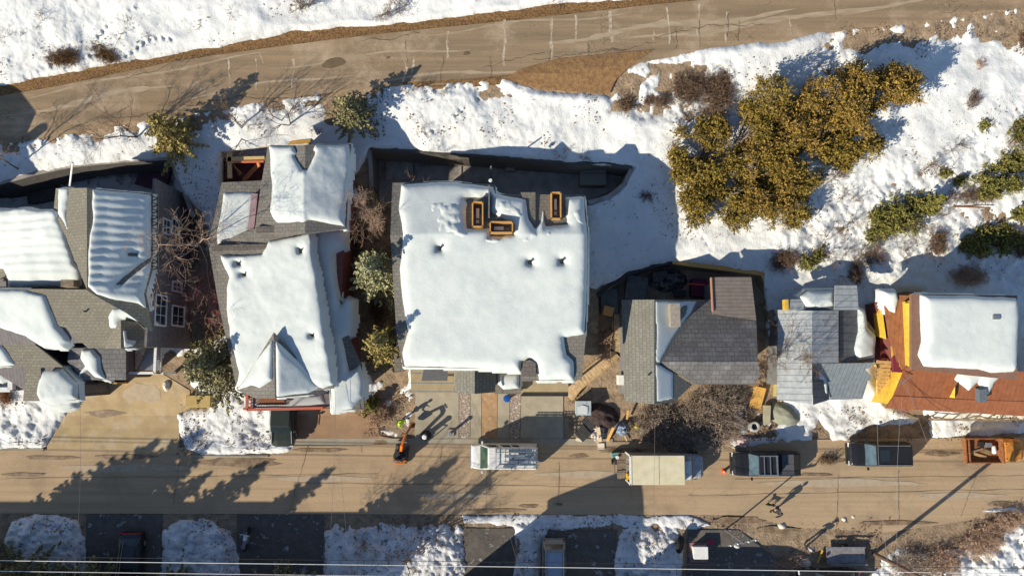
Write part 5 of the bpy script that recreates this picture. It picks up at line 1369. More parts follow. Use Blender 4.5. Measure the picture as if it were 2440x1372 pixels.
# brown thickets
M_TWIGG = mat("grey_tan_twigs", (.46, .37, .29), (.25, .19, .14), scale=2.5, rough=.95)
TH = "brown leafless thickets"
for i, (u, v, rd, h, n, el, m, lb) in enumerate([
    (1690, 985, 2.3, 1.6, 1100, (1.15, .95, .4), M_TWIGG, "dense tan willow thicket in front of the dark-shingled house"),
    (1600, 1035, 2.4, 1.2, 800, (1.4, .7, -.25), M_TWIGG, "darker brown thicket left of the willow, behind the box truck"),
    (1690, 1040, 1.7, 1.1, 500, (1.4, .6, .2), M_TWIGG, "tan thicket directly below the willow by the truck cab"),
    (1560, 1005, 1.5, .9, 260, (1, 1, 0), M_TWIGG, "low brown thicket beside the house corner post"),
    (155, 138, .95, .5, 420, (1.2, .7, .0), MATS["brown_gravel"], "round tuft of brown scrub poking through the hillside snow, left one"),
    (252, 130, .9, .45, 300, (1.3, .6, -.6), MATS["brown_gravel"], "brown scrub poking through the hillside snow, right one"),
    (1638, 215, 1.3, .6, 420, (1, 1.1, 0), M_TWIGB, "brown scrub on the snow left of the junipers"),
    (1708, 215, 1.5, .7, 620, (.8, 1.5, 0), M_TWIGB, "tall patch of brown scrub touching the top left of the junipers"),
    (1490, 250, .6, .4, 160, (1, 1, 0), M_TWIGB, "small brown tuft left of the scrub patches below the dirt pull-out"),
    (1568, 243, .8, .4, 200, (1.4, .6, 0), M_TWIGB, "small wide brown tuft between the dirt pull-out and the junipers"),
    (1655, 275, .8, .3, 160, (1.4, .5, .3), M_TWIGB, "rusty brown tuft just above the western junipers"),
    (2228, 578, .9, .7, 320, (.75, 1.3, .1), M_TWIGB, "brown oval bush low on the east slope between green ones"),
    (2000, 405, .75, .6, 240, (.8, 1, .4), M_TWIGB, "brown bush in a snow hollow just below the junipers"),
    (2312, 238, .65, .6, 200, (.7, 1.3, -.4), M_TWIGB, "brown tuft above the lone small green juniper"),
    (2428, 585, .8, .6, 260, (.8, 1.3, 0), M_TWIGB, "brown bush at the right edge beside the flat dark green juniper"),
    (2310, 470, 1.1, .7, 200, (1.6, .5, 0), M_TWIGB, "sparse brown branches below the long slanting juniper"),
    (2070, 610, 1.0, .8, 200, (1.2, .9, 0), M_TWIGB, "sparse grey-brown bush above the yellow-walled house"),
    (2035, 650, .8, .7, 220, (.7, 1.2, 0), M_TWIGB, "brown bush directly behind the metal lean-to"),
    (1865, 620, 1.0, .8, 260, (1.2, .8, .3), M_TWIGB, "brown bush at the corner of the dark house's yard"),
    (2300, 660, 1.2, 1.0, 300, (1.3, .7, 0), M_TWIG, "tan bush against the snow roof's upper edge"),
    (2435, 100, .5, .6, 150, (.7, 1.4, 0), M_TWIGB, "brown bush at the right edge below the upper road"),
    (2330, 155, .4, .4, 70, (1, 1, 0), M_TWIG, "little tan tuft high on the east slope"),
    (1970, 1095, .45, .35, 130, (1.6, .6, 0), M_TWIGB, "dead brush lying in the gutter between the two black vehicles"),
    (2240, 1340, 1.3, .8, 340, (1.2, 1, 0), M_TWIG, "tan dead grass clump on the lower right verge"),
    (2170, 1345, 1.4, .7, 420, (1.3, .9, 0), M_TWIGG, "grey-tan dry grass left of the dead clump on the lower right verge"),
    (2330, 1290, 1.5, .7, 420, (1.4, .8, .3), M_TWIG, "tan dry grass right of the dead clump by the lower right snow"),
    (2390, 1240, 1.2, .6, 300, (1.5, .6, .3), M_TWIG, "tan dry grass under the street edge at the far right"),
    (1878, 1350, 1.0, .4, 200, (1.4, .8, 0), M_TWIG, "low tan grass below the standing person on the verge"),
    (900, 985, .9, .8, 260, (1, 1.2, 0), M_TWIG, "tan brush by the hi-vis worker"),
    (1595, 345, .35, .4, 60, (1, 1, 0), M_TWIGB, "tiny brown sprig at the left foot of the junipers"),
    (1540, 470, .5, .4, 80, (1, .8, 0), M_TWIGB, "tiny dark sprig in the blue shadow of the duplex"),
    (850, 570, 1.2, .7, 240, (.6, 1.6, 0), M_TWIGB, "thin grey-brown brush along the snowy gap, upper"),
    (905, 740, 1.1, .7, 240, (.6, 1.5, 0), M_TWIGB, "thin grey-brown brush between the two gap spruces"),
    (1440, 820, .8, .6, 160, (.6, 1.8, 0), M_TWIG, "tan brush along the wooden walkway"),
    (1800, 890, .7, .6, 160, (.6, 1.3, 0), M_TWIG, "tan brush at the south-east corner of the dark roof"),
    (2150, 955, .8, .7, 200, (1, 1, 0), M_TWIGR, "plum-red brush at the corner of the rust-brown roof"),
    (22, 930, 1.0, .8, 260, (.6, 1.3, 0), mat("rusty_twigs", (.33, .15, .05), (.2, .09, .03), scale=5), "rusty shrub at the left edge below the sun room"),
    ]):
    brush("brush", lb, u, v, rd, h, 500 + i, m, TH, n=n, ell=el, fuzz=(2 if n > 250 else 1), cat="bush", r=.014 if rd < 1.2 else .017)

rt = random.Random(12)
for i in range(26):
    u = rt.uniform(1960, 2430); v = rt.uniform(330, 660)
    if v < 420 and u < 2200: v += 200
    bare("dead_sapling", "thin dead sapling poking out of the snow on the east slope", u, v, rt.uniform(.8, 2.0), 700 + i, M_TWIGB, "dead saplings on the east slope", depth=3, spread=.7, r0=.03, stems=2, cat="sapling", up=.0)
for i, (u, v) in enumerate([(640, 262), (520, 292), (610, 300), (700, 268), (760, 290), (980, 215), (1060, 225), (1010, 330), (1330, 365), (1390, 378), (40, 95), (120, 60), (480, 60), (360, 95), (300, 75), (560, 30), (1320, 12)]):
    bare("dead_sapling", "small dead twiggy plant sticking out of the snow beside the upper road", u, v, rt.uniform(.6, 1.3), 740 + i, M_TWIGB, "dead twigs beside the upper road", depth=3, spread=.8, r0=.025, stems=2, cat="sapling", up=.0)

# leaf litter, grit and twig scraps lying on the snow
Ug, Vg, Tg = SNOWGRID
def litter(name, zones, m, seed, size):
    rg = np.random.default_rng(seed); qs = []
    for poly, n in zones:
        us = [p[0] for p in poly]; vs = [p[1] for p in poly]
        u = rg.uniform(min(us), max(us), n * 3); v = rg.uniform(min(vs), max(vs), n * 3)
        z0 = hz(u, v); pw = PN(u, v, z0)
        k = (sdpoly(u, v, poly) > 0) & (NZ3.fbm(pw[:, 0] * .8 + seed, pw[:, 1] * .8) + rg.uniform(-.05, .05, len(u)) > .58)
        u, v, z0 = u[k][:n], v[k][:n], z0[k][:n]
        iu = np.clip(np.searchsorted(Ug, u), 0, len(Ug) - 1); iv = np.clip(np.searchsorted(Vg, v), 0, len(Vg) - 1)
        z = z0 + np.maximum(Tg[iu, iv], 0) + .03
        qs.append(PN(u, v, z))
    c = np.concatenate(qs)
    a = rg.uniform(0, 6.28, len(c)); s = size * rg.uniform(.3, 1.6, len(c)) ** 1.5; e = rg.uniform(.25, .9, len(c))
    dx = np.stack([np.cos(a), np.sin(a), rg.normal(size=len(c)) * .3], 1) * s[:, None]
    dy = np.stack([-np.sin(a), np.cos(a), rg.normal(size=len(c)) * .5], 1) * (s * e)[:, None]
    q = np.stack([c - dx - dy * .6, c + dx - dy, c + dx * .7 + dy, c - dx * .8 + dy * .8], 1).reshape(-1, 3)
    o = quads_mesh(name, q, m, None); tag(o, "brown leaf and bark litter scattered over the snow", "litter", kind='stuff'); return o
litter("leaf_litter", [
    ([(-20, 330), (900, 225), (900, 300), (500, 345), (0, 400)], 1500), ([(880, 210), (1500, 200), (1500, 370), (880, 340)], 900),
    ([(1460, 160), (1850, 130), (1700, 620), (1420, 480)], 900), ([(1900, 380), (2460, 200), (2460, 670), (1850, 640)], 1500),
    ([(1950, 60), (2460, 20), (2460, 140), (1950, 170)], 900), ([(0, 100), (700, 0), (700, 90), (0, 200)], 350),
    ([(820, 860), (990, 860), (990, 1040), (860, 1040)], 1000), ([(1390, 690), (1480, 700), (1480, 960), (1350, 960)], 900),
    ([(1640, 880), (1860, 830), (1860, 1050), (1640, 1050)], 1200), ([(1790, 960), (2440, 980), (2440, 1050), (1790, 1050)], 900),
    ([(410, 900), (640, 930), (660, 1085), (420, 1085)], 900), ([(-20, 950), (110, 950), (110, 1072), (-20, 1072)], 700),
    ([(760, 1225), (1640, 1225), (1640, 1372), (760, 1372)], 1600), ([(1640, 1235), (2460, 1220), (2460, 1380), (1640, 1380)], 1600), ([(0, 1225), (600, 1225), (600, 1372), (0, 1372)], 1100),
    ([(400, 380), (530, 380), (530, 620), (440, 600)], 250), ([(820, 440), (950, 440), (950, 880), (830, 880)], 900)], M_TWIGB, 5, .042)

# trees south of the frame: only their shadows reach the street
SG = "tall trees along the lots below the street"
for i, (u, v, h, r, lb) in enumerate([
    (80, 1385, 9.2, 3.4, "tall spruce below the street at the far west"),
    (-60, 1385, 9.4, 3.2, "tall spruce just outside the frame at the far west"),
    (10, 1390, 10.4, 3.4, "tall spruce, second of the western pair"),
    (250, 1400, 8.4, 2.8, "spruce between the west house and the dull red house"),
    (150, 1395, 7.6, 2.4, "shorter spruce beside the west house"),
    (432, 1398, 8.0, 1.9, "narrow spruce behind the dull red house"),
    (700, 1398, 8.6, 2.6, "broad spruce between the two driveways below the frame"),
    (1490, 1400, 4.2, 1.0, "small spruce by the tan house"),
    ]):
    conifer("spruce_tree", lb, u, v, h, r, M_SPR, 600 + i, SG, dens=2.0)
for i, (u, v, h, lb) in enumerate([(760, 1400, 8.5, "big bare cottonwood below the street"), (690, 1395, 7.5, "bare cottonwood near the dull red house"), (830, 1410, 6.5, "bare cottonwood between two drives"), (1290, 1430, 5.0, "bare tree between the grey and tan houses")]):
    bare("bare_tree", lb, u, v, h, 620 + i, M_TWIGB, SG, depth=5, spread=.5, r0=.13, shrink=.76)
# ================================================================== VEHICLES (x = forward, local coordinates)
def paint(name, c, rough=.3, spec=.5): return mat(name, c, tuple(x * .82 for x in c), scale=3, rough=rough, spec=spec)
M_PWHITE = paint("white_car_paint", (.74, .74, .71)); M_PBLACK = paint("black_car_paint", (.022, .022, .024), .2)
M_PBEIGE = paint("champagne_car_paint", (.30, .28, .24)); M_RUST = mat("rusty_steel", (.36, .14, .05), (.16, .065, .03), scale=4, rough=.85)
M_LAMP = mat("lamp_glass", (.7, .7, .68), rough=.2); M_TAIL = mat("tail_lamp_red", (.4, .02, .02), rough=.25)
M_WIND = mat("green_windscreen", (.05, .11, .075), (.03, .06, .045), scale=2, rough=.06, spec=1.0)
M_WINDB = mat("blue_windscreen", (.10, .15, .17), (.06, .09, .10), scale=3, rough=.1, spec=1.0)
M_CHROME = mat("bright_trim", (.55, .55, .56), rough=.25, metallic=.8)

def loft(mb, secs):
    """secs: list of rings (same length) -> closed skin with end caps"""
    n = len(secs[0]); b = len(mb.v); vs = [p for r in secs for p in r]; fs = []
    for j in range(len(secs) - 1):
        for i in range(n):
            a = j * n + i; c = j * n + (i + 1) % n
            fs.append((a, c, c + n, a + n))
    fs.append(tuple(range(n - 1, -1, -1))); fs.append(tuple((len(secs) - 1) * n + i for i in range(n)))
    return mb.add(vs, fs)
def ring(x, zb, zt, wb, wm, wt, crown=.03):
    zm = zb + (zt - zb) * .55
    h = [(wb, zb), (wm, zb + .12), (wm, zm), (wt + (wm - wt) * .25, zt - .06), (wt * .92, zt), (wt * .45, zt + crown)]
    return [(x, y, z) for y, z in h] + [(x, -y, z) for y, z in reversed(h)]
def vehicle(name, label, cat, loc, rz, L, W, stations, cab, body, glass=None, wind=None, wheelr=.37, axles=(.18, .80), group=None, lamps=True, mirror=True, roofm=None):
    """stations: (t along length 0 front..1 rear, top height, width factor); cab: dict of greenhouse positions"""
    r = thing(name, label, cat, loc, rz, group)
    X = lambda t: L * (.5 - t)
    mb = MB()
    loft(mb, [ring(X(t), .32, zt, W / 2 * w * .96, W / 2 * w, W / 2 * w * .93) for t, zt, w in stations])
    bd = mb.build("body", body, r, smooth=False, local=True, bevel=.04)
    if cab:
        f0, f1, r1, r0, zb, zt, wb, wt = [cab[k] for k in ("f0", "f1", "r1", "r0", "zb", "zt", "wb", "wt")]
        wb *= W / 2; wt *= W / 2
        Bp = [Vector((X(f0), wb, zb)), Vector((X(r0), wb, zb)), Vector((X(r0), -wb, zb)), Vector((X(f0), -wb, zb))]
        Tp = [Vector((X(f1), wt, zt)), Vector((X(r1), wt, zt)), Vector((X(r1), -wt, zt)), Vector((X(f1), -wt, zt))]
        # pillars + roof as a bevelled frustum
        c = MB().prism(Tp, Bp); c.build("cabin", roofm or body, r, local=True, bevel=.07)
        def panel(a, b, c_, d, s0, s1, t0, t1, o, mb2):
            # a,b bottom corners; d,c_ top corners
            def q(s, t): return (a.lerp(b, s)).lerp(d.lerp(c_, s), t)
            n = (b - a).cross(d - a).normalized()
            ctr = (Bp[0] + Bp[1] + Bp[2] + Bp[3]) / 4
            if n.dot(a - ctr) < 0: n = -n
            pts = [q(s0, t0), q(s1, t0), q(s1, t1), q(s0, t1)]
            mb2.add([p + n * o for p in pts] + [p - n * .03 for p in pts], [(0, 1, 2, 3), (7, 6, 5, 4), (0, 4, 5, 1), (1, 5, 6, 2), (2, 6, 7, 3), (3, 7, 4, 0)])
        g = glass or M_GLASS
        m1 = MB(); panel(Bp[3], Bp[0], Tp[0], Tp[3], .05, .95, .04, .93, .012, m1); m1.build("windscreen", wind or g, r, local=True)
        if r0 - r1 > .004:
            m2 = MB(); panel(Bp[1], Bp[2], Tp[2], Tp[1], .08, .92, .25, .9, .012, m2); m2.build("rear_window", g, r, local=True)
        for sd, (a, b, c_, d) in (("l", (Bp[0], Bp[1], Tp[1], Tp[0])), ("r", (Bp[3], Bp[2], Tp[2], Tp[3]))):
            for k in cab.get("side", [(.08, .36), (.40, .66), (.70, .93)]):
                m3 = MB(); panel(a, b, c_, d, k[0], k[1], .22, .88, .012, m3); m3.build("side_window", g, r, local=True)
        if mirror:
            for s in (-1, 1):
                MB().box((X(f0 + .035), s * (W / 2 + .13), zb + .12), (.14, .24, .18)).build("mirror", body, r, local=True, bevel=.03)
    for t in axles:
        for s in (-1, 1):
            R = Matrix.Rotation(math.pi / 2, 3, 'X')
            w = MB().lathe((X(t), s * (W / 2 - .13), wheelr), [(wheelr * .6, -.12), (wheelr * .95, -.12), (wheelr, -.07), (wheelr, .07), (wheelr * .95, .12), (wheelr * .6, .12)], 18, R)
            wo = w.build("wheel", M_RUBBER, r, local=True)
            MB().lathe((X(t), s * (W / 2 - .12), wheelr), [(.05, -.125), (wheelr * .58, -.11), (wheelr * .58, .11), (.05, .125)], 12, R).build("rim", M_METAL, wo, local=True)
    if lamps:
        for s in (-1, 1):
            MB().box((X(.006), s * W * .37, .78), (.08, .34, .18)).build("headlight", M_LAMP, r, local=True, bevel=.02)
            MB().box((X(.996), s * W * .42, .95), (.06, .16, .34)).build("taillight", M_TAIL, r, local=True, bevel=.02)
    MB().box((X(0) + .02, 0, .5), (.16, W * .86, .2)).build("bumper", M_CHROME if body is not M_PBLACK else M_BLACK, r, local=True, bevel=.03)
    return r, X
def place(u, v, dz=0.0): return G(u, v, dz)

# white passenger van with a loaded roof rack, nose to the left
L_, W_ = 5.25, 2.02
van, X = vehicle("van", "white full-size van with green windscreen and loaded ladder rack, parked on the street", "van", place(1202, 1084, .01), math.pi, L_, W_,
    [(0, .95, .78), (.03, 1.05, .92), (.10, 1.12, .98), (.2, 1.18, 1), (.5, 1.2, 1), (.9, 1.2, 1), (.985, 1.15, .97), (1, 1.0, .93)],
    dict(f0=.135, f1=.265, r1=.975, r0=.99, zb=1.15, zt=2.0, wb=.97, wt=.83, side=[(.07, .24), (.33, .49), (.53, .66)]), M_PWHITE, wind=M_WIND)
rk = MB()
for s in (-1, 1): rk.bar((X(.36), s * .70, 2.22), (X(.99), s * .70, 2.22), .05)
for t in (.38, .52, .66, .80, .94):
    rk.bar((X(t), -.76, 2.22), (X(t), .76, 2.22), .05)
    for s in (-1, 1): rk.bar((X(t), s * .70, 1.95), (X(t), s * .70, 2.22), .04)
rk.build("roof_rack", M_METAL, van, local=True)
M_LOAD = mat("blue_grey_load", (.17, .22, .28), (.08, .11, .15), scale=5, rough=.5)
ldr = MB()
for y in (.52, .80): ldr.bar((X(.37), y * -1, 2.31), (X(1.0), y * -1, 2.31), .06)
for i in range(14): ldr.bar((X(.39 + i * .045), -.52, 2.31), (X(.39 + i * .045), -.80, 2.31), .035)
for y in (.18, .48): ldr.bar((X(.50), y, 2.31), (X(1.02), y, 2.31), .06)
for i in range(12): ldr.bar((X(.52 + i * .045), .18, 2.31), (X(.52 + i * .045), .48, 2.31), .035)
ldr.build("ladder", M_LOAD, van, local=True)
ld = MB().box((X(.66), -.22, 2.30), (1.6, .22, .10)).box((X(.72), .30, 2.28), (1.9, .10, .10)).box((X(.80), -.06, 2.30), (1.5, .14, .10)).box((X(.58), .62, 2.29), (1.0, .2, .08))
ld.bar((X(.6), .75, 2.36), (X(.97), -.3, 2.36), .09).bar((X(.7), .1, 2.36), (X(.66), .8, 2.36), .08)
ld.build("rack_load", mat("slate_blue_load", (.07, .10, .14), (.16, .20, .25), scale=4, rough=.5), van, local=True)
rb = MB()
for y in (-.55, -.28, 0, .28): rb.box((X(.36), y, 2.005), (.8, .03, .02))
rb.build("roof_rib", M_PWHITE, van, local=True)

# box truck, open at the back (left), cab to the right
trk = thing("box_truck", "box truck with a cream roof, open tail and snow-crusted cab, parked below the willow", "truck", place(1562, 1106, .01), 0)
sc_ = 29.0
bl, bw, bz0, bz1 = 4.1, 2.15, .95, 3.15
bx = -.45
bd = MB(); t_ = .06
bd.box((bx, 0, bz0), (bl, bw, .12))
for s in (-1, 1): bd.box((bx, s * (bw / 2 - t_ / 2), (bz0 + bz1) / 2), (bl, t_, bz1 - bz0))
bd.box((bx + bl / 2 - t_ / 2, 0, (bz0 + bz1) / 2), (t_, bw - .13, bz1 - bz0 - .13))
bd.build("cargo_box", mat("grey_box_side", (.30, .28, .26), (.22, .2, .19), scale=3), trk, local=True)
MB().box((bx + .04, 0, bz1 + .03), (bl - .08, bw + .04, .07)).build("roof", mat("cream_roof", (.68, .62, .42), (.60, .54, .35), scale=1.5, rough=.6, c3=(.5, .43, .28), scale3=1.1, lo3=.58, hi3=.75), trk, local=True, bevel=.02)
MB().box((bx + .1, 0, bz1 + .068), (.03, bw, .012)).build("roof_seam", M_METAL, trk, local=True)
fr = MB()
for s in (-1, 1): fr.box((bx - bl / 2 - .03, s * bw / 2, (bz0 + bz1) / 2), (.09, .10, bz1 - bz0 + .2))
fr.box((bx - bl / 2 - .03, 0, bz1 + .04), (.16, bw + .1, .12))
fr.build("tail_frame", M_WHITE, trk, local=True)
MB().box((bx - bl / 2 - .35, 0, .75), (.7, bw * .94, .06)).build("tail_lift", M_WOODG, trk, local=True)
MB().box((bx - bl / 2 + .2, -.75, 1.35), (.5, .5, .6)).box((bx - bl / 2 + .1, -.75, 1.7), (.2, .3, .3)).build("cargo_crate", mat("bright_yellow", (.7, .45, .02), (.5, .3, .02), scale=4), trk, local=True, bevel=.04)
MB().bar((bx - bl / 2 + .1, .6, 1.1), (bx - bl / 2 + .1, .6, 3.0), .08).bar((bx - bl / 2 + .1, .1, 1.1), (bx - bl / 2 + .1, .1, 3.0), .08).build("load_bar", M_WOOD, trk, local=True)
cx = bx + bl / 2
cb = MB(); loft(cb, [ring(cx + .05, .6, 2.2, .95, 1.0, .88), ring(cx + .7, .6, 2.2, .95, 1.0, .85), ring(cx + 1.05, .6, 1.45, .95, .98, .84), ring(cx + 1.7, .6, 1.3, .9, .92, .8), ring(cx + 1.95, .62, 1.1, .75, .8, .66)])
cb.build("cab", mat("frosty_grey_paint", (.42, .42, .44), (.22, .22, .23), scale=7, rough=.7, lo=.4, hi=.6), trk, local=True, bevel=.05)
MB().prism([Vector((cx + .72, -.8, 2.16)), Vector((cx + .72, .8, 2.16)), Vector((cx + 1.06, .85, 1.5)), Vector((cx + 1.06, -.85, 1.5))], [Vector((cx + .70, -.8, 2.10)), Vector((cx + .70, .8, 2.10)), Vector((cx + 1.03, .85, 1.45)), Vector((cx + 1.03, -.85, 1.45))]).build("windscreen", mat("dirty_windscreen", (.14, .11, .085), (.24, .2, .17), scale=4, rough=.4), trk, local=True)
# snow on the cab
rgx = np.random.default_rng(4)
gx, gy = np.meshgrid(np.linspace(cx + .08, cx + .75, 12), np.linspace(-.82, .55, 20), indexing='ij')
gz = 2.22 + .10 * np.sin((gx - cx) * 4) * (NZ.fbm(gx * 3, gy * 3) - .2) * 2
np_mesh("snow_cover", np.stack([gx, gy, gz], -1).reshape(-1, 3), grid_faces(12, 20), M_SNOW, trk, smooth=True, local=True)
for x in (cx + 1.2, bx - 1.2):
    for s in (-1, 1):
        w = MB().lathe((x, s * .9, .45), [(.25, -.14), (.42, -.14), (.45, -.08), (.45, .08), (.42, .14), (.25, .14)], 16, Matrix.Rotation(math.pi / 2, 3, 'X')).build("wheel", M_RUBBER, trk, local=True)
        MB().lathe((x, s * .9, .45), [(.05, -.15), (.24, -.12), (.24, .12), (.05, .15)], 12, Matrix.Rotation(math.pi / 2, 3, 'X')).build("rim", M_METAL, w, local=True)
for s in (-1, 1): MB().box((cx + 1.92, s * .58, .95), (.1, .25, .16)).build("headlight", M_LAMP, trk, local=True)

# black pickup, tonneau half open
pk, X = vehicle("pickup", "black crew-cab pickup with roof rails and grey bed cover, left of the two black vehicles", "pickup truck", place(1816, 1101, .01), math.pi, 5.3, 1.94,
    [(0, .95, .80), (.03, 1.08, .92), (.10, 1.16, .98), (.24, 1.22, 1), (.6, 1.22, 1), (.95, 1.22, 1), (1, 1.15, .98)],
    dict(f0=.22, f1=.345, r1=.62, r0=.655, zb=1.2, zt=1.85, wb=.95, wt=.80, side=[(.14, .48), (.53, .88)]), M_PBLACK, wind=M_WINDB)
b = MB()
for s in (-1, 1): b.bar((X(.35), s * .72, 1.93), (X(.62), s * .72, 1.93), .07)
for t in (.41, .50, .60): b.bar((X(t), -.76, 1.94), (X(t), .76, 1.94), .06 if t < .55 else .10)
b.build("roof_rail", M_CHROME, pk, local=True)
MB().box((X(.805), 0, 1.27), (.95, 1.55, .07)).box((X(.805), 0, 1.315), (.93, .02, .02)).build("bed_cover", mat("grey_cover", (.10, .10, .105), (.08, .08, .085), scale=3, rough=.5), pk, local=True, bevel=.02)
MB().box((X(.69), 0, 1.26), (.22, 1.5, .05)).box((X(.94), 0, 1.26), (.4, 1.5, .05)).build("bed_floor", M_RUBBER, pk, local=True)
# black SUV
sv, X = vehicle("suv", "glossy black SUV at the kerb, right of the two black vehicles", "suv", place(2082, 1078, .01), math.pi, 4.8, 1.92,
    [(0, .92, .78), (.03, 1.05, .92), (.10, 1.13, .98), (.24, 1.18, 1), (.6, 1.2, 1), (.95, 1.2, 1), (1, 1.1, .96)],
    dict(f0=.23, f1=.37, r1=.95, r0=.985, zb=1.16, zt=1.82, wb=.96, wt=.83), M_PBLACK, wind=M_WINDB)
b = MB()
for s in (-1, 1): b.bar((X(.40), s * .74, 1.86), (X(.92), s * .74, 1.86), .045)
b.build("roof_rail", M_METAL, sv, local=True)
MB().box((X(.50), 0, 1.835), (.75, .9, .02)).build("sunroof", M_GLASS, sv, local=True)
for vv_, XX in ((sv, X),):
    MB().bar((XX(.04), -.45, 1.10), (XX(.2), -.5, 1.205), .04, .03).bar((XX(.04), .45, 1.10), (XX(.2), .5, 1.205), .04, .03).build("bonnet_crease", M_PBLACK, vv_, local=True)
# dark SUV under the red deck, nose towards the street
s2_, X = vehicle("suv", "dark green-black SUV nosing out from under the red deck", "suv", place(683, 990, .02), -math.pi / 2, 4.7, 1.9,
    [(0, .85, .72), (.03, 1.0, .90), (.10, 1.08, .97), (.24, 1.14, 1), (.6, 1.15, 1), (.95, 1.15, 1), (1, 1.05, .96)],
    dict(f0=.22, f1=.34, r1=.9, r0=.97, zb=1.12, zt=1.7, wb=.96, wt=.80), mat("dark_green_paint", (.035, .042, .035), (.03, .035, .03), rough=.25, scale=3), wind=M_GLASS)
b = MB()
for s in (-1, 1): b.bar((X(.05), s * .80, 1.12), (X(.9), s * .74, 1.78), .05)
b.build("roof_rail", M_METAL, s2_, local=True)
# champagne SUV cut by the bottom edge, tail up
s3_, X = vehicle("suv", "champagne SUV with a blue-grey roof in the shaded lot below the street", "suv", place(1319, 1352, .04), -math.pi / 2, 4.8, 1.86,
    [(0, .85, .78), (.03, 1.0, .92), (.10, 1.08, .98), (.24, 1.12, 1), (.6, 1.15, 1), (.96, 1.12, .98), (1, .95, .90)],
    dict(f0=.22, f1=.36, r1=.87, r0=.965, zb=1.1, zt=1.72, wb=.95, wt=.80), M_PBEIGE)
MB().box((X(.60), 0, 1.735), (2.2, 1.15, .03)).build("roof_panel", mat("blue_grey_roof", (.30, .36, .44), (.26, .32, .40), scale=3, rough=.4), s3_, local=True, bevel=.01)
b = MB()
for s in (-1, 1): b.bar((X(.38), s * .68, 1.80), (X(.86), s * .68, 1.80), .05)
b.build("roof_rail", M_CHROME, s3_, local=True)
# black car in the shade on the left, red lamp bar upward
s4_, X = vehicle("car", "black car in deep shade at the bottom, red lamps across its tail", "car", place(322, 1332, .04), -math.pi / 2, 4.5, 1.85,
    [(0, .8, .78), (.03, .9, .92), (.10, .95, .98), (.24, 1.0, 1), (.6, 1.05, 1), (.96, 1.08, .98), (1, .95, .92)],
    dict(f0=.25, f1=.42, r1=.80, r0=.95, zb=1.0, zt=1.45, wb=.92, wt=.72), M_PBLACK)
MB().box((X(.995), 0, .98), (.08, 1.6, .07)).build("taillight", M_TAIL, s4_, local=True)
b = MB()
b.bar((X(.9), -.45, 1.5), (X(.2), -.75, 1.5), .07).bar((X(.9), -.25, 1.5), (X(.2), -.55, 1.5), .07); b.build("roof_ladder", M_WOODG, s4_, local=True)
# black car bottom right, partly cut by the frame
s5_, X = vehicle("car", "black car cut by the bottom edge beside the dirt verge", "car", place(1965, 1378, .2), math.pi, 4.7, 1.85,
    [(0, .8, .78), (.03, .9, .92), (.10, .98, .98), (.24, 1.05, 1), (.6, 1.05, 1), (.96, 1.08, .98), (1, .95, .92)],
    dict(f0=.25, f1=.40, r1=.80, r0=.93, zb=1.02, zt=1.45, wb=.92, wt=.74), M_PBLACK)

# rusty flatbed pickup with an orange cab
ft = thing("flatbed_truck", "old rusty flatbed truck with an orange cab and a loaded bed at the right edge", "truck", place(2346, 1069, .01), 0)
f = MB()
f.box((-.95, 0, .95), (2.7, 1.85, .1))
for s in (-1, 1): f.box((-.95, s * .92, 1.2), (2.75, .07, .42))
f.box((-2.32, 0, 1.2), (.08, 1.9, .42)); f.box((-2.05, 0, 1.32), (.10, 1.86, .12)); f.box((.42, 0, 1.35), (.1, 1.85, .7))
f.build("bed", M_RUST, ft, local=True)
M_ORG = mat("faded_orange_paint", (.62, .27, .04), (.38, .14, .03), scale=3, rough=.6)
c = MB(); loft(c, [ring(.5, .5, 1.75, .85, .9, .74), ring(1.15, .5, 1.78, .85, .9, .74), ring(1.5, .5, 1.15, .85, .9, .8), ring(2.2, .5, 1.08, .82, .86, .72), ring(2.5, .55, .9, .66, .7, .55)])
c.build("cab", M_ORG, ft, local=True, bevel=.05)
MB().prism([Vector((1.18, -.68, 1.76)), Vector((1.18, .68, 1.76)), Vector((1.5, .74, 1.2)), Vector((1.5, -.74, 1.2))], [Vector((1.14, -.68, 1.70)), Vector((1.14, .68, 1.70)), Vector((1.46, .74, 1.14)), Vector((1.46, -.74, 1.14))]).build("windscreen", M_GLASS, ft, local=True)
MB().box((.6, 0, 1.62), (.1, 1.2, .3)).build("rear_window", M_GLASS, ft, local=True)
rq = random.Random(9)
for nm, c, d, m in (("gas_bottle", (-.05, .1, 1.25), None, M_WHITE), ("toolbox", (-.45, .45, 1.15), (.45, .35, .35), M_METAL), ("toolbox", (-1.0, .5, 1.12), (.4, .4, .3), M_BLACK), ("scrap_board", (-1.2, -.35, 1.06), (1.3, .22, .06), M_WOOD), ("scrap_board", (-1.3, .0, 1.08), (1.0, .16, .08), M_WOODG), ("crate", (-.55, -.1, 1.15), (.35, .3, .28), mat("olive_crate", (.2, .17, .09), scale=3))):
    if d is None: MB().lathe((c[0], c[1] - .35, c[2]), [(.05, 0), (.16, .05), (.16, .6), (.05, .66)], 12, Matrix.Rotation(-math.pi / 2, 3, 'X')).build(nm, m, ft, local=True, smooth=True)
    else: MB().box(c, d, rq.uniform(-.4, .4)).build(nm, m, ft, local=True, bevel=.02)
for x in (-1.4, 1.75):
    for s in (-1, 1):
        w = MB().lathe((x, s * .82, .38), [(.2, -.12), (.35, -.12), (.38, -.06), (.38, .06), (.35, .12), (.2, .12)], 16, Matrix.Rotation(math.pi / 2, 3, 'X')).build("wheel", M_RUBBER, ft, local=True)
        MB().lathe((x, s * .82, .38), [(.05, -.13), (.19, -.1), (.19, .1), (.05, .13)], 12, Matrix.Rotation(math.pi / 2, 3, 'X')).build("rim", M_RUST, w, local=True)
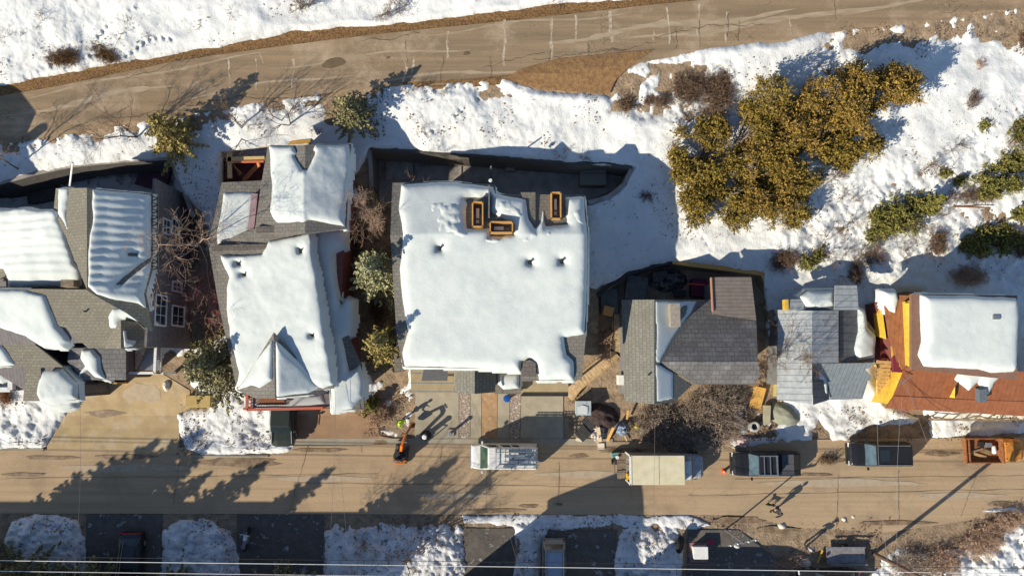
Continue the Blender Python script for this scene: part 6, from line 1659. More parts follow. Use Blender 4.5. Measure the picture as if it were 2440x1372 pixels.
for s in (-1, 1): MB().box((2.47, s * .5, .78), (.1, .2, .16)).build("headlight", M_LAMP, ft, local=True)

# mini excavator, boom reaching up the picture
M_EXO = mat("excavator_orange", (.85, .20, .015), (.7, .15, .01), scale=4, rough=.45)
ex = thing("mini_excavator", "orange mini excavator reaching over the snowbank beside the grey driveway", "excavator", place(958, 1080, .01), math.radians(-8))
for s in (-1, 1):
    t = MB(); prof = [(-.72, .22), (-.62, .05), (.62, .05), (.72, .22), (.62, .40), (-.62, .40)]
    t.prism([Vector((s * .42 - .12, y, z)) for y, z in prof], [Vector((s * .42 + .12, y, z)) for y, z in prof])
    t.build("track", mat("worn_track", (.06, .055, .05), (.14, .1, .07), scale=8, rough=.9), ex, local=True)
MB().lathe((0, 0, .38), [(.35, 0), (.35, .12), (.3, .14)], 16).build("slew_ring", M_BLACK, ex, local=True)
h = MB().lathe((0, -.12, .52), [(.5, 0), (.55, .08), (.55, .42), (.48, .52)], 20); h.build("house_body", M_BLACK, ex, local=True)
cw = MB(); arc = [(.60 * math.sin(a), -.12 - .62 * math.cos(a)) for a in np.linspace(-1.15, 1.15, 9)]; arc2 = [(.42 * math.sin(a), -.12 - .44 * math.cos(a)) for a in np.linspace(1.15, -1.15, 9)]
cw.prism([Vector((x, y, 1.1)) for x, y in arc + arc2], [Vector((x, y, .5)) for x, y in arc + arc2]); cw.build("counterweight", M_EXO, ex, local=True, bevel=.02)
MB().box((0, -.1, 1.18), (.42, .42, .1)).box((0, -.3, 1.42), (.42, .1, .5)).build("seat", M_BLACK, ex, local=True, bevel=.03)
pc = MB()
for s in (-1, 1): pc.bar((s * .34, -.38, 1.0), (s * .34, -.34, 2.2), .06)
pc.bar((-.34, -.34, 2.2), (.34, -.34, 2.2), .07).build("roll_bar", M_METAL, ex, local=True)
bm_ = MB().bar((.02, .35, .9), (.16, .95, 2.1), .20, .24).bar((.16, .95, 2.1), (.30, 1.75, 1.95), .18, .22); bm_.build("boom", M_EXO, ex, local=True, bevel=.02)
MB().bar((.30, 1.72, 2.0), (.52, 2.35, .9), .14, .18).bar((.22, 1.2, 2.3), (.38, 1.85, 2.1), .07).build("dipper_arm", mat("dusty_orange", (.45, .2, .1), (.3, .13, .07), scale=5), ex, local=True)
MB().prism([Vector((.34, 2.2, 1.0)), Vector((.78, 2.2, 1.0)), Vector((.78, 2.65, .9)), Vector((.34, 2.65, .9))], [Vector((.36, 2.3, .45)), Vector((.76, 2.3, .45)), Vector((.76, 2.55, .4)), Vector((.36, 2.55, .4))]).build("bucket", M_RUST, ex, local=True)
MB().bar((-.5, .95, .2), (.5, .95, .2), .08, .3).bar((-.3, .5, .3), (-.3, .95, .2), .08).bar((.3, .5, .3), (.3, .95, .2), .08).build("blade", M_METAL, ex, local=True)

# snow blower behind the box truck
sb = thing("snow_blower", "small walk-behind snow blower with a teal housing behind the truck's open tail", "snow blower", place(1468, 1098, .01), math.radians(95))
MB().box((.55, 0, .28), (.35, .7, .5)).build("auger_housing", mat("teal_paint", (.16, .36, .37), (.1, .25, .26), scale=4, rough=.4), sb, local=True, bevel=.04)
MB().box((.05, 0, .45), (.5, .42, .4)).build("engine", M_BLACK, sb, local=True, bevel=.05)
MB().lathe((.4, 0, .5), [(.1, 0), (.1, .4), (.14, .45)], 10).build("chute", M_WHITE, sb, local=True)
hb = MB()
for s in (-1, 1): hb.bar((-.1, s * .22, .5), (-.8, s * .3, .95), .05)
hb.bar((-.8, -.42, .95), (-.8, .42, .95), .05).build("handlebar", M_METAL, sb, local=True)
for s in (-1, 1): MB().lathe((0, s * .32, .2), [(.08, -.08), (.2, -.07), (.2, .07), (.08, .08)], 12, Matrix.Rotation(math.pi / 2, 3, 'X')).build("wheel", M_RUBBER, sb, local=True)
# ================================================================== PEOPLE
def skin_chain(name, verts, edges, radii, m, parent, sub=1):
    me = bpy.data.meshes.new(name); me.from_pydata(verts, edges, [])
    o = link_mesh(name, me, m, parent)
    md = o.modifiers.new("skin", 'SKIN'); md.use_smooth_shade = True
    for i, r in enumerate(radii):
        me.skin_vertices[0].data[i].radius = (r, r) if not isinstance(r, tuple) else r
    me.skin_vertices[0].data[0].use_root = True
    s = o.modifiers.new("sub", 'SUBSURF'); s.levels = sub; s.render_levels = sub
    return o
def person(label, loc, rz, jm, tm, hm, arms=((.25, .1), (.25, -.1)), stride=.2, lean=0.0, hairm=None):
    """x forward. arms: (forward reach, drop adjust) for left, right"""
    r = thing("person", label, "person", loc, rz)
    sk = mat("skin", (.55, .34, .24), rough=.6)
    def hand(base, d, out):
        vs = []; es = []; rs = []
        b = Vector(base); d = Vector(d).normalized(); side = Vector((d.z, 0, -d.x)) if abs(d.y) > .9 else Vector((0, 1, 0))
        palm = b + d * .09
        vs.append(palm); rs.append((.034, .018)); es.append((-1, 0))
        for k, L in enumerate((.070, .080, .076, .060)):
            o = side * (-.027 + .018 * k)
            i = len(vs); vs += [palm + o + d * .012, palm + o + d * L * .6 + Vector((0, 0, -.008)), palm + o * 1.1 + d * L + Vector((0, 0, -.025))]
            rs += [.0095, .009, .0075]; es += [(0, i), (i, i + 1), (i + 1, i + 2)]
        i = len(vs); vs += [b + d * .05 + side * .038, b + d * .085 + side * .055]; rs += [.011, .009]; es += [(0, i), (i, i + 1)]
        return vs, es, rs
    lx = lean
    V_ = [(0, 0, .95), (lx * .4, 0, 1.15), (lx * .9, 0, 1.38), (lx, 0, 1.48), (lx + .01, 0, 1.56), (lx + .02, 0, 1.66), (lx + .015, 0, 1.74)]
    R_ = [(.15, .12), (.14, .11), (.17, .11), .06, .055, (.08, .095), (.07, .08)]
    E_ = [(0, 1), (1, 2), (2, 3), (3, 4), (4, 5), (5, 6)]
    hips = []
    for s, f in ((1, stride), (-1, -stride)):
        i = len(V_); V_ += [(0, s * .10, .90), (f * .5, s * .11, .50), (f - .04, s * .11, .09), (f + .14, s * .12, .04)]
        R_ += [.085, .06, .042, (.045, .03)]; E_ += [(0, i), (i, i + 1), (i + 1, i + 2), (i + 2, i + 3)]
    for s, (fr_, dr) in ((1, arms[0]), (-1, arms[1])):
        i = len(V_)
        sh = (lx * .95, s * .19, 1.42); el = (lx + fr_ * .35, s * .26, 1.14 + dr * .5); wr = (lx + fr_, s * .22, .95 + dr * 1.2 + fr_ * .35)
        V_ += [sh, el, wr]; R_ += [.055, .042, .03]; E_ += [(2, i), (i, i + 1), (i + 1, i + 2)]
        hv, he, hr = hand(wr, Vector(wr) - Vector(el), s)
        b = len(V_); V_ += [tuple(x) for x in hv]; R_ += hr
        for a, c in he: E_.append((i + 2 if a < 0 else b + a, b + c))
    skin_chain("body", V_, E_, R_, sk, r)
    # jacket
    J = [(lx * .2, 0, .98), (lx * .4, 0, 1.15), (lx * .9, 0, 1.36), (lx, 0, 1.46)]
    JR = [(.19, .155), (.185, .15), (.20, .145), .085]; JE = [(0, 1), (1, 2), (2, 3)]
    for s, (fr_, dr) in ((1, arms[0]), (-1, arms[1])):
        i = len(J); J += [(lx * .95, s * .20, 1.41), (lx + fr_ * .35, s * .265, 1.14 + dr * .5), (lx + fr_ * .95, s * .225, .96 + dr * 1.2 + fr_ * .33)]
        JR += [.085, .068, .05]; JE += [(2, i), (i, i + 1), (i + 1, i + 2)]
    skin_chain("jacket", J, JE, JR, jm, r)
    T_ = [(0, 0, .96)]; TR = [(.165, .14)]; TE = []
    for s, f in ((1, stride), (-1, -stride)):
        i = len(T_); T_ += [(0, s * .10, .88), (f * .5, s * .115, .50), (f - .04, s * .115, .12)]; TR += [.105, .08, .065]; TE += [(0, i), (i, i + 1), (i + 1, i + 2)]
        MB().box((f + .06, s * .115, .05), (.27, .11, .10)).build("boot", M_BLACK, r, local=True, bevel=.03)
    skin_chain("trousers", T_, TE, TR, tm, r)
    MB().lathe((lx + .01, 0, 1.63), [(.105, 0), (.115, .06), (.10, .14), (.05, .185)], 16).build("hat", hm, r, local=True, smooth=True)
    f = MB().box((lx + .10, 0, 1.655), (.035, .03, .05)); f.build("nose", sk, r, local=True, bevel=.01)
    for s in (-1, 1):
        MB().box((lx + .092, s * .035, 1.685), (.012, .024, .014)).build("eye", M_BLACK, r, local=True)
        MB().box((lx + .01, s * .098, 1.66), (.035, .018, .06)).build("ear", sk, r, local=True, bevel=.006)
    MB().box((lx + .092, 0, 1.612), (.012, .05, .010)).build("mouth", M_TAIL, r, local=True)
    return r
M_DARKC = mat("dark_cloth", (.03, .03, .035), (.05, .05, .06), scale=8, rough=.9)
M_HIVIS = mat("hi_vis_lime", (.45, .85, .02), (.35, .7, .02), scale=8, rough=.7)
person("worker in a hi-vis lime jacket standing in the snow beside the excavator's arm", G(956, 1003, .1), math.radians(-30), M_HIVIS, M_DARKC, M_HIVIS, arms=((.38, .12), (.30, .05)), stride=.12, lean=.14)
pw_ = person("walker in dark clothes striding on the street with one arm held out", G(1846, 1213, .02), math.radians(190), M_DARKC, M_DARKC, M_BLACK, arms=((.5, .28), (.15, .0)), stride=.26, lean=.05)
person("person in light and dark clothes standing on the dirt verge below the street", G(1918, 1300, .05), math.radians(60), mat("pale_grey_cloth", (.42, .42, .45), (.2, .2, .22), scale=9), M_DARKC, M_BLACK, arms=((.2, .05), (.25, .05)), stride=.1)
dg = thing("dog", "small black dog on a lead just ahead of the walker", "dog", G(1833, 1200, .02), math.radians(170))
skin_chain("body", [(-.25, 0, .38), (0, 0, .40), (.22, 0, .40), (.33, 0, .50), (.42, 0, .56), (.52, 0, .53), (-.36, 0, .44), (-.48, 0, .52),
    (.20, .08, .30), (.21, .08, .16), (.23, .08, .02), (.20, -.08, .30), (.19, -.08, .16), (.17, -.08, .02), (-.26, .08, .28), (-.22, .08, .20), (-.31, .08, .13), (-.28, .08, .02), (-.26, -.08, .28), (-.2, -.08, .20), (-.29, -.08, .13), (-.25, -.08, .02), (.40, .05, .64), (.40, -.05, .64)],
    [(0, 1), (1, 2), (2, 3), (3, 4), (4, 5), (0, 6), (6, 7), (2, 8), (8, 9), (9, 10), (2, 11), (11, 12), (12, 13), (0, 14), (14, 15), (15, 16), (16, 17), (0, 18), (18, 19), (19, 20), (20, 21), (4, 22), (4, 23)],
    [.085, .09, .105, .06, .055, .03, .03, .015, .045, .025, .022, .045, .025, .022, .055, .035, .024, .022, .055, .035, .024, .022, .02, .02], M_BLACK, dg)

# ================================================================== POLES AND WIRES
def pole(label, u, v, h, lean=(0, 0), r=.15, arm=True, box=False, m=M_BARK, name="utility_pole", rz=0.0):
    p = G(u, v); o = thing(name, label, "utility pole", p)
    t = p + Vector((lean[0], lean[1], h))
    MB().tube(p - Vector((0, 0, .3)), t, r, r * .7, 12).build("post", m, o)
    if arm:
        a = Vector((math.cos(rz), math.sin(rz), 0))
        MB().bar(t - Vector((0, 0, .5)) - a * 1.1, t - Vector((0, 0, .5)) + a * 1.1, .12).build("crossarm", m, o)
        for s in (-.95, -.4, .4, .95):
            c = t - Vector((0, 0, .42)) + a * s
            MB().lathe(c, [(.03, 0), (.06, .05), (.04, .1), (.06, .14), (.02, .18)], 8).build("insulator", M_WHITE, o)
    if box: MB().lathe(t + Vector((.35, 0, -1.6)), [(.2, 0), (.26, .05), (.26, .7), (.2, .78)], 14).build("transformer", M_METAL, o)
    return t
pt1 = pole("tall brown utility pole leaning out past the lower right corner", 2082, 1318, 8.6, (.5, -.2), .17, True, False, mat("pole_brown", (.17, .11, .075), (.1, .065, .05), scale=4), rz=1.2)
pt2 = pole("short pale pole beside the white-capped post at the shaded lot", 1728, 1262, 4.6, (.1, 0), .07, True, False, M_METAL, rz=.2)
pt3 = pole("utility pole with a transformer just below the frame, its double shadow on the street", 858, 1378, 7.4, (0, 0), .16, True, True, rz=1.57)
pt4 = pole("thin service mast beside the transformer pole below the frame", 880, 1382, 6.8, (0, 0), .07, False, False, M_METAL, name="service_mast")
pt5 = pole("utility pole between the two western lots just below the frame", -120, 1380, 6.6, (0, 0), .14, True)
def wire(label, a, b, sag=.3, r=.018, m=M_CABLE, n=22, group="overhead wires"):
    pts = []
    for i in range(n + 1):
        t = i / n; p = Vector(a).lerp(Vector(b), t); p.z -= sag * 4 * t * (1 - t); pts.append(p)
    V_, F_ = branch_tubes([(tuple(p), tuple(q), r, r) for p, q in zip(pts, pts[1:])], 5)
    o = np_mesh("overhead_wire", V_, F_, m); tag(o, label, "wire", group); return o
wire("brighter overhead wire running the width of the photo near the bottom", P(-700, 1327, 6.6), P(3100, 1376, 6.6), .25, .026, mat("bright_cable", (.75, .75, .73), rough=.4))
wire("lowest overhead wire cut off by the bottom edge halfway along", P(-700, 1352, 6.4), P(2300, 1392, 6.4), .2, .022, MATS["bright_cable"])
wire("dark thin overhead wire just above the bright ones", P(-700, 1318, 6.2), P(3100, 1362, 6.2), .2, .018, M_BLACK)
M_SVC = mat("service_cable", (.16, .15, .14), rough=.6)
M_SVCL = mat("pale_service_cable", (.3, .3, .29), rough=.6)
wire("service wire dropping across the black SUV, left of two", P(2122, 1395, 6.5), P(2090, 945, 6.2), .5, .008, M_SVCL)
wire("service wire dropping across the black SUV, right of two", P(2140, 1395, 6.5), P(2150, 945, 6.2), .5, .008, M_SVCL)
wire("service wire to the corner of the rust-brown roof", P(2350, 1395, 7.0), P(2160, 915, 5.8), .4, .012, M_SVC)
wire("service wire crossing the rust-brown roof", P(2430, 1300, 6.8), P(2145, 905, 5.8), .4, .012, M_SVC)
wire("service wire over the cream truck roof", P(1560, 1395, 6.6), P(1562, 960, 6.5), .4, .009, M_SVC)
wire("service wire above the red driveway, left of two", P(780, 1395, 7.0), P(800, 930, 6.8), .4, .009, M_SVC)
wire("service wire above the red driveway, right of two", P(835, 1395, 7.0), P(790, 935, 6.8), .4, .009, M_SVC)
wire("service wire over the west end of the tan driveway", P(175, 1395, 6.6), P(190, 955, 5.0), .4, .010, M_SVC)
wire("service wire slanting over the street towards the duplex", P(1250, 1395, 6.8), P(1100, 905, 6.0), .4, .009, M_SVC)
# lower-right street lamp cable and TV aerial on the rust-brown roof
ae = thing("aerial", "thin metal aerial lying over the rust-brown roof", "aerial", P(2160, 912, 6.0))
m_ = MB().bar(P(2140, 918, 6.3), P(2175, 894, 6.6), .03).bar(P(2140, 906, 6.3), P(2158, 914, 6.2), .05)
for i in range(5): m_.bar(P(2146 + i * 6, 915 - i * 4, 6.4), P(2146 + i * 6 + 3, 909 - i * 4, 6.4), .02)
m_.build("element", M_METAL, ae)

# ================================================================== SMALL THINGS
def bollard(label, u, v, h, m, cap):
    o = thing("bollard_light", label, "bollard light", G(u, v, .02))
    p = G(u, v, .02)
    if cap == 'round':
        MB().lathe(p, [(.40, 0), (.42, .08), (.42, .14), (.30, .2), (.20, .24), (.18, h * .8), (.22, h * .84)], 20).build("post", M_BLACK, o)
        MB().lathe(p + Vector((0, 0, h * .84)), [(.18, 0), (.2, .04), (.12, .1)], 16).build("cap", M_WHITE, o)
    else:
        MB().box(p + Vector((0, 0, .06)), (.5, .55, .12)).build("base_plate", M_CONC_GREY, o, bevel=.02)
        MB().box(p + Vector((0, 0, h / 2)), (.16, .16, h)).build("post", M_BLACK, o)
        MB().box(p + Vector((0, 0, h)), (.26, .26, .12)).build("cap", M_METAL, o, bevel=.02)
bollard("stout round black post with a white cap at the foot of the grey driveway", 1016, 1037, 1.45, M_BLACK, 'round')
bollard("slim black post on a square base near the foot of the grey driveway", 1075, 1030, 1.05, M_BLACK, 'square')
bn = thing("bin", "round bright blue bin under the duplex porch roof", "bin", G(1208, 948, .05)); p = G(1208, 948, .05)
MB().lathe(p, [(.20, 0), (.26, .7), (.29, .72), (.29, .78)], 18).build("bucket", mat("bright_blue", (.01, .10, .40), (.01, .07, .3), scale=4, rough=.4), bn)
MB().lathe(p + Vector((0, 0, .79)), [(.27, 0), (.25, .04), (.05, .07)], 18).build("lid", MATS["bright_blue"], bn)
cbn = thing("utility_cabinet", "square pale grey-blue utility cabinet beside the wooden walkway", "cabinet", G(1387, 970)); p = G(1387, 970)
MB().box(p + Vector((0, 0, .55)), (1.15, 1.05, 1.1)).build("box", mat("pale_blue_grey", (.42, .48, .50), (.36, .41, .43), scale=2, rough=.5), cbn, bevel=.03)
MB().box(p + Vector((0, 0, 1.13)), (1.22, 1.12, .05)).build("lid", MATS["pale_blue_grey"], cbn, bevel=.01)
MB().bar(p + Vector((-.25, .02, 1.18)), p + Vector((-.12, .14, 1.18)), .05).build("handle", M_BLACK, cbn)
snow_p = [p + Vector((x, y, 1.165)) for x, y in ((-.45, -.45), (.3, -.45), (.35, .1), (-.1, .25), (-.45, .1))]
MB().prism([q + Vector((0, 0, .05)) for q in snow_p], snow_p).build("snow_cover", M_SNOW, cbn)
def grid_panel(label, u, v, w, l, rz, m, tilt=.0):
    p = G(u, v, .25); o = thing("mesh_panel", label, "mesh panel", p, rz, "black mesh panels leaning on the dirt pile")
    mb = MB(); n = 8
    for i in range(n + 1):
        x = -w / 2 + w * i / n; mb.box((x, 0, .06 + tilt * x), (.035, l, .05))
    k = int(n * l / w)
    for i in range(k + 1):
        y = -l / 2 + l * i / k; mb.bar((-w / 2, y, .06 - tilt * w / 2), (w / 2, y, .06 + tilt * w / 2), .035, .05)
    mb.build("grid", m, o, local=True)
    MB().bar((-w / 2, 0, 0 - tilt * w / 2), (w / 2, 0, tilt * w / 2), l, .04).build("backing", M_RUBBER, o, local=True)
M_MESH = mat("grey_black_mesh", (.12, .12, .115), (.07, .07, .07), scale=6)
grid_panel("black mesh panel nearer the utility cabinet", 1406, 1005, 1.0, 1.1, .75, M_MESH, .15)
grid_panel("black mesh panel lower down by the planks", 1388, 1032, .9, 1.0, .75, M_MESH, .05)
def plank(label, a, b, w, m, dz=.12, dz2=None, name="plank", cat="plank", t=.05):
    A_ = G(*a, dz); B_ = G(*b, dz if dz2 is None else dz2)
    o = MB().bar(A_, B_, w, t).build(name, m); tag(o, label, cat, "loose boards"); return o
M_PINE = mat("fresh_pine", (.72, .55, .33), (.6, .44, .25), scale=4)
plank("pale upright board at the edge of the rubbish heap", (1425, 1018), (1430, 1052), .28, M_PINE, .6, .2)
plank("square cream board lying on the pavement end of the heap", (1424, 1063), (1440, 1063), .5, mat("cream_board", (.75, .66, .5), rough=.8), .1)
plank("orange-brown board leaning behind the blue tarp", (1447, 1050), (1462, 1018), .22, M_WOODO, .1, .8)
plank("orange board at the right of the rubbish heap", (1496, 977), (1494, 998), .16, M_WOODO, .7, .3)
plank("thin cream sheet on the kerb below the mesh panels", (1372, 1046), (1388, 1049), .25, MATS["cream_board"], .12)
plank("short pale stick below the blue tarp", (1487, 1037), (1494, 1050), .1, M_PINE, .15)
plank("wide orange plywood sheet lying on the snow between the two eastern cottages", (1812, 922), (1798, 972), .95, mat("plywood", (.58, .33, .09), (.48, .26, .06), scale=2), .35, .25)
plank("pale board laid in the snow beside the culvert ring", (1828, 965), (1826, 1010), .5, mat("buff_board", (.42, .37, .25), (.34, .3, .2), scale=2), .35, t=.3)
plank("rusty-brown board on the east slope", (2270, 492), (2360, 495), .10, M_RUST, .3)
plank("yellow strap of timber on the dirt verge", (1960, 1310), (1948, 1340), .12, mat("yellow_strap", (.65, .4, .05), rough=.7), .15)
# heaps
def heap(name, label, u, v, rx, ry, h, m, seed, cat="heap", group=None, rot=0, n=26, rough_=.35):
    p = G(u, v, -.1); o = thing(name, label, cat, p, rot, group)
    a = np.linspace(-1, 1, n); gx, gy = np.meshgrid(a, a, indexing='ij')
    rr = np.sqrt(gx ** 2 + gy ** 2)
    z = h * np.clip(1 - rr ** 2, -.2, 1) * (1 - rough_ + rough_ * 2 * NZ2.fbm(gx * 2.5 + seed, gy * 2.5)) + (NZ3.fbm(gx * 7 + seed, gy * 7) - .5) * h * rough_ * .6
    np_mesh(name + "_mound", np.stack([gx * rx, gy * ry, z], -1).reshape(-1, 3), grid_faces(n, n), m, o, smooth=(rough_ < .3), local=True)
    return o
M_HUMUS = mat("dark_compost", (.07, .045, .04), (.035, .025, .022), scale=3, rough=.95, bump=.05, bscale=8)
heap("soil_heap", "dark brown soil heap between the utility cabinet and the shingled house", 1432, 988, 1.5, 1.1, .9, M_HUMUS, 1, rot=-.3)
heap("tarp_bundle", "bundle of pale blue tarp standing in the yard clutter", 1483, 1020, .62, .62, .9, mat("blue_tarp", (.22, .30, .42), (.10, .13, .17), scale=3, rough=.5, lo=.45, hi=.55), 2, "tarp")
heap("rubbish_heap", "white and grey rubbish heap behind the mesh panels", 1425, 1028, .7, 1.0, .45, mat("mixed_rubbish", (.55, .52, .5), (.12, .09, .08), scale=6, lo=.45, hi=.52), 3, rough_=.8)
heap("bag", "lemon-yellow bag left of the thicket", 1520, 1015, .35, .2, .4, mat("lemon_yellow", (.75, .68, .02), (.5, .45, .02), scale=4), 4, "bag", rot=.4, n=14)
heap("bag", "turquoise scrap of plastic at the thicket's corner", 1530, 1027, .25, .25, .2, mat("pale_turquoise", (.4, .6, .6), rough=.5), 5, "bag", n=12)
heap("covered_boat", "grey-green tarped hull lying in the snow below the metal-roofed cottage", 1866, 985, 1.5, .95, .8, mat("canvas_grey_green", (.26, .27, .20), (.2, .2, .16), scale=2, rough=.8), 6, "tarped boat", rot=-.5, rough_=.15)
heap("boulder", "pink-white salt-stained boulder at the nose of the pickup", 1768, 1052, .75, .55, .45, mat("pinkish_stone", (.66, .52, .47), (.45, .26, .25), scale=2.5), 7, "boulder")
heap("stone", "cream stone on the dirt of the tan driveway edge", 398, 917, .35, .5, .45, mat("cream_stone", (.66, .62, .54), (.5, .46, .4), scale=3), 8, "boulder")
for i, (u, v, s, lb) in enumerate([(1918, 1340, .5, "pale stone on the dirt verge, biggest of the scatter"), (2010, 1236, .28, "small white stone at the street's lower edge"), (2032, 1230, .22, "small white stone right of its twin at the street's lower edge"), (1862, 1252, .4, "white lump of ice on the dirt where the verge begins"), (1755, 1300, .35, "tan lump near the red tub"), (1126, 1210, .2, "tiny white chip on the street below the van")]):
    heap("stone", lb, u, v, s, s * .8, s * .7, MATS["cream_stone"], 10 + i, "stone", "stones on the verge", n=10)
# culvert ring / concrete planter
cr = thing("concrete_ring", "round concrete ring with a dark hole in the snow above the pickup", "concrete ring", G(1793, 1015)); p = G(1793, 1015)
MB().lathe(p, [(.42, 0), (.42, .55), (.38, .6), (.26, .6), (.24, .3), (.1, .28)], 24).build("ring", mat("ring_concrete", (.50, .50, .48), (.34, .34, .33), scale=4), cr)
MB().lathe(p + Vector((0, 0, .3)), [(.22, 0), (.22, .04), (.05, .05)], 18).build("hole_disc", M_BLACK, cr)  # flat black disc closing the ring's hole
# tyre leaning at the shaded snowbank
ty = thing("tyre", "big black tyre half sunk upright in the shaded snowbank", "tyre", G(1618, 1294, .3), math.radians(-8)); 
MB().lathe((0, 0, .35), [(.42, -.16), (.60, -.16), (.68, -.08), (.68, .08), (.60, .16), (.42, .16)], 28, Matrix.Rotation(math.radians(62), 3, 'Y')).build("tread", M_RUBBER, ty, local=True)
# orange cone at the pickup's nose
co = thing("traffic_cone", "orange traffic cone at the pickup's front corner", "traffic cone", G(1724, 1122, .02)); p = G(1724, 1122, .02)
M_CONE = mat("cone_orange", (.95, .12, .01), rough=.5)
MB().box(p + Vector((0, 0, .02)), (.34, .34, .04)).build("base", M_CONE, co); MB().lathe(p + Vector((0, 0, .04)), [(.14, 0), (.03, .62)], 16).build("cone", M_CONE, co); MB().lathe(p + Vector((0, 0, .28)), [(.098, 0), (.075, .14)], 16).build("band", M_WHITE, co)
rw_ = thing("tub", "red round tub beside the white chest in the shaded lot", "tub", G(1693, 1289, .1)); p = G(1693, 1289, .1)
MB().lathe(p, [(.14, 0), (.2, .3), (.22, .32)], 16).build("tub_body", mat("cherry_red", (.5, .01, .05), rough=.4), rw_)
wc = thing("chest", "white chest on a pink-edged pallet in the shaded lot", "chest", G(1664, 1312, .05)); p = G(1664, 1312, .05)
MB().box(p + Vector((0, 0, .4)), (1.1, .9, .7)).build("chest_body", M_WHITE, wc, bevel=.04); MB().box(p + Vector((0, .05, .79)), (1.14, .94, .06)).build("lid", M_WHITE, wc, bevel=.02); MB().box(p + Vector((0, -.1, .03)), (1.4, 1.5, .06)).build("pallet", mat("pinkish_boards", (.35, .2, .2), (.2, .1, .12), scale=5), wc)
mo = thing("motorcycle", "parked motorcycle with pale bodywork in the shade left of centre", "motorcycle", G(592, 1282, .04), math.radians(80))
for x in (-.68, .68):
    w = MB().lathe((x, 0, .32), [(.22, -.06), (.30, -.06), (.32, 0), (.30, .06), (.22, .06)], 18, Matrix.Rotation(math.pi / 2, 3, 'X')).build("wheel", M_RUBBER, mo, local=True)
MB().box((.05, 0, .5), (.6, .3, .35)).build("engine", M_METAL, mo, local=True, bevel=.05); MB().box((.25, 0, .85), (.5, .3, .2)).build("fuel_tank", M_WHITE, mo, local=True, bevel=.08)
MB().box((-.3, 0, .82), (.7, .28, .1)).build("seat", mat("mauve_seat", (.25, .16, .22), rough=.7), mo, local=True, bevel=.04); MB().bar((.5, -.4, 1.05), (.5, .4, 1.05), .05).bar((.68, 0, .35), (.48, 0, 1.05), .07).build("handlebar", M_CHROME, mo, local=True)
# trailer-like frame on the dirt verge (pale rail)
tr_ = thing("trailer", "low flat trailer with pale side rails on the dirt verge", "trailer", G(2015, 1322, .05)); p = G(2015, 1322, .4)
MB().box(p, (3.0, 1.3, .1)).build("deck", mat("frosted_boards", (.26, .25, .25), (.16, .15, .16), scale=3), tr_)
MB().bar(p + Vector((-1.5, .66, .25)), p + Vector((1.5, .66, .25)), .08).bar(p + Vector((-1.3, -.66, .25)), p + Vector((1.6, -.66, .25)), .08).build("side_rail", M_METAL, tr_)
for s in (-1, 1): MB().lathe(p + Vector((0, s * .72, -.1)), [(.1, -.08), (.28, -.08), (.28, .08), (.1, .08)], 14, Matrix.Rotation(math.pi / 2, 3, 'X')).build("wheel", M_RUBBER, tr_)
# wooden walkway east of the duplex
wk = thing("walkway", "wooden walkway climbing from the duplex corner past the shingled house", "walkway", G(1400, 890))
mb = MB(); pts = [(1352, 944), (1372, 918), (1428, 872), (1466, 838), (1474, 790), (1474, 742)]
dens = []
for (a, b) in zip(pts, pts[1:]):
    for i in range(8): dens.append((a[0] + (b[0] - a[0]) * i / 8, a[1] + (b[1] - a[1]) * i / 8))
prev = None
for i in range(len(dens) - 1):
    A_ = G(*dens[i], .28); B_ = G(*dens[i + 1], .28)
    mb.bar(A_, A_.lerp(B_, .93), 1.05 if i < 24 else .75, .07)
mb.build("tread_boards", mat("walkway_boards", (.56, .40, .22), (.36, .25, .14), scale=3), wk)
rail = MB()
for k in range(0, len(dens) - 4, 4):
    A_ = G(*dens[k], .3); B_ = G(*dens[k + 4], .3); d = (B_ - A_); n_ = Vector((-d.y, d.x, 0)).normalized() * .5
    for s in (-1, 1): rail.bar(A_ + n_ * s + Vector((0, 0, .12)), B_ + n_ * s + Vector((0, 0, .12)), .07)
rail.build("edge_rail", M_WOOD, wk)
# hot tub cover and slabs in the concrete yard
ht = thing("hot_tub", "square tan-grey covered hot tub at the east end of the concrete yard", "hot tub", G(1410, 420)); p = G(1410, 420)
MB().box(p + Vector((0, 0, .45)), (2.05, 1.95, .9)).build("cabinet", M_WOODG, ht, bevel=.03)
MB().box(p + Vector((0, .5, .96)), (2.1, .96, .10)).box(p + Vector((0, -.5, .96)), (2.1, .96, .10)).build("cover", mat("taupe_vinyl", (.20, .185, .155), (.16, .15, .125), scale=3, rough=.6), ht, bevel=.03)
lg = MB().tube(P(1388, 380, 4.4), P(1475, 388, 4.4), .13, .11, 10).build("log", M_WOODG); tag(lg, "grey log lying above the hot tub along the wall top", "log")
ps = thing("lamp_post", "thin pale lamp post rising behind the duplex's party wall", "lamp post", G(1171, 400)); 
MB().tube(G(1171, 425), P(1170, 397, 8.5), .08, .06, 8).build("post", M_METAL, ps); MB().lathe(P(1169, 430, 8.9), [(.05, -.2), (.14, 0), (.1, .1)], 10).build("lamp", M_WHITE, ps)
for i, (u0, u1, v0, v1, h, lb) in enumerate([(920, 985, 380, 430, .25, "raised dark slab at the west end of the concrete yard"), (990, 1100, 396, 432, .12, "long paler slab in the concrete yard"), (1105, 1168, 396, 436, .18, "square paler slab just left of the lamp post"), (1204, 1226, 388, 412, .7, "small grey box standing in the concrete yard")]):
    a, b, c, d = G(u0, v0), G(u1, v0), G(u1, v1), G(u0, v1)
    q = [Vector((x.x, x.y, a.z + h)) for x in (a, b, c, d)]
    o = MB().prism(q, [Vector((x.x, x.y, a.z - .1)) for x in q]).build("paving_slab", M_CONC_GREY if i != 3 else M_METAL, bevel=.02); tag(o, lb, "slab", "slabs in the concrete yard")
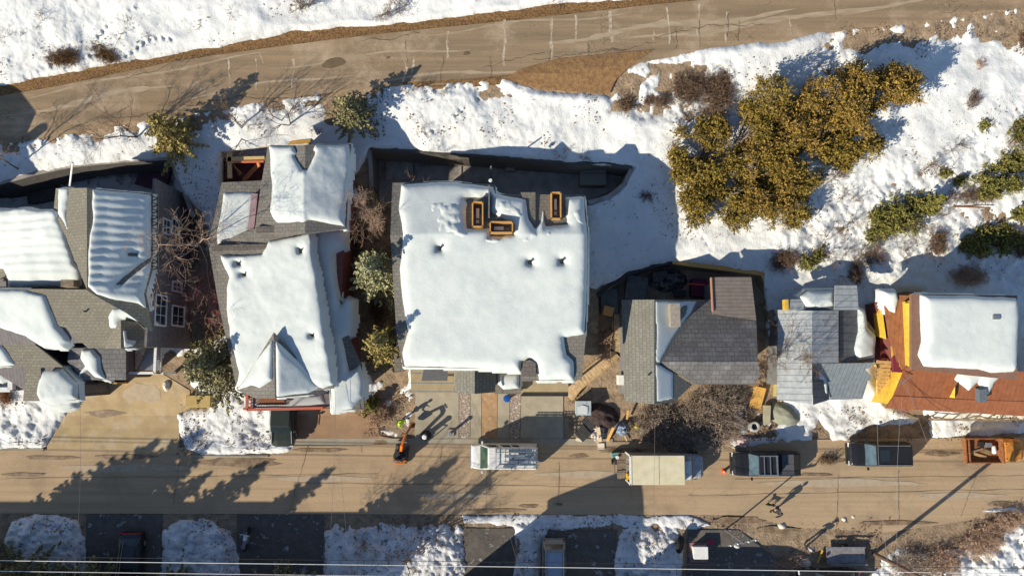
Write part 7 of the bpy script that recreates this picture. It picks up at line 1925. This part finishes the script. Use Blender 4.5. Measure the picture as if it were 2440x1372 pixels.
# clutter in the yard behind the shingled house
rg_ = random.Random(3)
for i, (u, v, w, l, h, m, lb) in enumerate([(1512, 690, 1.6, 1.9, .9, mat("grey_tarp_cover", (.15, .15, .14), (.1, .1, .1), scale=3), "grey covered stack in the dark yard behind the shingled house"), (1450, 718, 1.3, 1.9, .5, MATS["grey_tarp_cover"], "low grey slab at the yard's west corner"), (1660, 688, 1.2, 1.4, .8, mat("wine_red_cover", (.13, .02, .05), (.08, .015, .03), scale=3), "wine-red covered box in the dark yard"), (1617, 700, .9, .5, .4, M_BLACK, "black low crate in the dark yard"), (1570, 660, 1.2, .8, .5, MATS["dark_block"], "grey rubble block under the yard's curved wall"), (1447, 742, .8, .7, .7, mat("orange_insulation", (.72, .36, .12), (.6, .28, .08), scale=5), "orange foam-like bundle at the top of the walkway"), (372, 425, 2.3, 1.9, .5, mat("plum_cover", (.12, .06, .09), (.08, .04, .06), scale=3), "plum-dark covered deck corner in the western yard"), (108, 462, 2.2, 1.5, .5, MATS["dark_block"], "dark block beside the thin white vent mast in the western yard")]):
    p = G(u, v); o = thing("covered_box", lb, "covered box", p, rg_.uniform(-.3, .3), "things stored in the sunken yards")
    MB().box((0, 0, h / 2), (w, l, h)).build("box", m, o, local=True, bevel=.06)
    MB().box((0, 0, h + .02), (w * 1.04, l * 1.04, .05)).build("lid", m, o, local=True, bevel=.02)
MB_ = [tag(MB().bar(G(1640 + 0, 676, .9), G(1680, 679, .9), .1).build("red_pole", mat("bright_red_paint", (.7, .08, .05), rough=.5)), "thin bright red pole across the wine-red box", "pole")]
hs = heap("rubble", "jumble of broken dark stones filling the yard behind the shingled house", 1590, 668, 1.7, 1.0, .8, mat("broken_stone", (.17, .165, .16), (.03, .03, .03), scale=2.2, lo=.45, hi=.56), 20, "rubble", rough_=.9, n=40)
# square timber retaining box holding the spruce by the tan driveway
bx_ = thing("planter_wall", "ochre retaining block around the foot of the big dark spruce", "planter", G(480, 955)); p = G(480, 955)
MB().box(p + Vector((0, 0, .25)), (2.0, .95, .9)).build("block", mat("ochre_concrete", (.50, .36, .14), (.42, .3, .11), scale=2), bx_, bevel=.03)
# stairs between the western houses
stp = thing("outdoor_stairs", "dim timber stairs in the gap between the two western houses", "stairs", G(480, 790))
mb = MB()
for i in range(9): mb.bar(G(470, 742 + i * 8, .3), G(492, 742 + i * 8, .3), .22, .1)
mb.build("step", M_WOODG, stp)
# fence below the rust-brown roof
fn = thing("fence", "low dark rail fence in the snow under the rust-brown roof", "fence", G(2330, 996))
mb = MB(); ps_ = MB()
mb.bar(G(2215, 997, .8), G(2440, 1000, .8), .07).bar(G(2215, 1000, .45), G(2440, 1003, .45), .07)
for u in range(2215, 2445, 28): ps_.box(G(u, 998, .4), (.09, .09, 1.0))
mb.build("rail", M_WOODG, fn); ps_.build("post", M_WOODG, fn)
